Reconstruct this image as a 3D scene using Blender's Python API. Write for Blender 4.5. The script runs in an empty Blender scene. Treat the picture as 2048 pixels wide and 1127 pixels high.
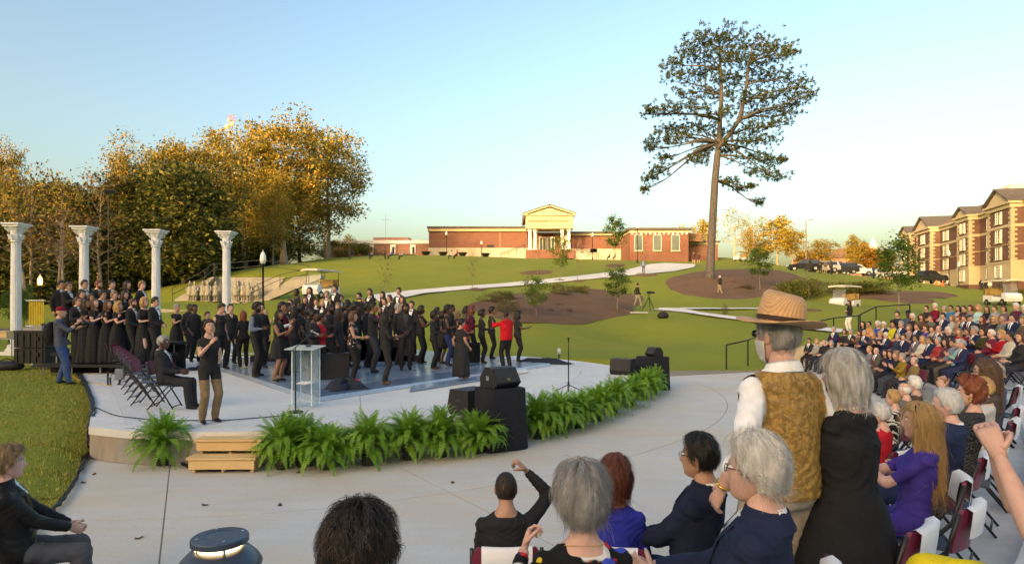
import bpy, math, random
import numpy as np
from mathutils import Vector, Matrix
from mathutils.bvhtree import BVHTree
R_ = math.radians
rnd = random.Random(7)
nrg = np.random.default_rng(11)
SC = bpy.context.scene
COL = SC.collection
# ------------------------------------------------------------------ camera, sky, sun, exposure
F, HZ, CX, EYE = 1250.0, 618.0, 1024.0, 2.33
cam = bpy.data.cameras.new('camera')
cam.sensor_width = 36.0
cam.lens = 36.0 * F / 2048
cam.shift_y = (HZ - 563.5) / 2048
cam.clip_end = 3000
cam.clip_start = 0.05
cam_o = bpy.data.objects.new('camera', cam)
cam_o.location = (0, 0, EYE)
cam_o.rotation_euler = (R_(90), 0, 0)
COL.objects.link(cam_o)
SC.camera = cam_o
SUN_EL, SUN_AZ = 8.0, 212.0        # degrees; azimuth clockwise from +Y (the view direction)
w = bpy.data.worlds.new('World')
SC.world = w
w.use_nodes = True
nt = w.node_tree
bg = nt.nodes['Background']
sky = nt.nodes.new('ShaderNodeTexSky')
sky.sky_type = 'NISHITA'
sky.sun_disc = False
sky.sun_elevation = R_(SUN_EL)
sky.sun_rotation = R_(SUN_AZ)
sky.air_density = 1.0
sky.dust_density = 5.8
sky.ozone_density = 0.6
gm = nt.nodes.new('ShaderNodeGamma')
gm.inputs[1].default_value = 1.3
nt.links.new(sky.outputs[0], gm.inputs[0])
nt.links.new(gm.outputs[0], bg.inputs[0])
bg.inputs[1].default_value = 0.15
sl = bpy.data.lights.new('sun', 'SUN')
sl.energy = 1.0
sl.angle = R_(0.5)
sl.color = (1.0, 0.66, 0.34)
so = bpy.data.objects.new('sun', sl)
SUNV = Vector((math.sin(R_(SUN_AZ)) * math.cos(R_(SUN_EL)), math.cos(R_(SUN_AZ)) * math.cos(R_(SUN_EL)), math.sin(R_(SUN_EL))))
so.rotation_euler = SUNV.to_track_quat('Z', 'Y').to_euler()
so.location = SUNV * 50
COL.objects.link(so)
SC.view_settings.view_transform = 'Standard'
SC.view_settings.look = 'None'
SC.view_settings.exposure = 1.62
SC.view_settings.gamma = 1.0
SC.view_settings.use_curve_mapping = False
SC.view_settings.use_white_balance = True
SC.view_settings.white_balance_temperature = 6450
# ------------------------------------------------------------------ helpers: pixels of the photograph to places in the world
def at(px, py, s):                     # a pixel seen at s pixels per metre
  return Vector(((px - CX) / s, F / s, EYE + (HZ - py) / s))
def on(px, py, z):                     # where the ray of a pixel meets the level z
  s = (py - HZ) / (EYE - z)
  return Vector(((px - CX) / s, F / s, z))
# ------------------------------------------------------------------ materials
MATS = {}
def mat(name, col, rough=0.8, metal=0.0, var=0.15, vs=6.0, bump=0.0, bs=40.0, spec=0.3, col2=None, emit=None, coat=0.0, alpha=1.0, trans=0.0):
  if name in MATS:
    return MATS[name]
  m = bpy.data.materials.new(name)
  m.use_nodes = True
  t = m.node_tree
  b = t.nodes['Principled BSDF']
  c = tuple(col) + (1,)
  b.inputs['Base Color'].default_value = c
  b.inputs['Roughness'].default_value = rough
  b.inputs['Metallic'].default_value = metal
  b.inputs['Specular IOR Level'].default_value = spec
  if coat:
    b.inputs['Coat Weight'].default_value = coat
  if trans:
    b.inputs['Transmission Weight'].default_value = trans
  if alpha < 1:
    b.inputs['Alpha'].default_value = alpha
  if emit:
    b.inputs['Emission Color'].default_value = tuple(emit[0]) + (1,)
    b.inputs['Emission Strength'].default_value = emit[1]
  tc = None
  if var or bump:
    tc = t.nodes.new('ShaderNodeTexCoord')
  if var:
    n = t.nodes.new('ShaderNodeTexNoise')
    n.inputs['Scale'].default_value = vs
    n.inputs['Detail'].default_value = 5
    n.inputs['Roughness'].default_value = 0.65
    t.links.new(tc.outputs['Object'], n.inputs['Vector'])
    r = t.nodes.new('ShaderNodeMapRange')
    r.inputs[1].default_value = 0.32
    r.inputs[2].default_value = 0.68
    t.links.new(n.outputs['Fac'], r.inputs[0])
    mx = t.nodes.new('ShaderNodeMix')
    mx.data_type = 'RGBA'
    a = tuple(max(0, x * (1 - var)) for x in col) + (1,)
    bb = tuple(min(1, x * (1 + var)) for x in col) + (1,) if col2 is None else tuple(col2) + (1,)
    mx.inputs[6].default_value = a
    mx.inputs[7].default_value = bb
    t.links.new(r.outputs[0], mx.inputs[0])
    t.links.new(mx.outputs[2], b.inputs['Base Color'])
  if bump:
    n2 = t.nodes.new('ShaderNodeTexNoise')
    n2.inputs['Scale'].default_value = bs
    n2.inputs['Detail'].default_value = 4
    t.links.new(tc.outputs['Object'], n2.inputs['Vector'])
    bp = t.nodes.new('ShaderNodeBump')
    bp.inputs['Strength'].default_value = bump
    bp.inputs['Distance'].default_value = 0.02
    t.links.new(n2.outputs['Fac'], bp.inputs['Height'])
    t.links.new(bp.outputs[0], b.inputs['Normal'])
  MATS[name] = m
  return m
class NB:                              # small helper for hand-made node materials
  def __init__(s, name, rough=0.8, spec=0.3):
    s.m = bpy.data.materials.new(name)
    s.m.use_nodes = True
    s.t = s.m.node_tree
    s.b = s.t.nodes['Principled BSDF']
    s.b.inputs['Roughness'].default_value = rough
    s.b.inputs['Specular IOR Level'].default_value = spec
    s.tc = s.t.nodes.new('ShaderNodeTexCoord')
    MATS[name] = s.m
  def n(s, typ, **kw):
    x = s.t.nodes.new(typ)
    for k, v in kw.items():
      setattr(x, k, v)
    return x
  def l(s, a, b):
    s.t.links.new(a, b)
  def scaled(s, v, src='Object'):
    mp = s.n('ShaderNodeMapping')
    mp.inputs['Scale'].default_value = v
    s.l(s.tc.outputs[src], mp.inputs[0])
    return mp.outputs[0]
  def noise(s, scale, detail=5, vec=None, rough=0.6):
    x = s.n('ShaderNodeTexNoise')
    x.inputs['Scale'].default_value = scale
    x.inputs['Detail'].default_value = detail
    x.inputs['Roughness'].default_value = rough
    s.l(vec or s.tc.outputs['Object'], x.inputs['Vector'])
    return x.outputs['Fac']
  def rng(s, v, a, b, c=0.0, d=1.0):
    x = s.n('ShaderNodeMapRange')
    for i, q in enumerate((a, b, c, d)):
      x.inputs[i + 1].default_value = q
    s.l(v, x.inputs[0])
    return x.outputs[0]
  def mix(s, f, a, b, mode='MIX'):
    x = s.n('ShaderNodeMix', data_type='RGBA', blend_type=mode)
    for i, q in ((0, f), (6, a), (7, b)):
      if isinstance(q, (int, float)):
        x.inputs[i].default_value = q
      elif isinstance(q, tuple):
        x.inputs[i].default_value = q + (1,)
      else:
        s.l(q, x.inputs[i])
    return x.outputs[2]
  def col(s, c):
    s.l(c, s.b.inputs['Base Color'])
  def bump(s, h, strength=0.3, dist=0.02):
    x = s.n('ShaderNodeBump')
    x.inputs['Strength'].default_value = strength
    x.inputs['Distance'].default_value = dist
    s.l(h, x.inputs['Height'])
    s.l(x.outputs[0], s.b.inputs['Normal'])
# ------------------------------------------------------------------ mesh builder
def frame(d, up=(0, 0, 1)):
  d = np.asarray(d, float)
  d = d / (np.linalg.norm(d) + 1e-9)
  u = np.asarray(up, float)
  if abs(d @ u) > 0.95 * np.linalg.norm(u):
    u = np.array((0, 1.0, 0)) if abs(d[1]) < 0.9 else np.array((1.0, 0, 0))
  a = np.cross(u, d)
  a /= np.linalg.norm(a)
  return a, np.cross(d, a), d
class MB:
  def __init__(s):
    s.v, s.f, s.m, s.n = [], [], [], 0
  def add(s, v, f, m=0):
    v = np.asarray(v, float).reshape(-1, 3)
    o = s.n
    s.v.append(v)
    s.n += len(v)
    s.f.extend([tuple(i + o for i in q) for q in f])
    if isinstance(m, int):
      s.m.extend([m] * len(f))
    else:
      s.m.extend(m)
    return s
  def box(s, c, d, rz=0.0, m=0, tilt=None):
    x, y, z = d[0] / 2, d[1] / 2, d[2] / 2
    v = np.array([(-x, -y, -z), (x, -y, -z), (x, y, -z), (-x, y, -z), (-x, -y, z), (x, -y, z), (x, y, z), (-x, y, z)])
    if tilt is not None:
      v = v @ np.array(tilt).T
    if rz:
      ca, sa = math.cos(rz), math.sin(rz)
      v = np.c_[v[:, 0] * ca - v[:, 1] * sa, v[:, 0] * sa + v[:, 1] * ca, v[:, 2]]
    return s.add(v + np.asarray(c, float), [(0, 3, 2, 1), (4, 5, 6, 7), (0, 1, 5, 4), (1, 2, 6, 5), (2, 3, 7, 6), (3, 0, 4, 7)], m)
  def tube(s, pts, rad, n=6, m=0, cap=True, ell=None, up=(0, 0, 1)):
    pts = np.asarray(pts, float)
    k = len(pts)
    if np.isscalar(rad):
      rad = [rad] * k
    V = []
    ang = np.arange(n) * 2 * math.pi / n
    for i in range(k):
      d = pts[min(i + 1, k - 1)] - pts[max(i - 1, 0)]
      if i == 0:
        a, b, _ = frame(d, up)
      else:
        d = d / (np.linalg.norm(d) + 1e-9)
        a = a - (a @ d) * d
        a = a / (np.linalg.norm(a) + 1e-9)
        b = np.cross(d, a)
      ra, rb = (rad[i], rad[i]) if np.isscalar(rad[i]) else rad[i]
      V.append(pts[i] + np.outer(np.cos(ang) * ra, a) + np.outer(np.sin(ang) * rb, b))
    Fc = []
    for i in range(k - 1):
      for j in range(n):
        q = (j + 1) % n
        Fc.append((i * n + j, i * n + q, (i + 1) * n + q, (i + 1) * n + j))
    if cap:
      Fc.append(tuple(range(n - 1, -1, -1)))
      Fc.append(tuple((k - 1) * n + j for j in range(n)))
    return s.add(np.concatenate(V), Fc, m)
  def lathe(s, prof, c=(0, 0, 0), n=16, m=0):
    V = []
    ang = np.arange(n) * 2 * math.pi / n
    for r, z in prof:
      V.append(np.c_[np.cos(ang) * r, np.sin(ang) * r, np.full(n, z)])
    Fc = []
    for i in range(len(prof) - 1):
      for j in range(n):
        q = (j + 1) % n
        Fc.append((i * n + j, i * n + q, (i + 1) * n + q, (i + 1) * n + j))
    Fc.append(tuple(range(n - 1, -1, -1)))
    Fc.append(tuple((len(prof) - 1) * n + j for j in range(n)))
    return s.add(np.concatenate(V) + np.asarray(c, float), Fc, m)
  def ell(s, c, r, nu=10, nv=7, m=0, rot=None):
    V = [(0, 0, -1)]
    for i in range(1, nv):
      la = -math.pi / 2 + math.pi * i / nv
      for j in range(nu):
        a = 2 * math.pi * j / nu
        V.append((math.cos(la) * math.cos(a), math.cos(la) * math.sin(a), math.sin(la)))
    V.append((0, 0, 1))
    V = np.array(V) * np.asarray(r, float)
    if rot is not None:
      V = V @ np.array(rot).T
    Fc = [(0, 1 + (j + 1) % nu, 1 + j) for j in range(nu)]
    for i in range(nv - 2):
      for j in range(nu):
        q = (j + 1) % nu
        Fc.append((1 + i * nu + j, 1 + i * nu + q, 1 + (i + 1) * nu + q, 1 + (i + 1) * nu + j))
    e = len(V) - 1
    o = 1 + (nv - 2) * nu
    Fc += [(o + j, o + (j + 1) % nu, e) for j in range(nu)]
    return s.add(V + np.asarray(c, float), Fc, m)
  def prism(s, poly, z0, z1, m=0, mtop=None):     # poly counter-clockwise in plan; z0, z1 numbers or lists
    n = len(poly)
    z0 = [z0] * n if np.isscalar(z0) else z0
    z1 = [z1] * n if np.isscalar(z1) else z1
    V = [(p[0], p[1], a) for p, a in zip(poly, z0)] + [(p[0], p[1], a) for p, a in zip(poly, z1)]
    Fc = [(i, (i + 1) % n, n + (i + 1) % n, n + i) for i in range(n)]
    ms = [m] * n
    Fc += [tuple(range(n - 1, -1, -1)), tuple(range(n, 2 * n))]
    return s.add(V, Fc, ms + [m, m if mtop is None else mtop])
  def grid(s, P, m=0, flip=False):                # P[i][j] points
    P = np.asarray(P, float)
    a, b = P.shape[:2]
    Fc = []
    for i in range(a - 1):
      for j in range(b - 1):
        q = (i * b + j, i * b + j + 1, (i + 1) * b + j + 1, (i + 1) * b + j)
        Fc.append(q[::-1] if flip else q)
    return s.add(P.reshape(-1, 3), Fc, m)
  def mesh(s, name, mats, smooth=False):
    me = bpy.data.meshes.new(name)
    V = np.concatenate(s.v) if s.v else np.zeros((0, 3))
    me.from_pydata(V.tolist(), [], s.f)
    for q in (mats if isinstance(mats, (list, tuple)) else [mats]):
      me.materials.append(q)
    if len(s.f):
      me.polygons.foreach_set('material_index', np.array(s.m, np.int32))
      me.polygons.foreach_set('use_smooth', np.full(len(s.f), bool(smooth)))
    me.update()
    return me
  def build(s, name, mats, parent=None, smooth=False, loc=None, rz=0.0):
    return put(name, s.mesh(name, mats, smooth), parent, loc, rz)
def put(name, me, parent=None, loc=None, rz=0.0):
  o = bpy.data.objects.new(name, me)
  COL.objects.link(o)
  if parent is not None:
    o.parent = parent
  if loc is not None:
    o.location = loc
  if rz:
    o.rotation_euler = (0, 0, rz)
  return o
def tag(o, label, cat, group=None, kind=None):
  o['label'] = label
  o['category'] = cat
  if group:
    o['group'] = group
  if kind:
    o['kind'] = kind
  return o
def thing(name, label, cat, loc=(0, 0, 0), rz=0.0, group=None):
  return tag(put(name, None, None, loc, rz), label, cat, group)
def struct(o, kind='structure'):
  o['kind'] = kind
  return o
def offset_poly(P, d):                  # shrink a ccw plan polygon by d
  n = len(P)
  out = []
  for i in range(n):
    p0, p1, p2 = np.array(P[i - 1][:2]), np.array(P[i][:2]), np.array(P[(i + 1) % n][:2])
    a, b = p1 - p0, p2 - p1
    a /= np.linalg.norm(a) + 1e-9
    b /= np.linalg.norm(b) + 1e-9
    na, nb = np.array((-a[1], a[0])), np.array((-b[1], b[0]))
    k = na + nb
    k /= max(0.3, (k @ k) / 2)
    out.append(p1 + k * d)
  return out
# ------------------------------------------------------------------ terrain
# the lawn, the hill and the far ground as one sheet; heights known at a number of places, smooth between them
CTRL = [at(*q) for q in [
  (1100, 655, 38), (1300, 622, 26), (1300, 680, 36), (1180, 672, 38), (1000, 600, 31), (1080, 585, 27), (820, 590, 24), (1060, 565, 20), (1290, 536, 15), (1385, 531, 14),
  (860, 519, 10), (1150, 519, 10), (1000, 520, 10.2), (720, 519, 10.5), (600, 526, 12), (400, 600, 28), (350, 607, 29), (480, 541, 17), (640, 519, 11), (1420, 558, 20.5), (1440, 588, 22.5),
  (1690, 619, 25.5), (1697, 662, 36), (1550, 640, 34), (1640, 547, 15), (1760, 556, 15), (1850, 567, 14), (1990, 585, 12.5), (1830, 563, 8.3), (1950, 605, 20), (2035, 606, 26),
  (1500, 535, 12), (1320, 520, 10), (1450, 515, 9), (700, 575, 22), (560, 590, 26), (900, 620, 35), (520, 615, 34), (640, 612, 33), (780, 630, 36),
  (1200, 600, 27), (1150, 610, 29), (1230, 630, 31), (1400, 650, 36), (1870, 628, 40), (1600, 600, 27), (1780, 590, 22), (1380, 620, 28), (1470, 690, 42), (1400, 715, 47)]]
CTRL += [Vector(q) for q in [(5.9, 23.9, 0), (8.4, 23.9, 0), (10, 27.5, 0.5), (12, 28, 0.75), (3.4, 24, .42), (1.5, 26, .52), (-3, 29, .5), (-9, 26, .5), (-14, 24, .5), (-14, 34, .9), (-20, 22, .6), (-25, 34, 1.2),
  (-30, 60, 2.5), (-45, 90, 5), (-60, 40, 2), (-80, 140, 8), (-20, 45, 2.6), (-35, 130, 11), (0, 140, 12.4), (60, 140, 11.5), (20, 160, 12.4), (-10, 200, 13), (100, 200, 10), (200, 200, 9), (-200, 200, 9), (0, 330, 14), (200, 330, 12), (-200, 330, 12), (60, 40, 2.6), (110, 60, 4), (110, 100, 5), (200, 60, 6), (-120, 20, 3), (-200, 60, 5), (18, 12, .6), (24, 20, 1.2), (40, 10, 1.5), (-30, 0, 0.8), (-14, 0, .1), (-14, 12, .4), (0, -25, .8), (60, -30, 2), (-60, -30, 2), (6, 5, 0), (3, 15, 0), (8, 18, 0)]]
CX_ = np.array([(c.x, c.y) for c in CTRL]) / 50
CZ_ = np.array([c.z for c in CTRL])
def _phi(r2):
  return 0.5 * r2 * np.log(r2 + 1e-9)
_d2 = ((CX_[:, None] - CX_[None]) ** 2).sum(2)
_n = len(CX_)
_A = np.zeros((_n + 3, _n + 3))
_A[:_n, :_n] = _phi(_d2) + np.eye(_n) * 2e-4
_A[:_n, _n] = 1
_A[:_n, _n + 1:] = CX_
_A[_n:, :_n] = _A[:_n, _n:].T
_W = np.linalg.solve(_A, np.r_[CZ_, 0, 0, 0])
YB = 23.75                              # far edge of the paved floor
def ground_np(X, Y):
  X, Y = np.asarray(X, float), np.asarray(Y, float)
  q = np.c_[X.ravel(), Y.ravel()] / 50
  z = _phi(((q[:, None] - CX_[None]) ** 2).sum(2)) @ _W[:_n] + _W[_n] + q @ _W[_n + 1:]
  z = z.reshape(X.shape)
  far = np.clip((np.hypot(X, Y) - 220) / 150, 0, 1)
  z = z * (1 - far) + 10 * far
  # the lawn comes down to the edge of the paving
  t = np.clip((Y - YB) / 3.0, 0, 1)
  t = t * t * (3 - 2 * t)
  near = (X > 4.6) & (X < 11.0) & (Y < YB + 3.0)
  z = np.where(near, np.minimum(z, 0) * (1 - t) + z * t, z)
  return z
def paved(X, Y):
  rr = np.hypot(X + 2, Y - 22)
  a = (Y < YB) & (X > -6.2) & (X < 19.5) & (Y > -12)
  b = (X > 10.6) & (X < 17.6) & (Y < 27.2)
  return a | b
def G(x, y):
  return float(ground_np(np.array([x]), np.array([y]))[0])
def gp(px, py, d0=14.0):                # where the ray of a pixel meets the terrain
  d = d0 * 1.006 ** np.arange(640)
  X = (px - CX) * d / F
  Z = EYE + (HZ - py) * d / F
  h = ground_np(X, d) - Z
  i = int(np.argmax(h > 0)) if (h > 0).any() else len(d) - 1
  if i > 0:
    k = h[i - 1] / (h[i - 1] - h[i] + 1e-9)
    dd = d[i - 1] + (d[i] - d[i - 1]) * min(max(k, 0), 1)
  else:
    dd = d[0]
  return Vector(((px - CX) * dd / F, dd, EYE + (HZ - py) * dd / F))
# grass: mown lawn, greener in the hollows, straw coloured on the crests
g = NB('lawn_grass', 0.9, 0.1)
big = g.rng(g.noise(0.09, 4), 0.38, 0.62)
mid = g.rng(g.noise(0.55, 6, rough=.7), 0.3, 0.7)
fine = g.rng(g.noise(16, 6, rough=.8), 0.25, 0.75)
vfine = g.rng(g.noise(90, 3, rough=.8), 0.25, 0.75)
c1 = g.mix(big, (0.135, 0.235, 0.018), (0.29, 0.27, 0.034))
c2 = g.mix(g.rng(g.noise(.22, 5, rough=.75), .36, .64), g.mix(mid, c1, (0.24, 0.29, 0.025)), (0.15, 0.235, 0.016))
c3 = g.mix(g.rng(fine, 0, 1, 0, .7), c2, (0.08, 0.11, 0.014))
c4 = g.mix(g.rng(vfine, 0, 1, 0, .45), c3, (0.40, 0.34, 0.08))
g.col(c4)
g.bump(fine, 0.6, 0.03)
xs = np.r_[-420, -330, np.arange(-260, -60, 10.0), np.arange(-60, -16, 2.0), np.arange(-16, 21, 0.6), np.arange(21.5, 60, 1.5), np.arange(60, 150, 4.0), np.arange(150, 300, 14.0), 330, 420]
ys = np.r_[-60, -40, -25, -14, np.arange(-12, 4, 2.0), np.arange(4, 23.4, 0.8), YB - 0.03, YB, np.arange(24.2, 50, 0.6), np.arange(50, 110, 1.5), np.arange(110, 170, 3.0), np.arange(170, 300, 10.0), 340, 400, 480, 600]
XX, YY = np.meshgrid(xs, ys)
ZZ = ground_np(XX, YY)
lump = 0.03 * np.sin(XX * 0.9 + 1) * np.sin(YY * 0.7) + 0.02 * np.sin(XX * 2.1) * np.cos(YY * 1.7 + 2)
ZZ = np.where(YY > YB + 1, ZZ + lump, ZZ)
ZZ = np.where(paved(XX, YY), -0.3, ZZ)
leftz = (XX <= -6.2) & (YY < 23) & (XX > -30) & (YY > -14)
ZZ = np.where(leftz, np.minimum(ZZ, -0.25), ZZ)
mb = MB()
mb.grid(np.stack([XX, YY, ZZ], 2))
struct(mb.build('lawn', MATS['lawn_grass'], smooth=True))
# ------------------------------------------------------------------ stage outline
SC0 = np.array((-5.1, 17.4))            # middle of the stage
rim_px = [(178, 852), (240, 859), (300, 862), (440, 863), (600, 858), (760, 847), (950, 827), (1100, 805), (1180, 789), (1230, 774), (1255, 762), (1263, 750), (1256, 740), (1225, 731), (1160, 722), (1100, 716), (1030, 711)]
RIM = [on(x, y, 0.5) for x, y in rim_px]
ra = np.unwrap([math.atan2(p.y - SC0[1], p.x - SC0[0]) for p in RIM])
rr_ = [math.hypot(p.y - SC0[1], p.x - SC0[0]) for p in RIM]
def rimR(a):
  return np.interp(a, ra, rr_)
def rimP(a, off=0.0):
  a = np.asarray(a, float)
  r = rimR(a) + off
  return np.stack([SC0[0] + r * np.cos(a), SC0[1] + r * np.sin(a)], -1)
A0, A1 = ra[0], ra[-1]
left_edge = [on(x, y, 0.5) for x, y in [(142, 733), (170, 757), (184, 785), (184, 815)]]
# concrete materials
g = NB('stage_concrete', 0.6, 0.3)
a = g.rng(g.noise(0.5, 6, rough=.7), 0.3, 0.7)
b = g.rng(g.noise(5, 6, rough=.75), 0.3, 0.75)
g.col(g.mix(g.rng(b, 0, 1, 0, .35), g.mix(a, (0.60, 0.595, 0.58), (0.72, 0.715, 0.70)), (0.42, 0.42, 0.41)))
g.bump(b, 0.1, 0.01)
g = NB('stamped_concrete', 0.6, 0.3)
a = g.rng(g.noise(0.8, 6, rough=.7), 0.3, 0.7)
v = g.n('ShaderNodeTexVoronoi', feature='DISTANCE_TO_EDGE')
v.inputs['Scale'].default_value = 5.0
nv = g.n('ShaderNodeTexNoise')
nv.inputs['Scale'].default_value = 3.0
g.l(g.tc.outputs['Object'], nv.inputs['Vector'])
vm = g.n('ShaderNodeVectorMath', operation='ADD')
g.l(g.tc.outputs['Object'], vm.inputs[0])
g.l(nv.outputs['Color'], vm.inputs[1])
g.l(vm.outputs[0], v.inputs['Vector'])
crack = g.rng(v.outputs['Distance'], 0.0, 0.05, 1, 0)
st = g.rng(g.noise(9, 5), 0.45, 0.7)
mm = g.n('ShaderNodeMath', operation='MULTIPLY')
g.l(crack, mm.inputs[0])
g.l(st, mm.inputs[1])
g.col(g.mix(g.rng(mm.outputs[0], 0, 1, 0, .75), g.mix(a, (0.54, 0.55, 0.56), (0.66, 0.67, 0.68)), (0.20, 0.21, 0.24)))
g.bump(crack, 0.4, -0.01)
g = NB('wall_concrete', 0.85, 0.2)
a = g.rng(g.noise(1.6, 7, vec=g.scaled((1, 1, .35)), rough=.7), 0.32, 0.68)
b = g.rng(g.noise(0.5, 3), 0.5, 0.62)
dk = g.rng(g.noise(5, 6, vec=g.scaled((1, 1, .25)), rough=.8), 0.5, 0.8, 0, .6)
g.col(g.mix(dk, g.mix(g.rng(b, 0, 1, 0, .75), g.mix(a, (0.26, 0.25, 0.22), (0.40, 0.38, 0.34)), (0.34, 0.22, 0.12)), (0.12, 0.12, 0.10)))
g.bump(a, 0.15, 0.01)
g = NB('plaza_concrete', 0.75, 0.25)
a = g.rng(g.noise(0.45, 6, rough=.65), 0.32, 0.68)
st = g.rng(g.noise(0.3, 6, rough=.7, vec=g.scaled((1, 1.6, 1))), 0.44, 0.66, 0, .9)
wv = g.rng(g.noise(2.2, 6, vec=g.scaled((.35, 1.8, 1)), rough=.75), 0.35, 0.75, 0, .45)
fn = g.rng(g.noise(28, 5, rough=.8), 0.3, 0.75, 0, .38)
pit = g.rng(g.noise(11, 2), 0.70, 0.76, 0, .5)
c = g.mix(wv, g.mix(a, (0.56, 0.55, 0.53), (0.66, 0.65, 0.62)), (0.42, 0.41, 0.39))
c = g.mix(st, c, (0.60, 0.50, 0.36))
c = g.mix(fn, c, (0.30, 0.29, 0.28))
c = g.mix(pit, c, (0.74, 0.72, 0.68))
g.col(c)
g.bump(fn, 0.2, 0.01)
mat('joint_dirt', (0.26, 0.21, 0.16), 0.95)
mat('tread_concrete', (0.46, 0.47, 0.48), 0.8, var=.18, vs=1.2, bump=.15)
mat('tan_concrete', (0.52, 0.44, 0.32), 0.85, var=.18, vs=1.6, bump=.1)
# the stage: a body with a front wall, and its paving laid in bands and fields with open joints
rim_a = np.linspace(A0, A1, 70)
body = [tuple(p) for p in rimP(rim_a, -0.012)]
back = [(-1.5, 25.3), (-6.5, 26.6), (-12, 26.0), (-15.5, 23.5)]
lft = [(p.x, p.y) for p in left_edge]
outline = body + back + lft
st_thing = tag(put('stage', None), 'low curved pale concrete stage the choirs stand on, in front of the lawn', 'stage')
mb = MB()
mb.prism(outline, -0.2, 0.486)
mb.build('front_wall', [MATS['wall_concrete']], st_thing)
def sector(a0, a1, o0, o1, n=8):
  aa = np.linspace(a0, a1, n)
  return [tuple(p) for p in rimP(aa, o1)] + [tuple(p) for p in rimP(aa[::-1], o0)]
def slab(name, poly, z0, z1, m, parent, gap=0.006):
  ar = sum(poly[i - 1][0] * poly[i][1] - poly[i][0] * poly[i - 1][1] for i in range(len(poly)))
  if ar < 0:
    poly = poly[::-1]
  b = MB()
  b.prism(offset_poly(poly, gap), z0, z1)
  return b.build(name, MATS[m], parent)
SEG = np.linspace(A0, A1, 9)
for i in range(8):
  slab('coping', sector(SEG[i], SEG[i + 1], -0.33, 0.012, 10), 0.38, 0.5, 'stage_concrete', st_thing, 0.003)
  slab('stamped_band', sector(SEG[i], SEG[i + 1], -1.45, -0.332, 10), 0.44, 0.5, 'stamped_concrete', st_thing, 0.004)
inner_a = np.linspace(A0 + .02, A1 - .02, 40)
jn = [0, 8, 15, 22, 30, 39]
cen = (-4.6, 18.6)
for i in range(5):
  aa = inner_a[jn[i]:jn[i + 1] + 1]
  slab('stage_slab', [tuple(p) for p in rimP(aa, -1.455)] + [cen], 0.44, 0.498, 'stage_concrete', st_thing, 0.007)
pl = rimP(A0 + .02, -1.455)
bk = [tuple(rimP(A1 - .02, -1.455)), (-1.5, 25.2), (-6.5, 26.5), (-12, 25.9), (-15.4, 23.4)]
slab('stage_slab', [cen] + bk, 0.44, 0.498, 'stage_concrete', st_thing)
# left side: pale strip at the edge, stamped band, then the field
le = [(p.x, p.y) for p in left_edge]
e0 = tuple(rimP(A0, 0.0))
edge = [e0] + le[::-1] + [(-15.4, 23.4)]
in1 = [tuple(on(252, 845, .5))[:2], tuple(on(230, 790, .5))[:2], tuple(on(212, 765, .5))[:2], tuple(on(180, 740, .5))[:2], tuple(on(150, 727, .5))[:2], (-14.6, 24.2)]
in2 = [tuple(rimP(A0 + .02, -1.455)), tuple(on(296, 805, .5))[:2], tuple(on(268, 775, .5))[:2], tuple(on(240, 745, .5))[:2], tuple(on(210, 728, .5))[:2], (-13.2, 24.9)]
for i in range(5):
  slab('pale_strip', [edge[i], in1[i], in1[i + 1], edge[i + 1]], 0.42, 0.506, 'stage_concrete', st_thing, 0.003)
  slab('stamped_band', [in1[i], in2[i], in2[i + 1], in1[i + 1]], 0.42, 0.503, 'stamped_concrete', st_thing, 0.004)
for i in range(5):
  slab('stage_slab', [in2[i], cen, in2[i + 1]], 0.42, 0.495, 'stage_concrete', st_thing, 0.003)
# ------------------------------------------------------------------ plaza of concrete slabs
plaza = MB()
plaza.prism([(-6.6, -6), (19, -6), (19, YB), (-6.6, YB)], -0.3, -0.005)
plaza_o = struct(plaza.build('plaza', MATS['joint_dirt']))
def ang(px, py):                        # angle and distance from the stage rim of a joint seen at a pixel
  p = on(px, py, 0)
  a = math.atan2(p.y - SC0[1], p.x - SC0[0])
  return a, math.hypot(p.y - SC0[1], p.x - SC0[0]) - float(rimR(a))
JOINTS = [((120, 960), (60, 1075)), ((338, 950), (319, 1120)), ((812, 940), (1010, 1040)), ((1115, 886), (1355, 924)), ((1290, 800), (1480, 832)), ((1345, 757), (1500, 770)), ((1350, 742.5), (1480, 745))]
def jang(j, off):
  p0, p1 = on(*JOINTS[j][0], 0), on(*JOINTS[j][1], 0)
  t = np.linspace(-2, 6, 200)
  X, Y = p0.x + (p1.x - p0.x) * t - SC0[0], p0.y + (p1.y - p0.y) * t - SC0[1]
  a = np.arctan2(Y, X)
  o = np.hypot(X, Y) - rimR(a)
  i0 = int(np.argmin(o))
  return float(np.interp(off, o[i0:], a[i0:])) if j < 5 else ang(*JOINTS[j][1])[0]
offs = [0.02, 2.42, 6.2, 10.5, 15.5]
for i in range(len(JOINTS) - 1):
  for j in range(len(offs) - 1):
    o0, o1 = offs[j], offs[j + 1]
    oo = np.linspace(o0, o1, 6)
    P = [tuple(p) for p in rimP(np.linspace(jang(i, o1), jang(i + 1, o1), 10), o1)]
    P += [tuple(rimP(jang(i + 1, o), o)) for o in oo[::-1][1:-1]]
    P += [tuple(p) for p in rimP(np.linspace(jang(i + 1, o0), jang(i, o0), 10), o0)]
    P += [tuple(rimP(jang(i, o), o)) for o in oo[1:-1]]
    P = [(min(max(x, -14), 18.9), min(y, YB)) for x, y in P]
    if min(p[1] for p in P) > YB - .2:
      continue
    slab('slab', P, -0.08, 0.0, 'plaza_concrete', plaza_o, 0.008)
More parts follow.
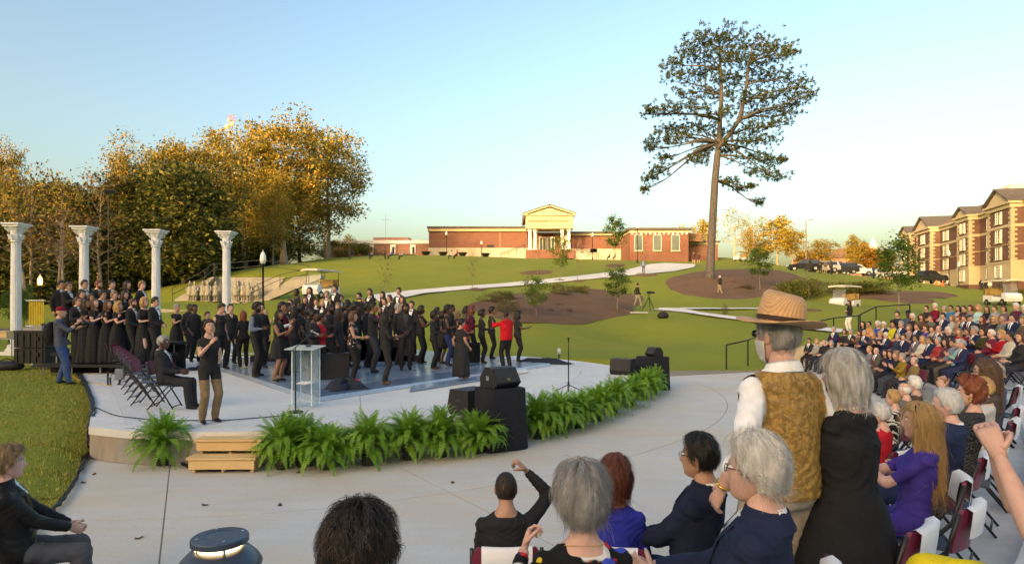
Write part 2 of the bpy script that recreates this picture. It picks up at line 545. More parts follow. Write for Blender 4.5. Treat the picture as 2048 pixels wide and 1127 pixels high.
# ------------------------------------------------------------------ lawn left of the stage
lg = [on(178, 915, 0.0), on(150, 960, 0), on(118, 1000, 0), on(88, 1035, 0), on(60, 1075, 0), on(20, 1130, 0), on(-60, 1230, 0)]
grow = []
u_top = [p for p in [on(184, 815, .5), on(184, 785, .5), on(170, 757, .5), on(142, 733, .5)]]
edge_l = [Vector((-15.0, 23.0, .47)), Vector((-12.5, 20.8, .47))] + [Vector((p.x - .02, p.y, z_)) for p, z_ in zip(u_top[::-1], (.47, .46, .43, .34))] + [Vector((e0[0] - .03, e0[1] + .05, .12)), Vector((e0[0] - .04, e0[1] - .1, .05))] + [Vector((p.x, p.y, 0.012)) for p in lg[1:]]
P = []
for k in np.linspace(0, 1, 26):
  row = []
  for e in edge_l:
    x = e.x - 11.0 * k ** 1.3
    zt = min(1, max(0, (e.y - 6.5) / 6.5))
    z = e.z + (0.47 * zt * zt * (3 - 2 * zt) - e.z) * min(1, 12 * k) + 0.012 * math.sin(7 * x) * math.cos(5 * e.y) * (k > 0)
    row.append((x, e.y - 0.3 * k, z))
  P.append(row)
mb = MB()
Pn = np.array(P)
Q = []                                   # refine along the edge
for r in Pn:
  d = np.r_[0, np.cumsum(np.linalg.norm(np.diff(Pn[0], axis=0), axis=1))]
  t = np.linspace(0, d[-1], 60)
  t = np.sort(np.r_[t, d])
  Q.append(np.c_[np.interp(t, d, r[:, 0]), np.interp(t, d, r[:, 1]), np.interp(t, d, r[:, 2])])
LEFT = np.array(Q)
mb.grid(LEFT, flip=True)
struct(mb.build('side_lawn', MATS['lawn_grass'], smooth=True))
lb = MB()
lb.grid(np.stack([LEFT[0], LEFT[0] * (1, 1, 0) - (0, 0, .3)]))
struct(lb.build('lawn_edge', mat('soil', (0.09, 0.06, 0.035), .95, bump=.5)))
# grass blades on the side lawn
N = 52000
ii = nrg.random(N) ** 1.7 * (LEFT.shape[0] - 1.001)
jj = nrg.random(N) * (LEFT.shape[1] - 1.001)
i0, j0 = ii.astype(int), jj.astype(int)
fi, fj = (ii - i0)[:, None], (jj - j0)[:, None]
B = (LEFT[i0, j0] * (1 - fi) + LEFT[i0 + 1, j0] * fi) * (1 - fj) + (LEFT[i0, j0 + 1] * (1 - fi) + LEFT[i0 + 1, j0 + 1] * fi) * fj
keep = B[:, 1] > 3.4
B = B[keep]
N = len(B)
an = nrg.random(N) * 6.283
wd = (0.004 + 0.004 * nrg.random(N))[:, None]
hh = (0.02 + 0.035 * nrg.random(N))[:, None]
dx = np.c_[np.cos(an), np.sin(an), np.zeros(N)]
le_ = np.c_[nrg.normal(0, .02, N), nrg.normal(0, .02, N), np.zeros(N)]
V = np.stack([B - dx * wd, B + dx * wd, B + le_ + np.c_[np.zeros(N), np.zeros(N), hh[:, 0]]], 1).reshape(-1, 3)
me = bpy.data.meshes.new('grass')
me.vertices.add(3 * N)
me.vertices.foreach_set('co', V.ravel())
me.loops.add(3 * N)
me.loops.foreach_set('vertex_index', np.arange(3 * N, dtype=np.int32))
me.polygons.add(N)
me.polygons.foreach_set('loop_start', np.arange(0, 3 * N, 3, dtype=np.int32))
me.polygons.foreach_set('material_index', nrg.choice(4, N, p=(.22, .34, .30, .14)).astype(np.int32))
for c, nm in (((0.19, 0.22, 0.022), 'blade_green'), ((0.30, 0.27, 0.04), 'blade_olive'), ((0.44, 0.37, 0.10), 'blade_straw'), ((0.13, 0.16, 0.02), 'blade_dark')):
  me.materials.append(mat(nm, c, .8, var=.2, vs=3))
me.update(calc_edges=True)
tag(put('grass', me), 'short yellow green grass on the lawn left of the stage', 'grass', kind='stuff')
# ------------------------------------------------------------------ paths and beds draped over the hill
def drape(px_rows, name, m, lift, sub=4, cols=6):
  rows = []
  for k in range(len(px_rows) - 1):
    for t in np.linspace(0, 1, sub, endpoint=False):
      a, b = px_rows[k], px_rows[k + 1]
      rows.append([a[i] + (b[i] - a[i]) * t for i in range(4)])
  rows.append(px_rows[-1])
  P = []
  for x0, y0, x1, y1 in rows:
    a, b = gp(x0, y0), gp(x1, y1)
    row = []
    for t in np.linspace(0, 1, cols):
      x, y = a.x + (b.x - a.x) * t, a.y + (b.y - a.y) * t
      row.append((x, y, G(x, y) + lift))
    P.append(row)
  mb = MB()
  P = np.array(P)
  up = np.cross(P[0, 1] - P[0, 0], P[1, 0] - P[0, 0])[2] > 0
  mb.grid(P, flip=not up)
  return mb.build(name, MATS[m], smooth=True)
mat('path_concrete', (0.68, 0.665, 0.63), .8, var=.12, vs=.8)
struct(drape([(740, 592, 760, 607), (820, 582, 850, 588), (900, 575, 930, 580), (1000, 568, 1030, 573), (1060, 562.5, 1090, 568), (1130, 555, 1160, 561), (1200, 547.5, 1235, 554), (1250, 541, 1300, 548), (1275, 535, 1350, 543), (1300, 529, 1388, 535), (1330, 526.5, 1392, 529)], 'hill_path', 'path_concrete', .09))
struct(drape([(1318, 617, 1305, 621), (1360, 617.5, 1345, 624), (1400, 626, 1370, 626.5), (1460, 634, 1440, 637), (1520, 641, 1500, 645), (1620, 654, 1600, 659), (1700, 662, 1680, 668)], 'low_path', 'path_concrete', .09))
struct(drape([(1360, 617, 1362, 620), (1430, 617.6, 1430, 619.6), (1490, 617.6, 1490, 619.6), (1540, 618, 1540, 620)], 'side_path', 'path_concrete', .10))
g = NB('pine_straw', 0.95, 0.1)
a = g.rng(g.noise(0.5, 5), 0.3, 0.7)
b = g.rng(g.noise(9, 7, rough=.85, vec=g.scaled((1, 1.6, 1))), 0.3, 0.7)
g.col(g.mix(g.rng(b, 0, 1, 0, .8), g.mix(a, (0.21, 0.135, 0.09), (0.30, 0.20, 0.135)), (0.09, 0.055, 0.037)))
g.bump(b, 1.0, 0.05)
def bed(cx, cy, rx, ry, name='mulch_bed', lift=.10, wob=.12, seed=0):     # an uneven patch of pine straw on the ground, given by where it is seen
  P = []
  n = 40
  q = random.Random(seed)
  ph = [q.random() * 6.28 for _ in range(4)]
  for k in np.linspace(0, 1, 9):
    row = []
    for j in range(n + 1):
      a = 2 * math.pi * j / n
      r = k * (1 + wob * math.sin(2 * a + ph[0]) + wob * .6 * math.sin(3 * a + ph[1]) + wob * .4 * math.sin(7 * a + ph[2]))
      p = gp(cx + rx * r * math.cos(a), cy - ry * r * math.sin(a))
      row.append((p.x, p.y, G(p.x, p.y) + lift * (1 - k ** 4) * (.8 + .4 * q.random()) + .015))
    P.append(row)
  mb = MB()
  mb.grid(P, flip=True)
  return struct(mb.build(name, MATS['pine_straw'], smooth=True))
bed(1120, 613, 155, 37, seed=1, lift=.16)
bed(1470, 567, 140, 30, seed=2, lift=.2, wob=.05)
bed(1790, 590, 120, 9, seed=3, wob=.05)
for i, (x, y, rx, ry) in enumerate([(950, 578, 20, 3), (1120, 561, 18, 2.5), (1155, 562, 14, 2), (1288, 549, 26, 4), (1075, 545, 30, 5), (1230, 531, 20, 4), (1620, 621, 22, 2.2), (1818, 601, 55, 6)]):
  bed(x, y, rx, ry, seed=10 + i, lift=.08)
# ------------------------------------------------------------------ seating terraces
TIER_Z = [0.0, 0.37, 0.56, 0.90, 1.25]
ROWS = [[(-4.6, 5.2), (-2, 4.3), (-.05, 4.05), (.66, 4.0), (1.2, 4.0), (2.3, 4.6), (3.6, 6.1), (5.1, 8.4), (7.2, 10.8), (8.9, 13.2), (10.3, 16.7), (11.3, 20.5), (11.86, 26.6)],
    [(-5.2, 3.6), (-2.2, 2.95), (-.2, 2.85), (.7, 2.95), (1.34, 3.15), (1.8, 3.3), (2.75, 4.17), (3.95, 5.4), (5.1, 6.6), (7.5, 9.6), (9.8, 12.8), (11.2, 15.6), (12.3, 20), (12.95, 26.6)],
    [(-5.4, 1.9), (-2.4, 1.55), (-.4, 1.6), (.24, 2.02), (.9, 2.2), (2.1, 2.5), (3.3, 3.5), (4.9, 5.2), (6.6, 7.5), (8.8, 10.4), (11.6, 14.5), (13.2, 18), (13.9, 22), (14.2, 26.6)],
    [(-5.4, .6), (-2.4, .3), (.4, .7), (2.4, 1.4), (4.4, 2.9), (6.1, 4.9), (7.9, 7.2), (10.0, 9.9), (12.9, 14.6), (14.6, 18), (15.1, 22), (15.3, 26.6)],
    [(-5.4, -.7), (-2.4, -1), (1, -.6), (3.4, .3), (5.6, 1.9), (7.4, 4.1), (9.2, 6.5), (11.3, 9.4), (14.2, 14.4), (15.8, 18), (16.4, 22), (16.6, 26.6)],
    [(-5.4, -2), (-2.4, -2.4), (1.6, -1.9), (4.4, -.8), (6.8, 1), (8.7, 3.3), (10.5, 5.8), (12.6, 8.9), (15.5, 14.2), (17, 18), (17.7, 22), (17.9, 26.6)]]
def resample(P, n):
  P = np.array(P, float)
  d = np.r_[0, np.cumsum(np.linalg.norm(np.diff(P, axis=0), axis=1))]
  t = np.linspace(0, d[-1], n)
  return np.c_[np.interp(t, d, P[:, 0]), np.interp(t, d, P[:, 1])]
def smooth_line(P, n):
  Q = resample(P, n)
  for _ in range(12):
    Q[1:-1] = Q[1:-1] * .5 + (Q[:-2] + Q[2:]) * .25
  return Q
ROWC = [smooth_line(r, 90) for r in ROWS]
NT = 30
TE = [resample((ROWC[k - 1] + ROWC[k]) / 2, NT) for k in range(1, 6)]
ter = tag(put('seating_terrace', None), 'stepped concrete seating terraces curving round the plaza under the audience', 'terrace')
for k in range(1, 5):
  E, nx = TE[k - 1], TE[k]
  for i in range(NT - 1):
    poly = [tuple(E[i]), tuple(nx[i]), tuple(nx[i + 1]), tuple(E[i + 1])]
    ar = sum(poly[j - 1][0] * poly[j][1] - poly[j][0] * poly[j - 1][1] for j in range(4))
    b = MB()
    b.prism(offset_poly(poly if ar > 0 else poly[::-1], .002), -0.25 + .001 * k, TIER_Z[k])
    b.build('tread', MATS['tread_concrete'], ter)
def row_at(k, px, s=None):              # place on row k seen at pixel column px
  Q = resample(ROWC[k], 900)
  u = CX + F * Q[:, 0] / np.maximum(Q[:, 1], .05) - px
  u[Q[:, 1] < .3] = np.nan
  c = [i for i in range(len(u) - 1) if u[i] * u[i + 1] <= 0]
  if not c:
    c = [int(np.nanargmin(np.abs(u)))]
  if s:
    c.sort(key=lambda i: abs(math.log(F / Q[i, 1] / s)))
  return Vector((Q[c[0], 0], Q[c[0], 1], TIER_Z[k]))
# ------------------------------------------------------------------ unseen ridge behind the audience, added to keep evening sun off the stage
U = np.array((-SUNV.x, -SUNV.y)) / math.hypot(SUNV.x, SUNV.y)
L_ = np.array((U[1], -U[0]))
ls = np.arange(-230, 200, 3.0)
rh = np.interp(ls, [-230, -100, -60, -35, -16, 10, 40, 200], [40, 40, 40.5, 49, 55, 54, 51, 50])
rows = []
for k, a in enumerate([-230, -190, -165, -150, -140, -130, -115, -95]):
  fr = [0.0, .5, .85, .97, 1.0, .95, .6, 0.0][k]
  bumps = (2.2 * np.abs(np.sin(ls * .31 + k)) + 1.6 * nrg.random(len(ls)) + 1.4 * np.sin(ls * .83)) * (fr > .9)
  rows.append(np.c_[U[0] * a + L_[0] * ls, U[1] * a + L_[1] * ls, rh * fr + bumps])
mb = MB()
mb.grid(np.array(rows))
struct(mb.build('hill', mat('shade_ridge', (0.05, 0.06, 0.02), .95, var=.4, vs=.2), smooth=True))  # added sun blocker out of view, its crest shaped for the shadow edge
# ------------------------------------------------------------------ building materials
def brickmat(name, c1, c2, mort, sc=1.0):
  g = NB(name, 0.85, 0.2)
  br = g.n('ShaderNodeTexBrick')
  br.inputs['Scale'].default_value = sc
  br.inputs['Mortar Size'].default_value = 0.012
  br.inputs['Brick Width'].default_value = 0.21
  br.inputs['Row Height'].default_value = 0.075
  br.inputs['Color1'].default_value = c1 + (1,)
  br.inputs['Color2'].default_value = c2 + (1,)
  br.inputs['Mortar'].default_value = mort + (1,)
  sp = g.n('ShaderNodeSeparateXYZ')
  g.l(g.tc.outputs['Object'], sp.inputs[0])
  ad = g.n('ShaderNodeMath', operation='ADD')
  g.l(sp.outputs[0], ad.inputs[0])
  g.l(sp.outputs[1], ad.inputs[1])
  cb = g.n('ShaderNodeCombineXYZ')
  g.l(ad.outputs[0], cb.inputs[0])
  g.l(sp.outputs[2], cb.inputs[1])
  g.l(cb.outputs[0], br.inputs['Vector'])
  a = g.rng(g.noise(.6, 6, vec=g.scaled((1, 1, 2)), rough=.7), .3, .7)
  g.col(g.mix(g.rng(a, 0, 1, 0, .5), br.outputs['Color'], tuple(x * .55 for x in c1)))
brickmat('museum_brick', (0.22, 0.08, 0.055), (0.18, 0.065, 0.045), (0.25, 0.18, 0.14))
brickmat('dorm_brick', (0.13, 0.058, 0.045), (0.10, 0.044, 0.035), (0.24, 0.17, 0.14))
brickmat('far_brick', (0.34, 0.15, 0.10), (0.28, 0.12, 0.08), (0.36, 0.28, 0.22))
mat('cream_stone', (0.46, 0.39, 0.26), .75, var=.08, vs=1.0)
mat('white_trim', (0.78, 0.76, 0.70), .6, var=.05)
mat('dark_roof', (0.10, 0.09, 0.085), .85, var=.2, vs=2)
mat('brown_roof', (0.22, 0.13, 0.075), .85, var=.2, vs=2)
mat('window_glass', (0.10, 0.13, 0.13), .08, var=.2, vs=.5, spec=.8)
mat('dark_glass', (0.03, 0.035, 0.04), .1, var=0, spec=.8)
mat('black_metal', (0.015, 0.015, 0.017), .45, var=.1, spec=.4)
mat('grey_metal', (0.30, 0.31, 0.33), .45, metal=.6, var=.1)
mat('letter_dark', (0.04, 0.03, 0.03), .6, var=0)
mat('terracotta_clay', (0.47, 0.42, 0.32), .9, var=.2, vs=6, bump=.3)
# ------------------------------------------------------------------ arts centre on the crest
MS, MY = 9.77, 128.0
mx_ = lambda px: (px - CX) / MS
mz = lambda py: EYE + (HZ - py) / MS
mu = thing('arts_center', 'long low red brick arts center with white columned portico on the hill crest', 'building', (0, MY, 0))
b = MB()
b.box((mx_(956), 11, (mz(463) + mz(503)) / 2), (mx_(1055) - mx_(858), 22, mz(463) - mz(503)))
b.box((mx_(1200), 12.2, (mz(468) + mz(503)) / 2), (mx_(1262) - mx_(1138), 20, mz(468) - mz(503)))
b.build('brick_wall', MATS['museum_brick'], mu)
b = MB()
b.box((mx_(956), 10.8, mz(515)), (mx_(1055) - mx_(856), 22, 4))
b.box((mx_(1200), 12.0, mz(515)), (mx_(1262) - mx_(1138), 20, 4))
b.build('stone_base', mat('stone_base', (0.50, 0.44, 0.34), .8, var=.15, vs=.8), mu)
b = MB()
b.box((mx_(956), 10.8, mz(459.3)), (mx_(1056) - mx_(856), 22.6, mz(456) - mz(463)))
b.box((mx_(1200), 12.0, mz(466)), (mx_(1264) - mx_(1138), 20.6, .5))
b.build('cornice', MATS['cream_stone'], mu)
b = MB()
b.box((mx_(956), 10.6, mz(455)), (mx_(1057) - mx_(855), 23, .35))
b.box((mx_(1200), 11.8, mz(462.5)), (mx_(1265) - mx_(1138), 21, .3))
b.build('roof', MATS['dark_roof'], mu)
for px, py, wpx in ((981, 493, 14), (1190, 499, 14)):
  b = MB()
  b.box((mx_(px), -.06 if px < 1100 else 2.1, mz(py)), (wpx / MS, .2, .75))
  b.build('vent_grille', MATS['black_metal'], mu)
b = MB()
b.box((mx_(1000), -.05, mz(483)), (.08, .1, 4))
b.build('wall_joint', MATS['cream_stone'], mu)
# portico
pz0, pz1 = mz(503), mz(463)
po = MB()
po.box((mx_(1098), -1.2, mz(511)), (mx_(1146) - mx_(1051), 5.6, mz(503) - mz(520)))
po.build('podium', MATS['museum_brick'], mu)
b = MB()
b.box((mx_(1098), 1.5, (pz0 + pz1) / 2), (8.8, .3, pz1 - pz0))
b.build('porch_wall', MATS['museum_brick'], mu)
for px in (1086, 1103):
  b = MB()
  b.box((mx_(px), 1.26, pz0 + 1.6), (1.5, .1, 3.2))
  fr = b.build('door', MATS['white_trim'], mu)
  b = MB()
  b.box((mx_(px) - .36, 1.2, pz0 + 1.55), (.55, .06, 2.8))
  b.box((mx_(px) + .36, 1.2, pz0 + 1.55), (.55, .06, 2.8))
  b.build('pane', MATS['window_glass'], fr)
for px, y in ((1059, -3.4), (1069.5, -3.2), (1122, -3.2), (1135, -3.4), (1062, .9), (1133, .9)):
  b = MB()
  c = (mx_(px), y, pz0)
  h = pz1 - pz0
  b.lathe([(.48, 0), (.48, .14), (.40, .2), (.40, .32), (.36, .36), (.35, h * .5), (.30, h - .5), (.36, h - .44), (.36, h - .36), (.42, h - .3), (.46, h - .16), (.46, h)], c, 16)
  b.box((c[0], c[1], pz0 + .07), (1.0, 1.0, .14))
  b.build('column', MATS['white_trim'], mu, smooth=False)
b = MB()
xl, xr = mx_(1051), mx_(1143)
b.box(((xl + xr) / 2, -1.3, (mz(462) + mz(437)) / 2), (xr - xl, 5.6, mz(437) - mz(462)))
b.build('entablature', MATS['cream_stone'], mu)
b = MB()
b.box(((xl + xr) / 2, -1.3, mz(437) + .1), (xr - xl + .7, 6.2, .22))
b.build('entablature_cornice', MATS['cream_stone'], mu)
b = MB()
za, zb, xm = mz(437) + .2, mz(419), (xl + xr) / 2
def gable(b, x0, x1, z0, z1, y0, y1, m=0):
  xm_ = (x0 + x1) / 2
  b.add([(x0, y0, z0), (x1, y0, z0), (xm_, y0, z1), (x0, y1, z0), (x1, y1, z0), (xm_, y1, z1)], [(0, 1, 2), (3, 5, 4), (0, 3, 4, 1), (1, 4, 5, 2), (0, 2, 5, 3)], m)
gable(b, xl + .2, xr - .2, za, zb - .25, -3.9, 12)
b.build('pediment', MATS['cream_stone'], mu)
b = MB()
for sg in (-1, 1):
  e = np.array((xm + sg * (xr - xl + .9) / 2, 0, za - .05))
  t = np.array((xm, 0, zb))
  d = t - e
  nn = np.array((-d[2], 0, d[0])) * (1 if sg > 0 else -1)
  nn = nn / np.linalg.norm(nn) * .3
  if nn[2] < 0:
    nn = -nn
  q = [e, t, t + nn, e + nn]
  V = [tuple(p + (0, -4.3, 0)) for p in q] + [tuple(p + (0, 12.2, 0)) for p in q]
  b.add(V, [(0, 1, 2, 3), (7, 6, 5, 4), (0, 4, 5, 1), (1, 5, 6, 2), (2, 6, 7, 3), (3, 7, 4, 0)])
b.build('raking_cornice', MATS['cream_stone'], mu)
b = MB()
for sg in (-1, 1):
  e = np.array((xm + sg * (xr - xl + 1.2) / 2, 0, za + .22))
  t = np.array((xm, 0, zb + .32))
  V = [e + (0, -4.4, 0), t + (0, -4.4, 0), t + (0, 12.3, 0), e + (0, 12.3, 0)]
  V += [p + np.array((0, 0, .12)) for p in V]
  b.add(V, [(0, 1, 2, 3), (7, 6, 5, 4), (0, 4, 5, 1), (1, 5, 6, 2), (2, 6, 7, 3), (3, 7, 4, 0)])
b.build('portico_roof', MATS['dark_roof'], mu)
def text(body, size, loc, rot, m, parent, name='lettering', depth=.02):
  c = bpy.data.curves.new(name, 'FONT')
  c.body = body
  c.size = size
  c.extrude = depth
  c.align_x = 'CENTER'
  c.align_y = 'CENTER'
  c.materials.append(m)
  t_ = bpy.data.objects.new('tmp_text', c)
  COL.objects.link(t_)
  me = bpy.data.meshes.new_from_object(t_.evaluated_get(bpy.context.evaluated_depsgraph_get()))
  bpy.data.objects.remove(t_)
  me.name = name
  o = put(name, me, parent)
  o.location = loc
  o.rotation_euler = rot
  return o
text('International Arts Center', .78, (xm - .2, -4.13, mz(447)), (R_(90), 0, 0), MATS['letter_dark'], mu)
# front steps with side walls and rails
for sd in (-1, 1):
 b = MB()
 for i in range(8):
  zz = mz(519) + (mz(503) - mz(519)) * (i + 1) / 8
  for sg, x0 in (((-1, xl), (1, xr))[(sd + 1) // 2],):
    b.box((x0 + sg * (8 - i) * .5 - sg * .25, -2.2, (zz + mz(521)) / 2), (.5, 2.6, zz - mz(521)))
 b.build('steps', MATS['stone_base'], mu)
for sg, x0 in ((-1, xl), (1, xr)):
  b = MB()
  for y in (-3.4, -.9):
    b.tube([(x0 + sg * 5.0, y, mz(519) + 1.0), (x0 + sg * .2, y, mz(503) + 1.1)], .05)
    for t in (0, .33, .66, 1):
      x = x0 + sg * (5.0 - 4.8 * t)
      z = mz(519) + (mz(503) - mz(519)) * t
      b.tube([(x, y, z - .2), (x, y, z + 1.05)], .035)
  b.build('handrail', MATS['black_metal'], mu)
# right wing, nearer, with three tall windows
def window(parent, x, y, z, wd, h, m_frame='white_trim', m_pane='window_glass', nx=1, nz=1, sill=True, cache={}):
  key = (wd, h, m_frame, m_pane, nx, nz)
  if key not in cache:
    f = MB()
    t = .065
    for sx in (-1, 1):
      f.box((sx * (wd / 2 - t / 2), -.05, 0), (t, .18, h))
    for sz in (-1, 1):
      f.box((0, -.053, sz * (h / 2 - t / 2)), (wd - 2 * t, .17, t))
    for i in range(1, nx):
      f.box((-wd / 2 + wd * i / nx, -.04, 0), (.032, .1, h - 2 * t))
    for i in range(1, nz):
      f.box((0, -.043, -h / 2 + h * i / nz), (wd - 2 * t, .1, .032))
    p = MB()
    p.box((0, .0, 0), (wd - t, .05, h - t))
    s_ = MB()
    s_.box((0, -.1, -h / 2 - .07), (wd + .24, .34, .13))
    cache[key] = (f.mesh('window', MATS[m_frame]), p.mesh('pane', MATS[m_pane]), s_.mesh('sill', MATS['cream_stone']))
  o = put('window', cache[key][0], parent, (x, y, z))
  put('pane', cache[key][1], o)
  if sill:
    put('sill', cache[key][2], o)
  return o
WS, WY = 10.6, 1250 / 10.6
wx = lambda px: (px - CX) / WS
wz = lambda py: EYE + (HZ - py) / WS
wing = thing('brick_wing', 'square red brick wing with three tall windows and dentil eaves beside the pine', 'building', (0, WY, 0))
b = MB()
x0, x1 = wx(1260), wx(1377)
b.box(((x0 + x1) / 2, 5, (wz(466) + wz(527)) / 2), (x1 - x0, 10, wz(466) - wz(527)))
b.build('brick_wall', MATS['museum_brick'], wing)
b = MB()
b.box((wx(1418), 12, (wz(482) + wz(530)) / 2), (wx(1456) - wx(1378), 12, wz(482) - wz(530)))
b.build('rear_brick_wall', MATS['museum_brick'], wing)
b = MB()
b.box(((x0 + x1) / 2, 5, wz(462.5)), (x1 - x0 + .3, 10.4, wz(460) - wz(466)))
b.box((wx(1418), 11.8, wz(480)), (wx(1458) - wx(1376), 12.2, .5))
b.build('cornice', MATS['cream_stone'], wing)
b = MB()
b.box(((x0 + x1) / 2, 5, wz(458)), (x1 - x0 + 1.0, 11.2, .4))
b.box((wx(1418), 11.8, wz(476.5)), (wx(1459) - wx(1375), 12.8, .3))
b.build('roof', MATS['dark_roof'], wing)
for i in range(13):
  b = MB()
  b.box((x0 + .4 + (x1 - x0 - .8) * i / 12, -.18, wz(467.3)), (.28, .3, .34))
  b.build('dentil', MATS['white_trim'], wing)
for px in (1277, 1314.5, 1351):
  window(wing, wx(px), -.03, wz(485.5), 1.55, 3.0, nx=1, nz=1)
b = MB()
b.box((wx(1385), 6.5, wz(470)), (6, 6, 1.6))
b.build('roof_box', MATS['brown_roof'], wing)
# low building at the left end of the crest
LS, LY = 8.8, 1250 / 8.8
lx = lambda px: (px - CX) / LS
lz = lambda py: EYE + (HZ - py) / LS
low = thing('low_building', 'low flat roofed brick building with white window bays left of the arts center', 'building', (0, LY, 0))
b = MB()
b.box((lx(766), 6, (lz(488) + lz(522)) / 2), (lx(862) - lx(668), 12, lz(488) - lz(522)))
b.build('brick_wall', MATS['far_brick'], low)
b = MB()
b.box((lx(766), 5.9, lz(484)), (lx(864) - lx(666), 12.6, lz(481) - lz(488)))
b.build('fascia', MATS['white_trim'], low)
b = MB()
b.box((lx(774), 9, lz(475)), (lx(811) - lx(737), 8, lz(470) - lz(481)))
b.build('roof_block', MATS['far_brick'], low)
for px in (703, 742, 786, 826):
  b = MB()
  b.box((lx(px), -.1, lz(504)), (1.2, .25, lz(488) - lz(518)))
  p = b.build('window_bay', MATS['white_trim'], low)
  b = MB()
  b.box((lx(px) + .12, -.25, lz(502)), (.5, .06, 1.9))
  b.build('pane', MATS['dark_glass'], p)
# low brick court wall in front
b = MB()
w0 = at(810, 517, 10.2)
cw = thing('court_wall', 'long low brick court wall on the crest beside the band', 'wall', (w0.x, w0.y, G(w0.x, w0.y)))
b.box((0, 0, .45), (4.4, .4, 1.1))
b.build('brick_wall', MATS['museum_brick'], cw)
b = MB()
b.box((0, 0, 1.05), (4.6, .5, .12))
b.build('coping', MATS['cream_stone'], cw)
# ------------------------------------------------------------------ the long hall on the right
DN = (77.3, 100.0)
dorm = thing('residence_hall', 'four storey dark red brick hall with cream quoins and gables at the right edge', 'building', (DN[0], DN[1], 5.0), math.atan2(.97, .25))
EV = 14.2
dorm.scale = (1, 1, .925)
def dbox(b, t0, t1, o0, o1, z0, z1, m=0):
  b.box(((t0 + t1) / 2, (o0 + o1) / 2, (z0 + z1) / 2), (t1 - t0, o1 - o0, z1 - z0), m=m)
secs = [(-30, -14, 0), (-14, -8.5, -1.2), (-8.5, -1.5, 1.6), (-1.5, 5, 0), (5, 9.6, 1.6), (9.6, 21.3, 0), (21.3, 28.5, 1.6), (28.5, 32, 0), (32, 37, 1.6)]
for i, (t0, t1, o) in enumerate(secs):
  gb = .0
  b = MB()
  dbox(b, t0, t1, -14, o, 4.75, EV - .8)
  b.build('brick_wall', MATS['dorm_brick'], dorm)
  b = MB()
  dbox(b, t0 - .06, t1 + .06, -14.1, o + .08, 1.6, 4.75)
  b.build('cream_base', MATS['cream_stone'], dorm)
  b = MB()
  dbox(b, t0 - .1, t1 + .1, -14.2, o + .14, -3, 1.6)
  b.build('plinth', MATS['dorm_brick'], dorm)
  b = MB()
  dbox(b, t0 - .12, t1 + .12, -14.2, o + .16, 4.6, 4.95)
  dbox(b, t0 - .1, t1 + .1, -14.2, o + .13, 10.3, 10.75)
  dbox(b, t0 - .1, t1 + .1, -14.2, o + .13, 7.5, 7.62)
  dbox(b, t0 - .2, t1 + .2, -14.3, o + .25, EV - .85, EV - .15)
  dbox(b, t0 - .5, t1 + .5, -14.6, o + .6, EV - .2, EV + .12)
  b.build('cornice_band', MATS['cream_stone'], dorm)
  if o > 1:                             # gabled pavilion with quoins
    for tq in (t0, t1):
      b = MB()
      for k in range(22):
        zz = 5.0 + k * .39
        if zz > EV - 1:
          break
        lw = .75 if k % 2 else .42
        ta, tb = (tq - .03, tq + lw) if tq == t0 else (tq - lw, tq + .03)
        dbox(b, ta, tb, o - (.42 if k % 2 else .75), o + .06, zz, zz + .33)
      b.build('quoins', MATS['cream_stone'], dorm)
    tm, hw = (t0 + t1) / 2, (t1 - t0) / 2
    b = MB()
    gable(b, t0 - .1, t1 + .1, EV + .1, EV + .1 + hw * .62, o + .35, -7)
    b.build('gable', MATS['cream_stone'], dorm)
    b = MB()
    for sg in (-1, 1):
      e = np.array((tm + sg * (hw + .55), 0, EV + .12))
      t = np.array((tm, 0, EV + .2 + hw * .68))
      V = [e + (0, o + .75, 0), t + (0, o + .75, 0), t + (0, -7, 0), e + (0, -7, 0)]
      V += [p + np.array((0, 0, .22)) for p in V]
      b.add(V, [(0, 1, 2, 3), (7, 6, 5, 4), (0, 4, 5, 1), (1, 5, 6, 2), (2, 6, 7, 3), (3, 7, 4, 0)])
    b.build('gable_roof', MATS['dark_roof'], dorm)
  # windows
  cols_ = {(-30, -14): [-27, -24, -20, -16], (-14, -8.5): [-11.2], (-8.5, -1.5): [-5], (-1.5, 5): [1.6], (5, 9.6): [7.3], (9.6, 21.3): [11.8, 18.4], (21.3, 28.5): [24.9], (28.5, 32): [30.2], (32, 37): [34.5]}[(t0, t1)]
  for tc_ in cols_:
    for zc, hh in ((3.3, 1.9), (6.3, 2.0), (9.1, 2.1), (12.1, 1.9)):
      wn = window(dorm, tc_, o + .05, zc, 2.1 if t0 == 9.6 else 1.7, hh, nx=3, nz=4)
      wn.rotation_euler = (0, 0, math.pi)
      wn.location = (tc_, o + (.12 if zc < 5 else .06), zc)
b = MB()
t0, t1 = -30, 37
b.add([(t0, .5, EV + .12), (t1, .5, EV + .12), (t1, -14.5, EV + .12), (t0, -14.5, EV + .12), (t0 + 6, -6, EV + 4.0), (t1 - 6, -6, EV + 4.0), (t1 - 6, -8, EV + 4.0), (t0 + 6, -8, EV + 4.0)],
   [(0, 1, 5, 4), (1, 2, 6, 5), (2, 3, 7, 6), (3, 0, 4, 7), (4, 5, 6, 7)])
b.build('roof', MATS['brown_roof'], dorm)
b = MB()
b.add([(-1, -1, EV + 2.2), (5.5, -1, EV + 2.2), (5.5, -7, EV + 2.2), (-1, -7, EV + 2.2), (.6, -2.6, EV + 4.6), (4, -2.6, EV + 4.6), (4, -5.4, EV + 4.6), (.6, -5.4, EV + 4.6)], [(0, 1, 5, 4), (1, 2, 6, 5), (2, 3, 7, 6), (3, 0, 4, 7), (4, 5, 6, 7), (3, 2, 1, 0)])
b.build('roof_lantern', mat('pale_roof', (.6, .52, .38), .7, var=.08), dorm)
b = MB()
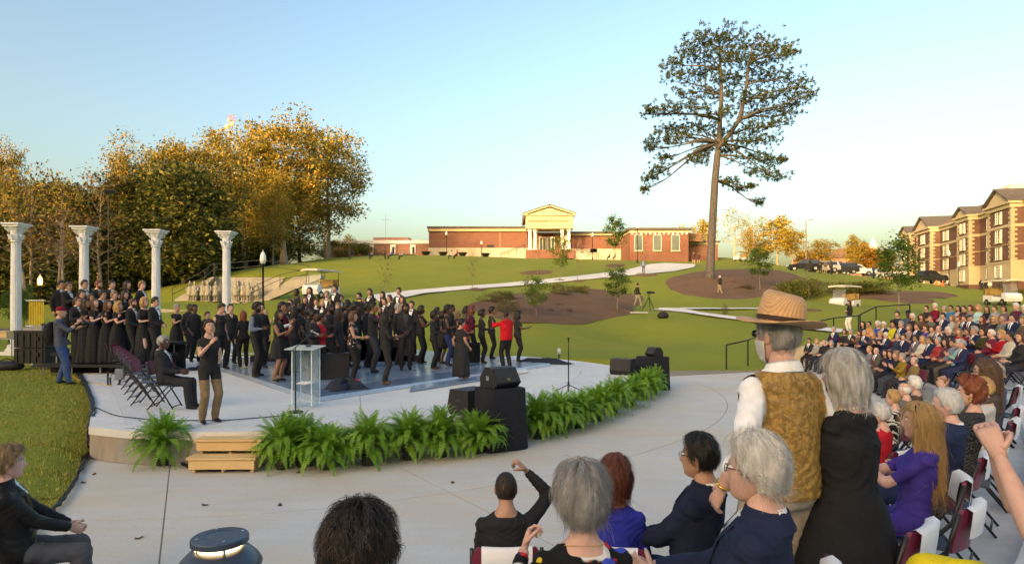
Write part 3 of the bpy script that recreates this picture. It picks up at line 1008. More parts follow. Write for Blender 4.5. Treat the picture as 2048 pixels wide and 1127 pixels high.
for i in range(4):
  b.tube([(12 + i * .6, -4, EV + 1.5), (12 + i * .6, -4, EV + 3.2)], .16)
b.build('roof_vents', MATS['black_metal'], dorm)
# brick buildings far behind the trees on the right
fb = thing('chapel_building', 'distant brick building with brown gable roof and white cupola beyond the orange trees', 'building', (0, 185, 0))
fx = lambda px: (px - CX) / (1250 / 185)
fz = lambda py: EYE + (HZ - py) / (1250 / 185)
b = MB()
b.box((fx(1735), 8, (fz(514) + fz(575)) / 2), (fx(1792) - fx(1690), 16, fz(514) - fz(575)))
b.box((fx(1660), 4, (fz(516) + fz(575)) / 2), (fx(1702) - fx(1615), 12, fz(516) - fz(575)))
b.build('brick_wall', MATS['far_brick'], fb)
b = MB()
z0, z1 = fz(514), fz(491)
b.add([(fx(1688), -.6, z0), (fx(1796), -.6, z0), (fx(1796), 16.6, z0), (fx(1688), 16.6, z0), (fx(1705), 8, z1), (fx(1778), 8, z1)], [(0, 1, 5, 4), (1, 2, 5), (2, 3, 4, 5), (3, 0, 4), (3, 2, 1, 0)])
z0, z1 = fz(516), fz(506)
b.add([(fx(1612), -2.6, z0), (fx(1704), -2.6, z0), (fx(1704), 10.6, z0), (fx(1612), 10.6, z0), (fx(1625), 4, z1), (fx(1690), 4, z1)], [(0, 1, 5, 4), (1, 2, 5), (2, 3, 4, 5), (3, 0, 4), (3, 2, 1, 0)])
b.build('roof', MATS['brown_roof'], fb)
b = MB()
c = (fx(1777), 8, fz(494))
b.box((c[0], c[1], c[2] + .8), (1.6, 1.6, 1.8))
b.lathe([(.8, 1.7), (.7, 2.6), (.3, 3.1), (.02, 4.2)], c, 8)
b.build('cupola', MATS['white_trim'], fb)
for i in range(5):
  b = MB()
  b.box((fx(1625 + i * 16), -2.1, fz(530)), (1.0, .2, 1.8))
  b.build('window', MATS['dark_glass'], fb)
# mast with dishes above the trees, cross shaped aerial
p = at(463, 300, 8.0)
tw = thing('antenna_mast', 'lattice radio mast with orange dishes rising above the tree tops', 'mast', (p.x, p.y, G(p.x, p.y)))
b = MB()
hz_ = EYE + (HZ - 234) / 8 - G(p.x, p.y)
for sx, sy in ((-.5, -.4), (.5, -.4), (0, .6)):
  b.tube([(sx * 1.4, sy * 1.4, 0), (sx, sy, hz_ - 2)], .07, 5)
for i in range(16):
  z = hz_ * i / 16
  b.tube([(-.6, -.5, z), (.6, -.5, z + hz_ / 16), (0, .7, z)], .04, 4)
b.build('lattice', MATS['grey_metal'], tw)
for dx, dz, r in ((-.7, -2.6, .75), (.5, -1.8, .6), (-.4, -1.0, .45)):
  b = MB()
  b.ell((dx, -.6, hz_ + dz), (r, .3, r), 12, 6)
  b.build('dish', mat('dish_paint', (.62, .42, .30), .6), tw)
b = MB()
for i in range(7):
  b.tube([(-.9 + i * .3, 0, hz_ - 1.2), (-.9 + i * .3, 0, hz_ + .3 + .3 * (i % 3))], .05, 5)
b.tube([(-1, 0, hz_ - .9), (1, 0, hz_ - .9)], .06, 5)
b.build('aerials', mat('mast_red', (.45, .12, .07), .6), tw)
p = at(771, 480, 7.5)
ax = thing('aerial_pole', 'thin cross shaped aerial pole behind the low flat building', 'aerial', (p.x, p.y, EYE + (HZ - 480) / 7.5))
b = MB()
b.tube([(0, 0, -8), (0, 0, 7)], [.06, .03], 5)
b.tube([(-1.1, 0, 5.4), (1.1, 0, 5.4)], .03, 5)
b.build('pole', MATS['black_metal'], ax)
# ------------------------------------------------------------------ trees
LEAF = {}
for nm, c, c2 in (('mid', (0.11, 0.125, 0.025), (0.17, 0.17, 0.035)), ('gold', (0.46, 0.27, 0.03), (0.54, 0.36, 0.05)), ('amber', (0.34, 0.14, 0.02), (0.40, 0.20, 0.025)), ('olive', (0.20, 0.19, 0.03), (0.32, 0.27, 0.045)), ('green', (0.055, 0.09, 0.018), (0.10, 0.13, 0.025)), ('dark', (0.028, 0.045, 0.014), (0.05, 0.065, 0.018)),
         ('lime', (0.14, 0.20, 0.025), (0.20, 0.26, 0.035)), ('leafgreen', (0.06, 0.13, 0.02), (0.10, 0.19, 0.03)), ('brown', (0.12, 0.065, 0.03), (0.18, 0.10, 0.045)), ('needle', (0.035, 0.07, 0.018), (0.075, 0.11, 0.025)), ('needle_gold', (0.11, 0.10, 0.02), (0.20, 0.15, 0.03)),
         ('yellowgreen', (0.22, 0.21, 0.025), (0.30, 0.26, 0.03)), ('sage', (0.11, 0.12, 0.05), (0.16, 0.16, 0.07)), ('rust', (0.15, 0.07, 0.04), (0.2, 0.1, 0.05))):
  m = mat('leaf_' + nm, c, .65, var=.0, spec=.25)
  t = m.node_tree
  bs = t.nodes['Principled BSDF']
  oi = t.nodes.new('ShaderNodeNewGeometry')
  mx = t.nodes.new('ShaderNodeMix')
  mx.data_type = 'RGBA'
  mx.inputs[6].default_value = tuple(c) + (1,)
  mx.inputs[7].default_value = tuple(c2) + (1,)
  t.links.new(oi.outputs['Random Per Island'], mx.inputs[0])
  t.links.new(mx.outputs[2], bs.inputs['Base Color'])
  tr = t.nodes.new('ShaderNodeBsdfTranslucent')
  t.links.new(mx.outputs[2], tr.inputs[0])
  ms = t.nodes.new('ShaderNodeMixShader')
  ms.inputs[0].default_value = .3
  t.links.new(bs.outputs[0], ms.inputs[1])
  t.links.new(tr.outputs[0], ms.inputs[2])
  t.links.new(ms.outputs[0], t.nodes['Material Output'].inputs[0])
  LEAF[nm] = m
mat('bark_grey', (0.23, 0.19, 0.15), .95, var=.35, vs=5, bump=.8, bs=12)
mat('bark_pale', (0.40, 0.31, 0.21), .95, var=.35, vs=5, bump=.6, bs=12)
mat('bark_dark', (0.10, 0.075, 0.055), .95, var=.35, vs=5, bump=.6, bs=12)
mat('bark_pine', (0.125, 0.11, 0.10), .95, var=.5, vs=9, bump=1.0, bs=14)
def leaves_mesh(name, P, D, size, mats, mi, asp=.55):      # P centres, D facing directions, one diamond shaped leaf each
  N = len(P)
  D = D / (np.linalg.norm(D, axis=1)[:, None] + 1e-9)
  r = nrg.normal(size=(N, 3))
  A = np.cross(D, r)
  A /= np.linalg.norm(A, axis=1)[:, None] + 1e-9
  B = np.cross(D, A)
  s = (size * (0.6 + .8 * nrg.random(N)))[:, None]
  V = np.stack([P - A * s, P + B * s * asp, P + A * s, P - B * s * asp], 1).reshape(-1, 3)
  me = bpy.data.meshes.new(name)
  me.vertices.add(4 * N)
  me.vertices.foreach_set('co', V.ravel())
  me.loops.add(4 * N)
  me.loops.foreach_set('vertex_index', np.arange(4 * N, dtype=np.int32))
  me.polygons.add(N)
  me.polygons.foreach_set('loop_start', np.arange(0, 4 * N, 4, dtype=np.int32))
  me.polygons.foreach_set('material_index', np.asarray(mi, np.int32))
  for m in mats:
    me.materials.append(m)
  me.update(calc_edges=True)
  return me
def limb(b, p, d, L, r, q, depth, tips, bend=.25, split=3, gn=.35):
  pts, rad = [np.array(p)], [r]
  d = np.array(d, float)
  n = 4
  for i in range(n):
    d = d + np.array([q.gauss(0, bend), q.gauss(0, bend), q.gauss(0.02, bend * .6)]) * .5
    d /= np.linalg.norm(d)
    pts.append(pts[-1] + d * L / n)
    rad.append(r * (1 - .55 * (i + 1) / n))
  b.tube(pts, rad, 6 if depth > 1 else 4, cap=False)
  if depth <= 0:
    tips.append((pts[-1], d))
    tips.append((pts[-2], d))
    return
  for k in range(split):
    i = min(n, 1 + int(q.random() * n)) if k else n
    o = np.array([q.gauss(0, 1), q.gauss(0, 1), q.gauss(gn, .7)])
    nd = d + o * .75
    limb(b, pts[i], nd / np.linalg.norm(nd), L * q.uniform(.5, .75), rad[i] * .72, q, depth - 1, tips, bend, split, gn)
DIM = {}
def tree_kind(seed, H, R, base, r0, nleaf, size, mats, wts, clump, bark, bare=False, depth=2, lean=0.0, fill=.5):
  """trunk and crown meshes of a broadleaf tree of height H, crown radius R, lowest limbs at base"""
  q = random.Random(seed)
  b = MB()
  tips = []
  n = 9
  pts, rad = [], []
  x = y = 0.0
  for i in range(n + 1):
    t = i / n
    pts.append((x + lean * t, y, H * .86 * t - .3 * (i == 0)))
    rad.append(r0 * ((1.35 if i == 0 else 1) - .82 * t))
    x += q.gauss(0, .02 * H / n * 2)
    y += q.gauss(0, .02 * H / n * 2)
  b.tube(pts, rad, 8, cap=False)
  nl = int(9 + R)
  for i in range(nl):
    t = base / H + (.84 - base / H) * (i + .5) / nl
    k = t / .86 * n
    i0 = min(n - 1, int(k))
    p = np.array(pts[i0]) + (np.array(pts[i0 + 1]) - np.array(pts[i0])) * (k - i0)
    a = i * 2.4 + q.uniform(-.5, .5)
    up = .25 + .9 * t
    d = np.array((math.cos(a), math.sin(a), up))
    sh = math.sin(math.pi * min(1, max(.12, (t - base / H * .6) / (1.02 - base / H * .6)))) ** .6
    limb(b, p, d / np.linalg.norm(d), R * .62 * sh * q.uniform(.8, 1.15), max(.02, rad[i0] * .42), q, depth, tips)
  trunk = b.mesh('trunk', bark, True)
  T = np.array([p for p, _ in tips])
  k = max(1, nleaf // len(T))
  P = np.repeat(T, k, 0) + nrg.normal(size=(len(T) * k, 3)) * np.array((clump, clump, clump * .7))
  if fill:
    c = T.mean(0)
    nf = int(nleaf * fill)
    v = nrg.normal(size=(nf, 3))
    v /= np.linalg.norm(v, axis=1)[:, None]
    rad_ = (.55 + .5 * nrg.random(nf) ** .5)[:, None]
    lob = 1 + .22 * np.sin(v[:, :1] * 5 + seed) * np.cos(v[:, 1:2] * 4 + seed) + .15 * np.sin(v[:, 2:] * 9)
    P2 = np.array((0, 0, base + (H - base) * .5)) + v * rad_ * lob * np.array((R * .9, R * .9, (H - base) * .5))
    h = np.sin(P2 * np.array((1.9, 2.2, 2.1)) / max(clump, .2) * .55 + seed).prod(1) + nrg.normal(0, .25, nf)
    P = np.concatenate([P, P2[h > -.05]])
  D = nrg.normal(size=P.shape) + np.array((0, 0, .9))
  DIM[seed] = (np.percentile(P[:, 2], 99.5), np.percentile(np.hypot(P[:, 0], P[:, 1]), 97))
  crown = leaves_mesh('crown', P, D, size, mats, nrg.choice(len(mats), len(P), p=np.array(wts) / sum(wts)))
  return trunk, crown, DIM[seed]
def plant_tree(name, label, loc, kind, sc=(1, 1, 1), rz=0.0, group=None, cat='tree'):
  o = thing(name, label, cat, loc, rz, group)
  o.scale = sc
  put('trunk', kind[0], o)
  if kind[1]:
    put('crown', kind[1], o)
  return o
# crown palettes share a few big tree shapes
KA = tree_kind(3, 20, 7.5, 7, .5, 10500, .22, [LEAF['gold'], LEAF['olive'], LEAF['amber'], LEAF['mid']], [.26, .46, .06, .22], .8, MATS['bark_pale'])
KB = tree_kind(5, 20, 7.5, 5, .45, 10500, .22, [LEAF['olive'], LEAF['mid'], LEAF['gold']], [.5, .2, .3], .85, MATS['bark_grey'])
KC = tree_kind(9, 18, 7.0, 3, .4, 11000, .24, [LEAF['mid'], LEAF['green'], LEAF['olive'], LEAF['gold']], [.3, .3, .3, .1], .9, MATS['bark_dark'])
KD = tree_kind(12, 18, 6.0, 6, .35, 1800, .24, [LEAF['brown'], LEAF['olive'], LEAF['gold']], [.35, .4, .25], .7, MATS['bark_grey'], depth=3, fill=0)
KE = tree_kind(15, 18, 5.5, 6, .3, 500, .2, [LEAF['brown'], LEAF['amber']], [.7, .3], .5, MATS['bark_pale'], depth=3, fill=0)
KF = tree_kind(18, 14, 6.0, .8, .3, 9000, .27, [LEAF['dark'], LEAF['mid'], LEAF['olive']], [.5, .3, .2], 1.0, MATS['bark_dark'], fill=.9)
TG = 'broadleaf trees at the wood edge'
woods = [  # px, s, top y, crown half width px, kind, label
  (568, 12.5, 238, 112, KA, 'tall gold leaved tree with pale trunk standing on the hill edge of the wood'),
  (655, 11.2, 262, 88, KB, 'olive green tree at the right end of the wood, crown reaching down to the crest'),
  (492, 13.0, 262, 90, KB, 'round topped olive tree between the pale trunk tree and the mast'),
  (412, 15.5, 285, 95, KA, 'gold tree with a straight pale trunk above the statue wall'),
  (318, 16.5, 280, 85, KB, 'broad olive gold tree behind the third white column'),
  (262, 17.0, 305, 62, KA, 'yellowish tree left of the broad olive one behind the columns'),
  (196, 18.0, 306, 50, KE, 'thin nearly bare tree showing pale twigs against the sky'),
  (125, 20.0, 352, 55, KD, 'brown leaved half bare tree behind the two left columns'),
  (62, 19.0, 325, 60, KD, 'tangled brown half bare tree behind the leftmost column'),
  (6, 17.0, 288, 45, KA, 'gold topped tree at the left edge of the wood'),
  (545, 13.5, 345, 45, KB, 'small olive tree in front of the wood near the railing')]
for i, (px, s, top, hw, K, lab) in enumerate(woods):
  x, y = (px - CX) / s, F / s
  z = G(x, y)
  h = EYE + (HZ - top) / s - z
  Hk, Rk = K[2]
  r = hw / s / Rk
  plant_tree('wood_tree', lab, (x, y, z), K, (r, r, h / Hk), i * 2.1 + 1)
q = random.Random(4)
bw = [(-20, 15, 360), (40, 14, 372), (95, 14, 392), (150, 13.5, 372), (215, 13, 392), (285, 12.5, 385), (350, 12, 375), (430, 11, 370), (520, 10.2, 370), (600, 9.8, 375), (690, 9.6, 480)]
for i, (px, s, top) in enumerate(bw):
  x, y = (px - CX) / s, F / s
  z = G(x, y)
  h = EYE + (HZ - top) / s - z
  plant_tree('dark_tree', 'dark green shaded tree in the second row of the wood, behind the gold trees', (x, y, z - .3), KC, (1.0, 1.0, h / KC[2][0]), i * 1.7, 'dark trees at the back of the wood')
for i in range(22):
  px = -40 + i * 27 + q.uniform(-8, 8)
  s = q.uniform(14, 18) if px < 380 else q.uniform(11.5, 14)
  x, y = (px - CX) / s, F / s
  plant_tree('understory_tree', 'low dark leafy tree filling the shade under the wood', (x, y, G(x, y) - .3), KF, (q.uniform(.7, 1), q.uniform(.7, 1), q.uniform(.55, .85)), i * 1.3, 'low dark trees under the wood')
# bare slanting trunks in the wood at the left
KT = tree_kind(33, 11, 3.0, 5, .16, 60, .15, [LEAF['brown']], [1], .3, MATS['bark_grey'], depth=2, fill=0)
for i, (px, s, top, ln, lab) in enumerate([(60, 27, 420, -.1, 'grey leaning trunk beside the leftmost column'), (112, 26, 405, .12, 'grey forked trunk between the two left columns'), (136, 25, 470, .2, 'slanting grey trunk left of the second column'), (206, 24, 420, 0, 'straight slender trunk right of the second column')]):
  x, y = (px - CX) / s, F / s
  z = G(x, y)
  o = plant_tree('bare_tree', lab, (x, y, z), KT, (1, 1, (EYE + (HZ - top) / s - z) / KT[2][0]), i * 2)
  o.rotation_euler = (0, ln, i * 2)
# leafy shrubs at the left by the columns
KS = tree_kind(41, 2.6, 1.0, .2, .06, 2600, .06, [LEAF['leafgreen'], LEAF['green']], [.6, .4], .25, MATS['bark_dark'], fill=.8, depth=1)
for i, (px, by, ty, hw, lab) in enumerate([(25, 640, 575, 26, 'rounded green shrub left of the leftmost column'), (48, 640, 572, 14, 'upright green shrub right of the leftmost column'), (61, 634, 562, 9, 'narrow ivy clad shrub beside the yellow rack'), (108, 626, 600, 5, 'small yellow green shrub right of the yellow rack')]):
  s = 36
  x, y = (px - CX) / s, F / s
  z = EYE + (HZ - by) / s
  plant_tree('garden_shrub', lab, (x, y, z - .1), KS, (hw / s, hw / s, (by - ty) / s / KS[2][0]), i, cat='shrub')
# golden trees beyond the right wing and the car park
KG = tree_kind(52, 10, 4.2, 2.4, .22, 2600, .24, [LEAF['gold'], LEAF['yellowgreen'], LEAF['olive']], [.45, .35, .2], .5, MATS['bark_pale'], fill=.22)
KH = tree_kind(57, 10, 4.2, 2.6, .22, 800, .2, [LEAF['yellowgreen'], LEAF['gold']], [.6, .4], .45, MATS['bark_pale'], fill=0, depth=3)
KI = tree_kind(61, 8, 3.6, 1.2, .2, 4200, .22, [LEAF['amber'], LEAF['gold']], [.5, .5], .5, MATS['bark_dark'], fill=.6)
for i, (px, by, ty, hw, s, K, lab) in enumerate([
    (1468, 520, 418, 42, 9.2, KH, 'open yellow tree with pale forked limbs right of the pine trunk'), (1508, 522, 432, 34, 8.6, KH, 'sparse pale tree beside the open yellow tree'), (1555, 525, 432, 40, 9.0, KG, 'golden tree left of the tall lamp pole'),
    (1585, 528, 455, 30, 9.4, KG, 'smaller yellow tree right of the golden one'), (1405, 505, 440, 26, 7.6, KG, 'olive gold tree above the roof left of the pine trunk'), (1362, 490, 448, 20, 7.4, KH, 'pale low crown showing over the brick wing roof'), (1648, 540, 478, 30, 9.5, KG, 'pale gold tree right of the tall lamp pole'),
    (1708, 548, 470, 22, 10, KG, 'young tree with a spire top before the orange tree'), (1735, 550, 488, 34, 9.6, KI, 'bright orange tree near the parked cars'), (1763, 556, 500, 24, 9.4, KI, 'second orange tree close to the hall'), (1615, 540, 500, 22, 8.4, KI, 'amber tree low behind the parked cars'),
    (1520, 525, 480, 24, 8.6, KG, 'low yellow bush tree at the lawn top right of the pine'), (1498, 520, 455, 16, 8.2, KG, 'slim yellow tree behind the parked cart'), (700, 520, 470, 16, 8.6, KG, 'small bright yellow tree at the corner of the low building')]):
  x, y = (px - CX) / s, F / s
  z = EYE + (HZ - by) / s
  Hk, Rk = K[2]
  z2 = min(z, G(x, y) + .2)
  plant_tree('autumn_tree', lab, (x, y, z2), K, (hw / s / Rk, hw / s / Rk, (EYE + (HZ - ty) / s - z2) / Hk), i * 1.9)
# young planted trees on the lawn
YG = {}
for nm, mats, wts, nl, fl, sd in (('lime', ['lime', 'leafgreen'], [.7, .3], 1900, .5, 71), ('green', ['leafgreen', 'green', 'lime'], [.5, .3, .2], 2300, .6, 73), ('thin', ['olive', 'sage'], [.5, .5], 450, 0, 75), ('bare', ['rust', 'sage'], [.6, .4], 130, 0, 77), ('sage', ['sage', 'olive'], [.7, .3], 900, .2, 79)):
  YG[nm] = tree_kind(sd, 5, 1.4, 1.3, .055, nl, .085, [LEAF[m] for m in mats], wts, .2, MATS['bark_grey'], fill=fl, depth=2)
for i, (px, by, ty, hw, K, lab) in enumerate([
    (1120, 561, 470, 22, 'lime', 'young yellow green tree in front of the portico steps'), (945, 577, 500, 15, 'thin', 'thin olive young tree beside the hill path'), (1072, 634, 550, 30, 'lime', 'light green young tree in the pine straw bed'), (1230, 527, 428, 24, 'green', 'tall dark green young tree left of the brick wing'),
    (1234, 622, 530, 28, 'green', 'young green tree at the right end of the pine straw bed'), (1155, 562, 470, 10, 'bare', 'bare thin sapling right of the portico'), (1075, 546, 455, 12, 'bare', 'bare thin sapling left of the portico'), (770, 606, 520, 22, 'bare', 'grey twiggy sapling behind the black tie choir'),
    (1520, 582, 490, 28, 'green', 'young green tree in the bed right of the pine'), (1289, 549, 482, 16, 'bare', 'reddish sparse sapling on the path in front of the brick wing'), (1797, 626, 468, 44, 'green', 'full green young tree by the steps above the audience'), (1617, 620, 492, 9, 'bare', 'slender sapling behind the straw hat man'),
    (1404, 535, 448, 7, 'thin', 'slim sapling just left of the pine trunk'), (1660, 560, 500, 8, 'bare', 'slender sapling in front of the parked cars')]):
  p = gp(px, by)
  s = F / p.y
  plant_tree('young_tree', lab, (p.x, p.y, p.z - .05), YG[K], (hw / s / YG[K][2][1], hw / s / YG[K][2][1], (by - ty) / s / YG[K][2][0]), i * 2.3)
KSH = tree_kind(91, 1.6, 1.2, .1, .03, 1500, .06, [LEAF['sage'], LEAF['olive'], LEAF['rust']], [.5, .3, .2], .22, MATS['bark_dark'], fill=.5, depth=1)
KSG = tree_kind(93, 1.6, 1.2, .1, .03, 1900, .07, [LEAF['olive'], LEAF['green']], [.5, .5], .22, MATS['bark_dark'], fill=.7, depth=1)
KSB = tree_kind(95, 1.0, 1.0, .05, .03, 700, .05, [LEAF['rust'], LEAF['brown'], LEAF['dark']], [.4, .3, .3], .2, MATS['bark_dark'], fill=.5, depth=1)
for i, (px, by, ty, hw, K, lab) in enumerate([
    (985, 606, 584, 34, KSH, 'greyish low shrub at the left end of the straw bed'), (1012, 626, 598, 34, KSH, 'rounded grey shrub behind the conductor in red'), (1010, 600, 580, 24, KSG, 'small olive shrub at the top left of the straw bed'), (1120, 590, 566, 32, KSH, 'spreading olive shrub at the top of the straw bed'), (1155, 588, 570, 24, KSG, 'low olive shrub right of the spreading one'),
    (1100, 626, 614, 11, KSB, 'small dark clump in the middle of the straw bed'), (1136, 627, 613, 13, KSB, 'larger dark clump in the middle of the straw bed'), (1169, 621, 614, 7, KSB, 'little brown clump right of the dark ones'), (1124, 642, 636, 6, KSB, 'tiny brown clump low in the straw bed'), (1450, 628, 606, 10, KSB, 'dark clump beyond the hat crown'),
    (1580, 600, 560, 36, KSG, 'tall olive shrub in the bed right of the pine'), (1610, 596, 555, 30, KSG, 'olive shrub beside the tall one'), (1640, 590, 558, 34, KSH, 'brownish shrub in the bed behind the golf cart'), (1700, 588, 562, 44, KSG, 'wide green shrub behind the parked golf cart'), (1745, 588, 562, 36, KSG, 'green shrub left of the full young tree'), (1490, 580, 566, 20, KSH, 'low shrub right of the pine trunk'),
    (1995, 590, 574, 22, KSG, 'clipped green shrub at the foot of the brick hall'), (2036, 592, 578, 18, KSG, 'small green shrub at the right edge by the hall'), (1930, 577, 568, 14, KSB, 'low shrub under the hall lamps'), (1900, 570, 540, 9, KSG, 'small upright evergreen by the hall door')]):
  p = gp(px, by)
  s = F / p.y
  plant_tree('shrub', lab, (p.x, p.y, p.z - .03), K, (hw / s / K[2][1], hw / s / K[2][1], (by - ty) / s / K[2][0]), i * 1.3, cat='shrub')
# ------------------------------------------------------------------ the tall pine
pb = at(1420, 560, 20.5)
PS = 20.5
pz = G(pb.x, pb.y)
def pp(px, py, dy=0.0):
  s = F / (pb.y + dy)
  return np.array(((px - CX) / s - pb.x, dy, EYE + (HZ - py) / s - pz))
pine = thing('pine_tree', 'tall lone pine with a bare straight trunk and layered crown on the lawn', 'tree', (pb.x, pb.y, pz))
b = MB()
tk = [(1420, 566, 13.5), (1420, 552, 10.6), (1422, 500, 9.4), (1426, 430, 9.0), (1430, 360, 8.4), (1435, 310, 7.8), (1438, 285, 6.6), (1440, 240, 5.4), (1443, 190, 4.4), (1441, 140, 3.3), (1439, 95, 2.0)]
b.tube([pp(x, y, .2 * math.sin(y * .03)) for x, y, r in tk], [r * .84 / PS for x, y, r in tk], 12)
lead = [(1436, 296, 5.0), (1458, 270, 4.6), (1478, 240, 4.2), (1487, 205, 3.6), (1493, 170, 2.8), (1498, 125, 2.0), (1505, 95, 1.2)]
b.tube([pp(x, y, -.3 - .01 * (296 - y)) for x, y, r in lead], [r / PS for x, y, r in lead], 8)
b.build('trunk', MATS['bark_pine'], pine, smooth=True)
clumps = [(1440, 68, 52, 16), (1400, 78, 35, 14), (1490, 82, 60, 15), (1550, 92, 40, 15), (1378, 100, 30, 14), (1345, 122, 26, 9), (1425, 108, 45, 14), (1475, 112, 45, 14), (1530, 115, 50, 14), (1580, 102, 20, 10),
     (1395, 140, 42, 13), (1350, 150, 30, 10), (1450, 150, 42, 15), (1505, 150, 48, 15), (1560, 150, 48, 14), (1600, 165, 26, 11), (1380, 180, 46, 13), (1435, 185, 38, 14), (1490, 190, 45, 13), (1548, 185, 52, 13), (1608, 188, 26, 11),
     (1325, 216, 40, 9), (1298, 218, 20, 8), (1375, 212, 40, 12), (1430, 222, 38, 13), (1515, 218, 48, 12), (1570, 222, 36, 10), (1585, 205, 30, 8), (1345, 252, 40, 11), (1400, 248, 38, 12), (1500, 250, 45, 12), (1550, 243, 36, 10), (1325, 276, 38, 12), (1372, 268, 40, 12), (1302, 290, 12, 12), (1440, 265, 30, 12),
     (1480, 280, 40, 12), (1530, 275, 34, 11), (1408, 300, 28, 12), (1395, 318, 22, 10), (1330, 312, 22, 8), (1318, 335, 24, 12), (1300, 352, 18, 10), (1290, 374, 9, 13), (1500, 310, 45, 11), (1540, 318, 32, 10), (1520, 340, 34, 9), (1556, 350, 28, 9), (1565, 318, 12, 7), (1455, 300, 22, 8), (1458, 360, 20, 8), (1480, 372, 20, 8), (1502, 370, 12, 6), (1520, 402, 11, 9)]
bm = MB()
allP, allD = [], []
q = random.Random(8)
for i, (cx, cy, rx, ry) in enumerate(clumps):
  dy = q.uniform(-1, 1) * (3.2 - abs(cx - 1450) / 80)
  right = cx > 1470 and cy < 262
  base_ = lead if right else tk[4:]
  oy = cy + 12 + abs(cx - 1445) * .14 if cy > 90 else cy + 25
  oy = 290 + q.uniform(-7, 7) if cy > 298 and cx < 1430 else 298 + q.uniform(-7, 7) if 300 < cy < 357 and cx > 1450 else 366 if cy >= 357 else min(oy, 288)
  st = min(base_, key=lambda t: abs(t[1] - oy))
  p0 = pp(st[0], st[1], (-.3 - .01 * (296 - st[1])) if right else 0)
  p1 = pp(cx, cy + ry * .3, dy)
  L = np.linalg.norm(p1 - p0)
  mid1 = p0 * .65 + p1 * .35 + np.array((0, 0, L * .03))
  mid2 = p0 * .3 + p1 * .7 + np.array((0, 0, -L * .02 + q.uniform(-.2, .2)))
  bm.tube([p0, mid1, mid2, p1], [.05 + L * .012, .04 + L * .009, .045, .025], 5)
  for k in range(5):
    e = p1 + np.array((q.uniform(-.8, .8) * rx / PS, q.uniform(-.9, .9) * rx / PS, q.uniform(-.4, .7) * ry / PS))
    m_ = mid2 * .5 + e * .5 + np.array((0, 0, -.1))
    bm.tube([mid2, m_, e], [.035, .025, .012], 4)
  nt_ = int(18 + rx * ry * .155)
  c = np.clip(nrg.normal(size=(nt_, 3)), -1.7, 1.7) * np.array((rx * .52, rx * .5, ry * .55)) / PS + p1
  for t in c:                               # a whorl of needles about each shoot
    n = 14
    d = nrg.normal(size=(n, 3)) + np.array((0, 0, .35))
    d /= np.linalg.norm(d, axis=1)[:, None]
    allP.append(t + d * .115)
    allD.append(d)
bm.build('branches', MATS['bark_pine'], pine, smooth=True)
P = np.concatenate(allP)
D = np.concatenate(allD)
N = len(P)
A = np.cross(D, nrg.normal(size=(N, 3)))
A /= np.linalg.norm(A, axis=1)[:, None]
ln = (.10 + .08 * nrg.random(N))[:, None]
wd = .031
V = np.stack([P - D * ln - A * wd * .4, P - A * wd, P + D * ln, P + A * wd], 1).reshape(-1, 3)
me = bpy.data.meshes.new('needles')
me.vertices.add(4 * N)
me.vertices.foreach_set('co', V.ravel())
me.loops.add(4 * N)
me.loops.foreach_set('vertex_index', np.arange(4 * N, dtype=np.int32))
me.polygons.add(N)
me.polygons.foreach_set('loop_start', np.arange(0, 4 * N, 4, dtype=np.int32))
me.polygons.foreach_set('material_index', (nrg.random(N) < .25).astype(np.int32))
me.materials.append(LEAF['needle'])
me.materials.append(LEAF['needle_gold'])
me.update(calc_edges=True)
put('crown', me, pine)
print('pine needles', N)
# ------------------------------------------------------------------ people
def cloth(c, rough=.85, key=None):
  return mat('cloth_%02x%02x%02x' % tuple(int(min(1, x) * 255) for x in c), c, rough, var=.16, vs=9, bump=.7, bs=11, spec=.15)
SKIN = {}
for k, c in (('l', (0.54, 0.32, 0.23)), ('t', (0.42, 0.235, 0.15)), ('m', (0.25, 0.125, 0.075)), ('d', (0.105, 0.052, 0.034)), ('p', (0.60, 0.36, 0.28))):
  SKIN[k] = mat('skin_' + k, c, .5, var=.10, vs=18, bump=.06, bs=160, spec=.35)
HAIRC = {'black': (0.012, 0.010, 0.009), 'dark': (0.03, 0.018, 0.012), 'brown': (0.085, 0.045, 0.024), 'auburn': (0.12, 0.035, 0.018), 'red': (0.20, 0.055, 0.02), 'blond': (0.46, 0.29, 0.11), 'sandy': (0.27, 0.17, 0.08), 'grey': (0.33, 0.32, 0.31), 'silver': (0.52, 0.52, 0.51), 'white': (0.70, 0.68, 0.64)}
def hairmat(k):
  nm = 'hair_' + k
  if nm in MATS:
    return MATS[nm]
  c = HAIRC[k]
  g = NB(nm, .45, .35)
  a = g.rng(g.noise(34, 4, vec=g.scaled((1, 1, .18)), rough=.7), .3, .7)
  g.col(g.mix(a, tuple(x * .55 for x in c), tuple(min(1, x * 1.3) for x in c)))
  g.bump(a, .6, .01)
  return g.m
EYE_W = mat('eye_white', (.75, .73, .70), .3, var=0)
EYE_D = mat('eye_dark', (.02, .014, .01), .25, var=0)
LIPS = {k: mat('lips_' + k, c, .45, var=.05) for k, c in (('l', (.46, .19, .16)), ('t', (.36, .15, .12)), ('m', (.22, .08, .065)), ('d', (.12, .045, .04)), ('p', (.5, .2, .18)))}
SHOE = mat('shoe_black', (.015, .014, .014), .35, var=.1, spec=.5)
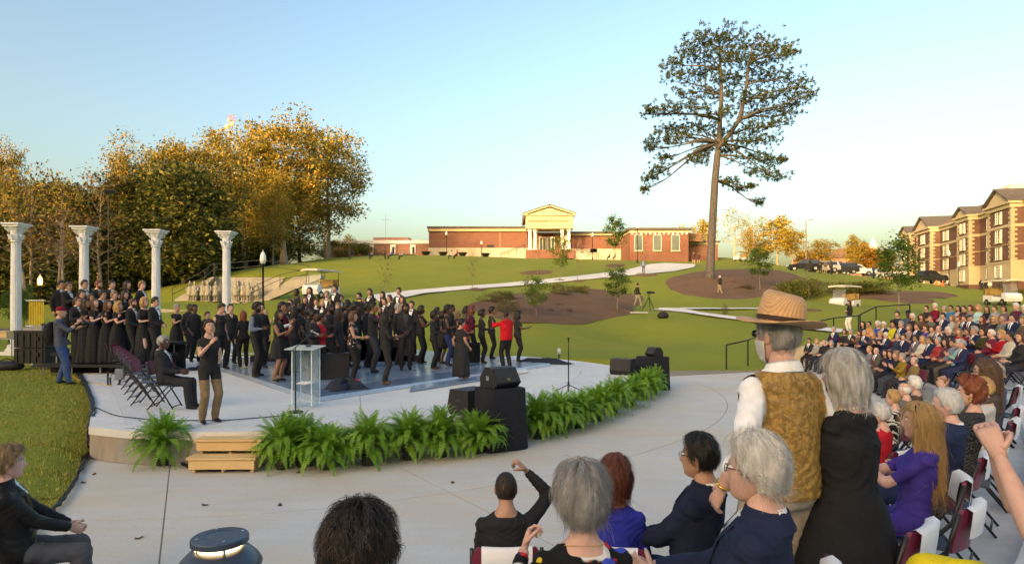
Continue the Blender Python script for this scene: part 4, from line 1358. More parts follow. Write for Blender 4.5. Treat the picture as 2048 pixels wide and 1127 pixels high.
def head_grid(nu, nv):
  t = np.linspace(-1, 1, nu + 1)[:-1]
  th = math.pi * (.62 * t + .38 * t ** 3)
  la = np.linspace(-math.pi / 2, math.pi / 2, nv + 1)
  TH, LA = np.meshgrid(th, la)
  cl = np.clip(np.cos(LA), 0, 1) ** .85
  x = .074 * np.sin(TH) * cl
  y = .097 * np.cos(TH) * cl
  z = .118 * np.sin(LA)
  k = np.clip(-z / .118, 0, 1)
  x = x * (1 - .20 * k ** 1.4)
  y = np.where(y > 0, y * .93, y * (1 - .5 * k ** 1.1)) + .034 * k ** 2
  fr = (np.cos(TH) > 0) * 1.0
  def gs(x0, z0, sx, sz):
    return np.exp(-((x - x0) / sx) ** 2 - ((z - z0) / sz) ** 2) * fr
  x0, z0 = x.copy(), z.copy()
  y = y + .025 * np.exp(-(x / .0115) ** 2) * np.interp(z, [-.046, -.035, -.025, 0, .036], [0, .75, 1, .5, 0]) * fr
  for s in (-1, 1):
    y = y + .006 * gs(s * .0125, -.030, .007, .008) - .011 * gs(s * .031, .012, .016, .011) + .004 * gs(s * .044, -.02, .02, .02)
  y = y + .005 * gs(0, .031, .05, .008) + .006 * gs(0, -.058, .024, .016) - .005 * gs(0, -.0575, .022, .003) + .007 * gs(0, -.098, .018, .014) - .004 * gs(0, -.077, .02, .007)
  P = np.stack([x, y, z], 2)
  return P, TH, LA
def grid_faces(nv, nu):
  f = []
  for i in range(nv):
    for j in range(nu):
      q = (j + 1) % nu
      if i == 0:
        f.append((j, (i + 1) * nu + q, (i + 1) * nu + j))
      elif i == nv - 1:
        f.append((i * nu + j, i * nu + q, (i + 1) * nu + j))
      else:
        f.append((i * nu + j, i * nu + q, (i + 1) * nu + q, (i + 1) * nu + j))
  return f
HG = {}
for lod, (nu, nv) in {0: (56, 44), 1: (34, 28), 2: (22, 18), 3: (12, 10)}.items():
  P, TH, LA = head_grid(nu, nv)
  f = grid_faces(nv, nu)
  V = P.reshape(-1, 3)
  fc = np.array([V[list(q)].mean(0) for q in f])
  m = np.zeros(len(f), int)
  fro = fc[:, 1] > .04
  m[fro & (np.abs(fc[:, 0]) < .023) & (fc[:, 2] > -.069) & (fc[:, 2] < -.047)] = 1
  if lod < 2:
    m[fro & (np.abs(np.abs(fc[:, 0]) - .032) < .017) & (fc[:, 2] > .026) & (fc[:, 2] < .036)] = 2
  HG[lod] = (V, f, m, TH.reshape(-1), nu, nv)
def rot(yaw=0, pitch=0, roll=0):
  return np.array((Matrix.Rotation(yaw, 3, 'Z') @ Matrix.Rotation(pitch, 3, 'X') @ Matrix.Rotation(roll, 3, 'Y')))
def add_head(b, M, loc, k, lod, mi, q):      # mi: material indices skin, lips, brow, white, dark
  V, f, m, TH, nu, nv = HG[lod]
  mm = np.array([mi[0], mi[1], mi[2]])[m]
  T = lambda v: (np.asarray(v) * k) @ M.T + loc
  b.add(T(V), f, mm.tolist())
  n = {0: (12, 8), 1: (8, 5), 2: (6, 4), 3: (4, 3)}[lod]
  for s in (-1, 1):
    e = MB().ell((s * .031, .078, .012), (.0135, .0105, .0078), *n)
    b.add(T(e.v[0]), e.f, mi[3] if lod < 2 else mi[4])
    if lod < 2:
      e = MB().ell((s * .031, .0865, .012), (.006, .003, .0062), *n)
      b.add(T(e.v[0]), e.f, mi[4])
    if lod < 3:
      e = MB().ell((s * .074, -.010, -.002), (.009, .019, .031), *n, rot=rot(s * -.35, -.15, 0))
      b.add(T(e.v[0]), e.f, mi[0])
def hair_shape(style, lod, q):
  """hair as a shell over the head grid, plus what hangs below it; head coordinates"""
  V, f, _, TH, nu, nv = HG[lod]
  a = np.abs(TH)
  z = V[:, 2]
  b = MB()
  par = {'short': (.017, -.055), 'thick': (.027, -.06), 'buzz': (.006, -.05), 'bald': (.013, -.05), 'bob': (.026, -.02), 'long': (.02, -.02), 'afro': (.055, -.045), 'shortafro': (.027, -.05), 'bun': (.018, -.06), 'pony': (.013, -.06), 'curly': (.036, -.03), 'puff': (.036, -.07), 'braids': (.016, -.03)}
  t, nape = par[style]
  hl = np.interp(a, [0, .7, 1.15, 1.35, 1.55, 1.75, 2.1, 3.15], [.074, .070, .045, -.005, -.012, .02, nape, nape])
  mk = np.clip((z - hl) / .012, 0, 1)
  if style == 'bald':
    mk = mk * np.clip((.052 - z) / .02, 0, 1) * np.clip((a - 1.0) / .3, 0, 1)
  n = V / (np.linalg.norm(V * np.array((1, .8, .7)), axis=1)[:, None] + 1e-9) * np.array((1, .8, .7))
  ph = q.random() * 6
  wv = .16 * np.sin(TH * 7 + ph + z * 60) + .12 * np.sin(TH * 13 - z * 90 + ph)
  if style in ('afro', 'curly', 'shortafro', 'puff'):
    wv = wv * 1.3 + .16 * np.sin(TH * 23 + z * 210)
  top = 1 + .35 * np.clip(z / .118, 0, 1) * (style in ('short', 'thick', 'bob', 'puff'))
  disp = t * mk * (1 + wv) * top - .002 * (mk <= 0)
  H = V + n * disp[:, None]
  keep = [x for x in f if max(mk[i] for i in x) > 0]
  b.add(H, keep)
  L = {'bob': .13, 'long': .36, 'curly': .17, 'braids': .30}.get(style)
  if L:
    n1 = {0: 60, 1: 26, 2: 16, 3: 10}[lod]
    n2 = {0: 16, 1: 8, 2: 5, 3: 3}[lod]
    th0 = 1.15 if style != 'curly' else 1.0
    rows = []
    for k in range(n2 + 1):
      u = k / n2
      zz = .055 - (L + .04) * u
      ta = np.linspace(th0, 2 * math.pi - th0, n1)
      bulge = t + .012 * math.sin(math.pi * min(1, u * 1.2)) + (.02 * u if style == 'curly' else -.012 * max(0, u - .5) if style == 'bob' else .0)
      wav = .005 * np.sin(ta * 9 + u * 5 + ph) + .003 * np.sin(ta * 23 + ph + 2 * u)
      if style == 'curly':
        wav = wav * 2.2 + .006 * np.sin(ta * 17 + u * 21)
      rx, ry = .070 + bulge + wav, .088 + bulge + wav
      shr = 1 - (.25 * max(0, u - .3) if style in ('long', 'braids') else 0)
      zz = zz + (u > .8) * .012 * np.sin(ta * 11 + ph)
      rows.append(np.c_[rx * np.sin(ta) * shr, ry * np.cos(ta) - .004 - (.01 * u), np.zeros(n1) + zz])
    b.grid(rows)
    inn = [r * np.array((.86, .86, 1)) for r in rows]
    b.grid(inn, flip=True)
    b.grid([rows[-1], inn[-1]])
  if style == 'bun':
    b.ell((0, -.085, .075), (.045, .04, .042), 10, 8)
  if style == 'pony':
    b.tube([(0, -.10, .05), (0, -.15, .03), (0, -.155, -.06), (0, -.13, -.16)], [.02, .03, .032, .008], 8)
  if style == 'puff':
    b.ell((0, -.07, .105), (.06, .055, .05), 12, 8)
  return b
def strands(b, base, n, q_seed, L=.07, wd=.0011, lift=.006, flow=(0, 0, -1), curl=.35, zmin=-9, m=0):
  """thin ribbons of hair lying on the hair shell"""
  g = np.random.default_rng(q_seed)
  V = np.concatenate(base.v)
  F_ = [x for x in base.f]
  tri = np.array([(x[0], x[1], x[2]) for x in F_])
  A, B, C = V[tri[:, 0]], V[tri[:, 1]], V[tri[:, 2]]
  nn = np.cross(B - A, C - A)
  ar = np.linalg.norm(nn, axis=1)
  nn = nn / (ar[:, None] + 1e-12)
  cen = (A + B + C) / 3
  out = cen * np.array((1, 1, .6))
  nn = np.where(((nn * out).sum(1) < 0)[:, None], -nn, nn)
  pick = g.choice(len(tri), n, p=ar / ar.sum())
  u, v = g.random(n), g.random(n)
  sw = u + v > 1
  u, v = np.where(sw, 1 - u, u), np.where(sw, 1 - v, v)
  P = A[pick] + (B - A)[pick] * u[:, None] + (C - A)[pick] * v[:, None]
  N = nn[pick]
  fl = np.asarray(flow, float) + g.normal(0, curl, (n, 3))
  rad = P * np.array((1, 1, 0))
  fl = fl + rad / (np.linalg.norm(rad, axis=1)[:, None] + 1e-6) * np.clip(P[:, 2:] * 9, 0, 1) * .9
  K = 5
  ln = L * (.6 + .8 * g.random(n))
  pts = [P + N * .001]
  nor = N.copy()
  d = fl
  for k in range(K - 1):
    d = d - (d * nor).sum(1)[:, None] * nor
    d = d / (np.linalg.norm(d, axis=1)[:, None] + 1e-9)
    nx = pts[-1] + d * (ln / (K - 1))[:, None] + nor * (lift * math.cos(k * 1.3))
    pts.append(nx)
    o = nx * np.array((1, 1, .7))
    nor = o / (np.linalg.norm(o, axis=1)[:, None] + 1e-9) * (nx[:, 2:] > -.06) + nor * (nx[:, 2:] <= -.06)
    d = d + g.normal(0, curl * .35, (n, 3)) + np.array((0, 0, -.25))
  pts = np.stack(pts, 1)
  side = np.cross(N, pts[:, 1] - pts[:, 0])
  side /= np.linalg.norm(side, axis=1)[:, None] + 1e-9
  w_ = np.linspace(1, .25, K)[None, :, None] * wd
  Vv = np.stack([pts - side[:, None] * w_, pts + side[:, None] * w_], 2).reshape(-1, 3)
  Fs = []
  for i in range(n):
    o = i * 2 * K
    for k in range(K - 1):
      Fs.append((o + 2 * k, o + 2 * k + 1, o + 2 * k + 3, o + 2 * k + 2))
  b.add(Vv, Fs, m)
def ik(S, T, l1, l2, pole):
  S, T = np.asarray(S, float), np.asarray(T, float)
  d = T - S
  L = np.linalg.norm(d)
  d = d / L
  L = min(L, (l1 + l2) * .995)
  a = (l1 * l1 - l2 * l2 + L * L) / (2 * L)
  h = math.sqrt(max(0, l1 * l1 - a * a))
  p = np.asarray(pole, float)
  p = p - (p @ d) * d
  p /= np.linalg.norm(p) + 1e-9
  return S + d * a + p * h, S + d * L
def add_hand(b, w, d, n, right, k, curl, m, lod=1, spread=.0):
  d = d / np.linalg.norm(d)
  n = n - (n @ d) * d
  n = n / (np.linalg.norm(n) + 1e-9)
  th = np.cross(d, n) * (1 if right else -1)
  sd = {0: 8, 1: 5, 2: 4, 3: 3}[lod]
  b.tube([w - d * .02 * k, w + d * .012 * k, w + d * .05 * k, w + d * .088 * k, w + d * .1 * k], [(.024 * k, .018 * k), (.028 * k, .018 * k), (.037 * k, .0165 * k), (.040 * k, .014 * k), (.032 * k, .010 * k)], max(6, sd + 2), m, up=n)
  if lod == 3:
    b.tube([w + d * .09 * k, w + (d * .16 + n * .03 * curl) * k], [(.034 * k, .01 * k), (.02 * k, .007 * k)], 5, m, up=n)
    return
  for i, (o, L) in enumerate(((.029, .072), (.010, .082), (-.010, .076), (-.028, .058))):
    p = w + (d * .09 + th * o) * k
    a = 0.0
    pts = [p - d * .02 * k, p]
    sp = (1.5 - i) * spread
    dd0 = d * math.cos(sp) + th * math.sin(sp)
    for fr, ca in ((.45, .75), (.31, 1.0), (.24, .7)):
      a += curl * ca * (1 + .08 * i)
      dd = dd0 * math.cos(a) + n * math.sin(a)
      p = p + dd * L * fr * k
      pts.append(p)
    b.tube(pts, [.0095 * k, .0092 * k, .0085 * k, .0078 * k, .0058 * k], sd, m, up=n)
  p = w + (d * .022 + th * .026) * k
  d1 = d * .72 + th * .62 + n * .25 * (1 + curl)
  d1 /= np.linalg.norm(d1)
  d2 = d1 * .8 + d * .3 + n * .35 * curl
  d2 /= np.linalg.norm(d2)
  b.tube([p - d1 * .015 * k, p + d1 * .032 * k, p + d1 * .032 * k + d2 * .033 * k, p + d1 * .032 * k + d2 * .055 * k], [.0125 * k, .011 * k, .0095 * k, .006 * k], sd, m, up=n)
ARMS = {   # hands relative to the middle of the shoulders: right, left, finger curl, palm rule
  'down': ((.235, .03, -.55), (-.235, .03, -.55), .45, 'in'), 'clap': ((.05, .33, -.17), (-.03, .31, -.19), .12, 'in'), 'clasp': ((.05, .24, -.40), (-.05, .25, -.40), .8, 'in'), 'hold': ((.10, .30, -.26), (-.10, .30, -.26), .9, 'in'),
  'lap': ((.09, .30, -.37), (-.08, .31, -.37), .6, 'in'), 'open': ((.20, .36, -.22), (-.16, .34, -.26), .3, 'up'), 'sing': ((.14, .33, -.30), (-.20, .10, -.50), .6, 'in'), 'swing': ((.21, .16, -.50), (-.23, -.02, -.53), .5, 'in'),
  'conduct': ((.30, .36, .10), (-.24, .38, .05), .25, 'in'), 'mouth': ((.06, .20, .10), (-.06, .22, .08), .4, 'in'), 'fold': ((.09, .21, -.28), (-.09, .23, -.26), .6, 'in'), 'phone': ((.07, .34, .03), (-.06, .34, .0), 1.0, 'in'), 'camera': ((.05, .36, -.03), (-.06, .42, -.10), .9, 'in'),
  'back': ((.10, -.16, -.40), (-.10, -.16, -.40), .6, 'in'), 'hip': ((.24, .06, -.46), (-.24, .06, -.46), .7, 'in')}
PEOPLE = []
TMP = bpy.data.scenes.new('tmp_people')
def person(x, y, z, face, h, sex='m', skin='l', hair=('short', 'brown'), top=(.02, .02, .022), bot=None, sleeve=2.0, shoes=(.015, .014, .014), legs=None, skirt=None, pose='down', seat=False, lod=1, label='', group=None,
     yaw=0.0, pitch=0.0, roll=0.0, girth=1.0, hem=None, wear=None, lean=None, feet=None, arms=None, vox=None, mouth=False, glasses=False, hand=None, pelvis=None, neck=1.458, extra=None, curl=None, hat=None, beard=None, pole=None, twist=0.0, name='person', seat_h=.45):
  k = h / 1.75
  fem = sex == 'f'
  g = girth
  q = random.Random(int(px_seed(x, y, z)))
  bot = bot if bot is not None else (.02, .02, .022)
  jac = wear in ('tux', 'suit', 'blazer')
  if hem is None:
    hem = .85 if jac else (.90 if not seat else .93)
  lean = (R_(7) if seat else R_(0)) if lean is None else R_(lean)
  hip = np.array((0, 0, .92)) if not seat else np.array((0, 0, (seat_h + .085) / k))
  if pelvis is not None:
    hip = np.array(pelvis, float)
  RT = np.array(Matrix.Rotation(lean, 3, 'X') @ Matrix.Rotation(-roll * .5, 3, 'Y'))    # torso frame
  TW = np.array(Matrix.Rotation(R_(twist), 3, 'Z'))
  def tor(v):                                      # point given as if standing upright, bent with the torso
    v = np.asarray(v, float)
    w_ = np.clip((v[..., 2:] - 1.0) / .35, 0, 1)
    tw = v * (1 - w_) + (v @ TW.T) * w_
    return (tw - (0, 0, .92)) @ RT.T + hip
  segs = []                                        # p0, p1, r0, r1, name
  b = MB()
  tk = .010 if jac else 0.0
  if fem:
    prof = [(.84, .150, .105), (.90, .172 * g, .120 * g), (.97, .163 * g, .115 * g), (1.07, .128 * g, .098 * g), (1.18, .136 * g, .105 * g), (1.28, .150 * g, .112 * g), (1.36, .160, .100), (1.405, .150, .086), (1.44, .105, .070), (1.47, .066, .058), (1.51, .050, .050)]
  else:
    prof = [(.84, .150, .105), (.90, .165 * g, .118 * g), (.98, .160 * g, .118 * g), (1.08, .153 * g, .115 * g), (1.20, .165 * g, .118 * g), (1.30, .182 * g ** .5, .118 * g ** .5), (1.37, .186, .108), (1.41, .172, .094), (1.445, .122, .078), (1.475, .076, .066), (1.51, .060, .058)]
  n = 18
  an = np.arange(n) * 2 * math.pi / n
  rings = []
  for zz, a_, b_ in prof:
    yo = -.02 if zz > 1.4 else 0.0
    rings.append(tor(np.c_[np.cos(an) * (a_ + tk), np.sin(an) * (b_ + tk) + yo, np.full(n, zz)]))
  V = np.concatenate(rings)
  fs = [(i * n + j, i * n + (j + 1) % n, (i + 1) * n + (j + 1) % n, (i + 1) * n + j) for i in range(len(prof) - 1) for j in range(n)]
  fs += [tuple(range(n - 1, -1, -1)), tuple((len(prof) - 1) * n + j for j in range(n))]
  b.add(V, fs)
  if fem:
    for s in (-1, 1):
      c = tor((s * .068, .075 * g, 1.265))
      b.ell(c, (.066 * g, .062 * g, .066 * g), 10, 7)
  # neck
  nb = tor((0, -.025, 1.44))
  hc_ = tor((0, -.0, 1.50))
  b.tube([nb, hc_ + (0, .0, .06)], [.056 if not fem else .047, .052 if not fem else .044], 10)
  segs.append((nb, hc_ + np.array((0, 0, .06)), .056, .052, 'neck'))
  shc = tor((0, -.01, 1.405))
  # legs
  for s in (-1, 1):
    hj = hip + np.array((s * .088 * (1.05 if fem else 1), 0, -.03))
    if feet is not None:
      ft = np.array(feet[0 if s > 0 else 1], float)
    elif seat:
      ft = np.array((s * (.10 + .03 * q.random()), .43 + .06 * q.uniform(-1, 1), .085))
    else:
      ft = np.array((s * (.095 + .02 * q.random()), .05 * q.uniform(-1, 1), .085))
    kn, ak = ik(hj, ft, .425, .415, (s * .12, 1, .5 if seat else 0.05))
    loose = legs is None and skirt is None
    r = [.088 * g ** .7, .062, .056, .044] if not loose else [.092 * g ** .7, .071, .068, .060]
    b.tube([hj + (0, 0, .04), hj * .5 + kn * .5, kn], [r[0], (r[0] + r[1]) * .52, r[1]], 10)
    b.tube([kn, kn * .6 + ak * .4 + (0, -.012, 0), ak + (0, 0, .0)], [r[1], r[2] * 1.05, r[3]], 10)
    b.ell(kn, (r[1], r[1], r[1]), 8, 6)
    segs.append((hj, kn, r[0], r[1], 'thigh'))
    segs.append((kn, ak, r[1], r[3], 'calf'))
    fd = np.array((s * .18, 1.0, 0))
    if feet is not None and len(feet) > 2:
      fd = np.array(feet[2 if s > 0 else 3], float)
    fd /= np.linalg.norm(fd)
    heel, toe = ak - fd * .055 - (0, 0, .045), ak + fd * .165 - (0, 0, .055)
    b.tube([heel, ak + fd * .03 - (0, 0, .035), ak + fd * .10 - (0, 0, .048), toe], [(.034, .040), (.040, .045), (.044, .034), (.030, .024)], 10)
    b.tube([ak + (0, 0, .02), ak - (0, 0, .04)], [.043, .042], 8)
    segs.append((heel, toe, .042, .032, 'foot'))
  # arms
  at_ = ARMS[pose] if arms is None else arms
  wrists = []
  for s, i in ((1, 0), (-1, 1)):
    sj = tor((s * (.148 if fem else .166), -.015, 1.374))
    T = shc + RT @ TW @ np.array(at_[i], float)
    pl_ = np.array((s * .55, -.6, -1.0)) if pole is None else np.array(pole[i], float)
    el, wr = ik(sj, T, .285, .255, RT @ TW @ pl_)
    ra = [.058, .050, .043, .036] if sleeve > 1.2 else [.054, .044, .039, .031]
    if fem:
      ra = [x * .86 for x in ra]
    ra = [x * g ** .5 + tk * .5 for x in ra]
    b.tube([sj - (s * .02, 0, 0), sj * .5 + el * .5, el], [ra[0], (ra[0] + ra[1]) / 2, ra[1]], 10)
    b.ell(sj, (ra[0] * 1.0,) * 3, 8, 6)
    b.ell(el, (ra[1],) * 3, 8, 6)
    b.tube([el, el * .55 + wr * .45, wr], [ra[1], ra[2] * 1.05, ra[3] * (1 if sleeve >= 2 else .85)], 10)
    segs.append((sj, el, ra[0], ra[1], 'upper'))
    segs.append((el, wr, ra[1], ra[3], 'fore'))
    wrists.append((el, wr, s))
  o = b.mesh('tmp', [])
  ob = bpy.data.objects.new('tmp', o)
  TMP.collection.objects.link(ob)
  rm = ob.modifiers.new('r', 'REMESH')
  rm.mode = 'VOXEL'
  rm.voxel_size = vox or {0: .0095, 1: .025, 2: .035, 3: .055}[lod]
  sm = ob.modifiers.new('s', 'SMOOTH')
  sm.factor = .5
  sm.iterations = {0: 24, 1: 4, 2: 2, 3: 1}[lod]
  PEOPLE.append(dict(ob=ob, segs=segs, tor=tor, hip=hip, RT=RT, TW=TW, wrists=wrists, hc=hc_, q=q, a=dict(locals())))
def px_seed(x, y, z):
  return abs(x * 7919 + y * 104729 + z * 31) * 10 % 1e9
def seg_near(P, segs):
  best = np.full(len(P), 9e9)
  idx = np.zeros(len(P), int)
  tt = np.zeros(len(P))
  for i, (a, b, r0, r1, nm) in enumerate(segs):
    ab = b - a
    t = np.clip(((P - a) @ ab) / (ab @ ab), 0, 1)
    d = np.linalg.norm(P - a - t[:, None] * ab, axis=1) - (r0 + (r1 - r0) * t)
    m = d < best
    best = np.where(m, d, best)
    idx = np.where(m, i, idx)
    tt = np.where(m, t, tt)
  return idx, tt, best
FINISH = {}
def tidy(V, Q, m, lod):                 # cleaner edges between garments, and folds in the cloth of the near figures
  nv, nf = len(V), len(Q)
  e = np.stack([Q, np.roll(Q, -1, 1)], 2).reshape(-1, 2)
  key = np.minimum(e[:, 0], e[:, 1]).astype(np.int64) * nv + np.maximum(e[:, 0], e[:, 1])
  o = np.argsort(key, kind='stable')
  i = np.nonzero(key[o][1:] == key[o][:-1])[0]
  fa, fb, ed_ = o[i] // 4, o[i + 1] // 4, e[o[i]]
  for _ in range(3):
    df = m[fa] != m[fb]
    cnt = np.bincount(np.r_[fa[df], fb[df]], minlength=nf)
    for x, y in ((fa, fb), (fb, fa)):
      w = df & (cnt[x] >= 3)
      m[x[w]] = m[y[w]]
  df = m[fa] != m[fb]
  B = ed_[df]
  deg = np.bincount(B.ravel(), minlength=nv)
  ok = deg > 0
  for _ in range(10 if lod == 0 else 4):
    S = np.zeros_like(V)
    np.add.at(S, B[:, 0], V[B[:, 1]])
    np.add.at(S, B[:, 1], V[B[:, 0]])
    V[ok] = V[ok] * .45 + S[ok] / deg[ok][:, None] * .55
  if lod == 0:
    n = np.cross(V[Q[:, 2]] - V[Q[:, 0]], V[Q[:, 3]] - V[Q[:, 1]])
    N = np.zeros_like(V)
    for k in range(4):
      np.add.at(N, Q[:, k], n)
    N /= np.linalg.norm(N, axis=1)[:, None] + 1e-12
    cl = np.zeros(nv)
    cl[Q[np.isin(m, (5, 6))].ravel()] = 1
    x, y, z = V.T
    w1 = np.sin(34 * z + 22 * x + 2.4 * np.sin(13 * y + 9 * x) + 1.5 * np.sin(19 * z))
    w2 = np.sin(47 * x - 38 * z + 30 * y + 2.2 * np.sin(16 * z + 5 * x))
    mk = .5 + .5 * np.sin(8 * x + 11 * z + 6 * y)
    d = .0075 * (1 - np.abs(w1)) ** 2 * mk + .006 * (1 - np.abs(w2)) ** 2 * (1 - mk)
    V = V + N * (d * cl * (~ok))[:, None]
  return V
def finish_people():
  vl = TMP.view_layers[0]
  vl.update()
  dg = vl.depsgraph
  dg.update()
  for R in PEOPLE:
    A = R['a']
    ev = R['ob'].evaluated_get(dg)
    me = ev.to_mesh()
    nvv, nf = len(me.vertices), len(me.polygons)
    V = np.empty(nvv * 3)
    me.vertices.foreach_get('co', V)
    V = V.reshape(-1, 3)
    Fq = np.empty(len(me.loops), np.int32)
    me.loops.foreach_get('vertex_index', Fq)
    ls = np.empty(nf, np.int32)
    me.polygons.foreach_get('loop_start', ls)
    lt = np.empty(nf, np.int32)
    me.polygons.foreach_get('loop_total', lt)
    faces = [tuple(Fq[s:s + t].tolist()) for s, t in zip(ls, lt)]
    ev.to_mesh_clear()
    q, segs, RT, hip, TW = R['q'], R['segs'], R['RT'], R['hip'], R['TW']
    k, lod, sleeve, legs, skirt = A['k'], A['lod'], A['sleeve'], A['legs'], A['skirt']
    fc = V[[f[0] for f in faces]] * .5 + V[[f[2] for f in faces]] * .5
    idx, tt, dist = seg_near(fc, segs)
    nm = np.array([s[4] for s in segs])[idx]
    tz = (fc - hip) @ RT + (0, 0, .92)            # torso coordinates
    pr = np.array(A['prof'])
    ea, eb = np.interp(tz[:, 2], pr[:, 0], pr[:, 1]) + .012, np.interp(tz[:, 2], pr[:, 0], pr[:, 2]) + .016
    dt = (np.sqrt((tz[:, 0] / ea) ** 2 + ((tz[:, 1] + .01) / eb) ** 2) - 1) * np.minimum(ea, eb)
    dt = np.where((tz[:, 2] < .88) | (tz[:, 2] > 1.47), 9, dt)
    bt = (dt < dist) | ((dt < .03) & (tz[:, 2] < 1.33) & np.isin(nm, ['fore']) & (dt < dist + .02))
    nm = np.where(bt, 'torso', nm)
    # materials
    skin, top, bot = SKIN[A['skin']], A['top'], A['bot']
    top = top if not isinstance(top, tuple) else cloth(top)
    bot = bot if not isinstance(bot, tuple) else cloth(bot)
    mats = [skin, LIPS[A['skin']] if not A['mouth'] else mat('mouth_open', (.05, .012, .012), .6, var=0), hairmat(A['hair'][1]) if A['hair'] else skin, EYE_W, EYE_D, top, bot, cloth(A['shoes'], .4) if A['shoes'] else skin, A.get('sleevec') or (cloth(legs) if isinstance(legs, tuple) else skin)]
    m = np.full(len(fc), 5)
    m[(dist > .05) & (tz[:, 2] < A['hem'])] = 6
    m[(tz[:, 2] < A['hem']) & ~np.isin(nm, ['upper', 'fore', 'neck'])] = 6
    th = nm == 'thigh'
    m[th & ((tz[:, 2] < A['hem']) | (A['seat'] and not A['skirt']) & (tt > .12))] = 6
    if legs is not None:
      cut = .82 if A['seat'] else .55
      m[th & (tt > cut)] = 8
      m[nm == 'calf'] = 8
    else:
      m[nm == 'calf'] = 6
    m[nm == 'foot'] = 7
    if legs is not None:
      m[(nm == 'foot') & (fc[:, 2] > .075) & (not A['seat'] or True)] = 8
    m[(nm == 'calf') & (tt > .97) & (legs is not None)] = 8
    m[(nm == 'upper') & (dist < .045) & (tt > sleeve)] = 0
    m[(nm == 'fore') & (tt + 1 > sleeve)] = 0
    nk = A['neck'] if A['wear'] not in ('tux', 'suit', 'blazer') else 1.492
    m[(nm == 'neck') & (dist < .03) & (tz[:, 2] > nk)] = 0
    m[(np.abs(tz[:, 0]) < .07) & (tz[:, 2] > nk + .012) & (np.abs(tz[:, 1] + .02) < .085)] = 0
    if A['sex'] == 'f' and not A['wear'] and A['neck'] < 1.455:      # open neckline
      m[(np.abs(tz[:, 0]) < .085) & (tz[:, 2] > A['neck'] - .02 + np.abs(tz[:, 0]) * .35) & (tz[:, 1] > -.02) & ~np.isin(nm, ['upper', 'fore'])] = 0
    if A['extra']:
      A['extra'](m, fc, tz, nm, tt)
    if lod < 2:
      V = tidy(V, np.array(faces), m, lod)
    b = MB()
    b.add(V, faces, m.tolist())
    # head
    RH = TW @ np.array(Matrix.Rotation(R_(A['yaw']), 3, 'Z') @ Matrix.Rotation(R_(A['pitch']), 3, 'X') @ Matrix.Rotation(A['roll'], 3, 'Y'))
    hcen = R['hc'] + np.array((0, .012, .014)) + RH @ np.array((0, .012, .10))
    hk = 1.0 + .0 * k
    add_head(b, RH, hcen, hk, lod, (0, 1, 2, 3, 4), q)
    # hands
    rule = (A['arms'][3] if A['arms'] is not None and len(A['arms']) > 3 else ARMS[A['pose']][3])
    cl = A['curl'] if A['curl'] is not None else (A['arms'][2] if A['arms'] is not None and len(A['arms']) > 2 else ARMS[A['pose']][2])
    for el, wr, s in R['wrists']:
      d = wr - el
      d /= np.linalg.norm(d)
      nrm = np.array((-s, 0, 0.0)) if rule == 'in' else np.array((-s * .3, 0, 1.0))
      nrm = RT @ TW @ nrm
      if rule == 'in' and abs(nrm @ d) > .8:
        nrm = RT @ np.array((0, .3, 1.0))
      c_ = cl if np.isscalar(cl) else cl[0 if s > 0 else 1]
      if A['pose'] == 'clap' and A['arms'] is None:
        d = d + np.array((0, .2, .75))
        d /= np.linalg.norm(d)
      add_hand(b, wr, d, nrm, s > 0, 1.0 if A['sex'] == 'm' else .9, c_, 0, lod, .05)
    b.v = [v * k for v in b.v]
    used = sorted(set(b.m))
    remap = {u: i for i, u in enumerate(used)}
    b.m = [remap[i] for i in b.m]
    root = b.build(A['name'], [mats[u] for u in used], smooth=True, loc=(A['x'], A['y'], A['z']), rz=R_(A['face']))
    tag(root, A['label'], 'person', A['group'])
    T = lambda v: ((np.asarray(v) * hk) @ RH.T + hcen) * k
    def child(mbx, name, mt, smooth=True, headspace=False):
      if headspace:
        mbx.v = [T(v) for v in mbx.v]
      else:
        mbx.v = [v * k for v in mbx.v]
      return mbx.build(name, mt, root, smooth)
    if A['hair']:
      hb = hair_shape(A['hair'][0], lod, q)
      if len(A['hair']) > 2:
        A['hair'][2](hb, q)
      child(hb, 'hair', hairmat(A['hair'][1]), True, True)
    if A['beard']:
      V2, f2, _, TH2, nu, nv = HG[lod]
      z2 = V2[:, 2]
      mk = np.clip((-.035 - z2 + .02 * (np.abs(TH2) > .6)) / .01, 0, 1) * (np.abs(TH2) < 1.6) * ~((np.abs(V2[:, 0]) < .02) & (z2 > -.068) & (z2 < -.046))
      nn = V2 / np.linalg.norm(V2, axis=1)[:, None]
      bb = MB()
      bb.add(V2 + nn * (.008 * mk - .002 * (mk <= 0))[:, None], [x for x in f2 if min(mk[i] for i in x) > 0])
      if bb.f:
        child(bb, 'beard', hairmat(A['beard']), True, True)
    if A['glasses']:
      gb = MB()
      dark = A['glasses'] == 'sun'
      for s in (-1, 1):
        if dark:
          gb.ell((s * .031, .094, .012), (.022, .004, .017), 10, 6)
        else:
          aa = np.linspace(0, 2 * math.pi, 9)
          gb.tube(np.c_[s * .031 + .021 * np.cos(aa), np.full(9, .096), .010 + .016 * np.sin(aa)], .0022 if lod else .0016, 4)
        gb.tube([(s * .052, .092, .014), (s * .074, .03, .012), (s * .078, -.02, .006)], .002, 4)
      gb.tube([(-.012, .099, .014), (.012, .099, .014)], .002, 4)
      child(gb, 'glasses', mat('spectacle_black', (.02, .02, .02), .3, var=0), True, True)
    tree = None
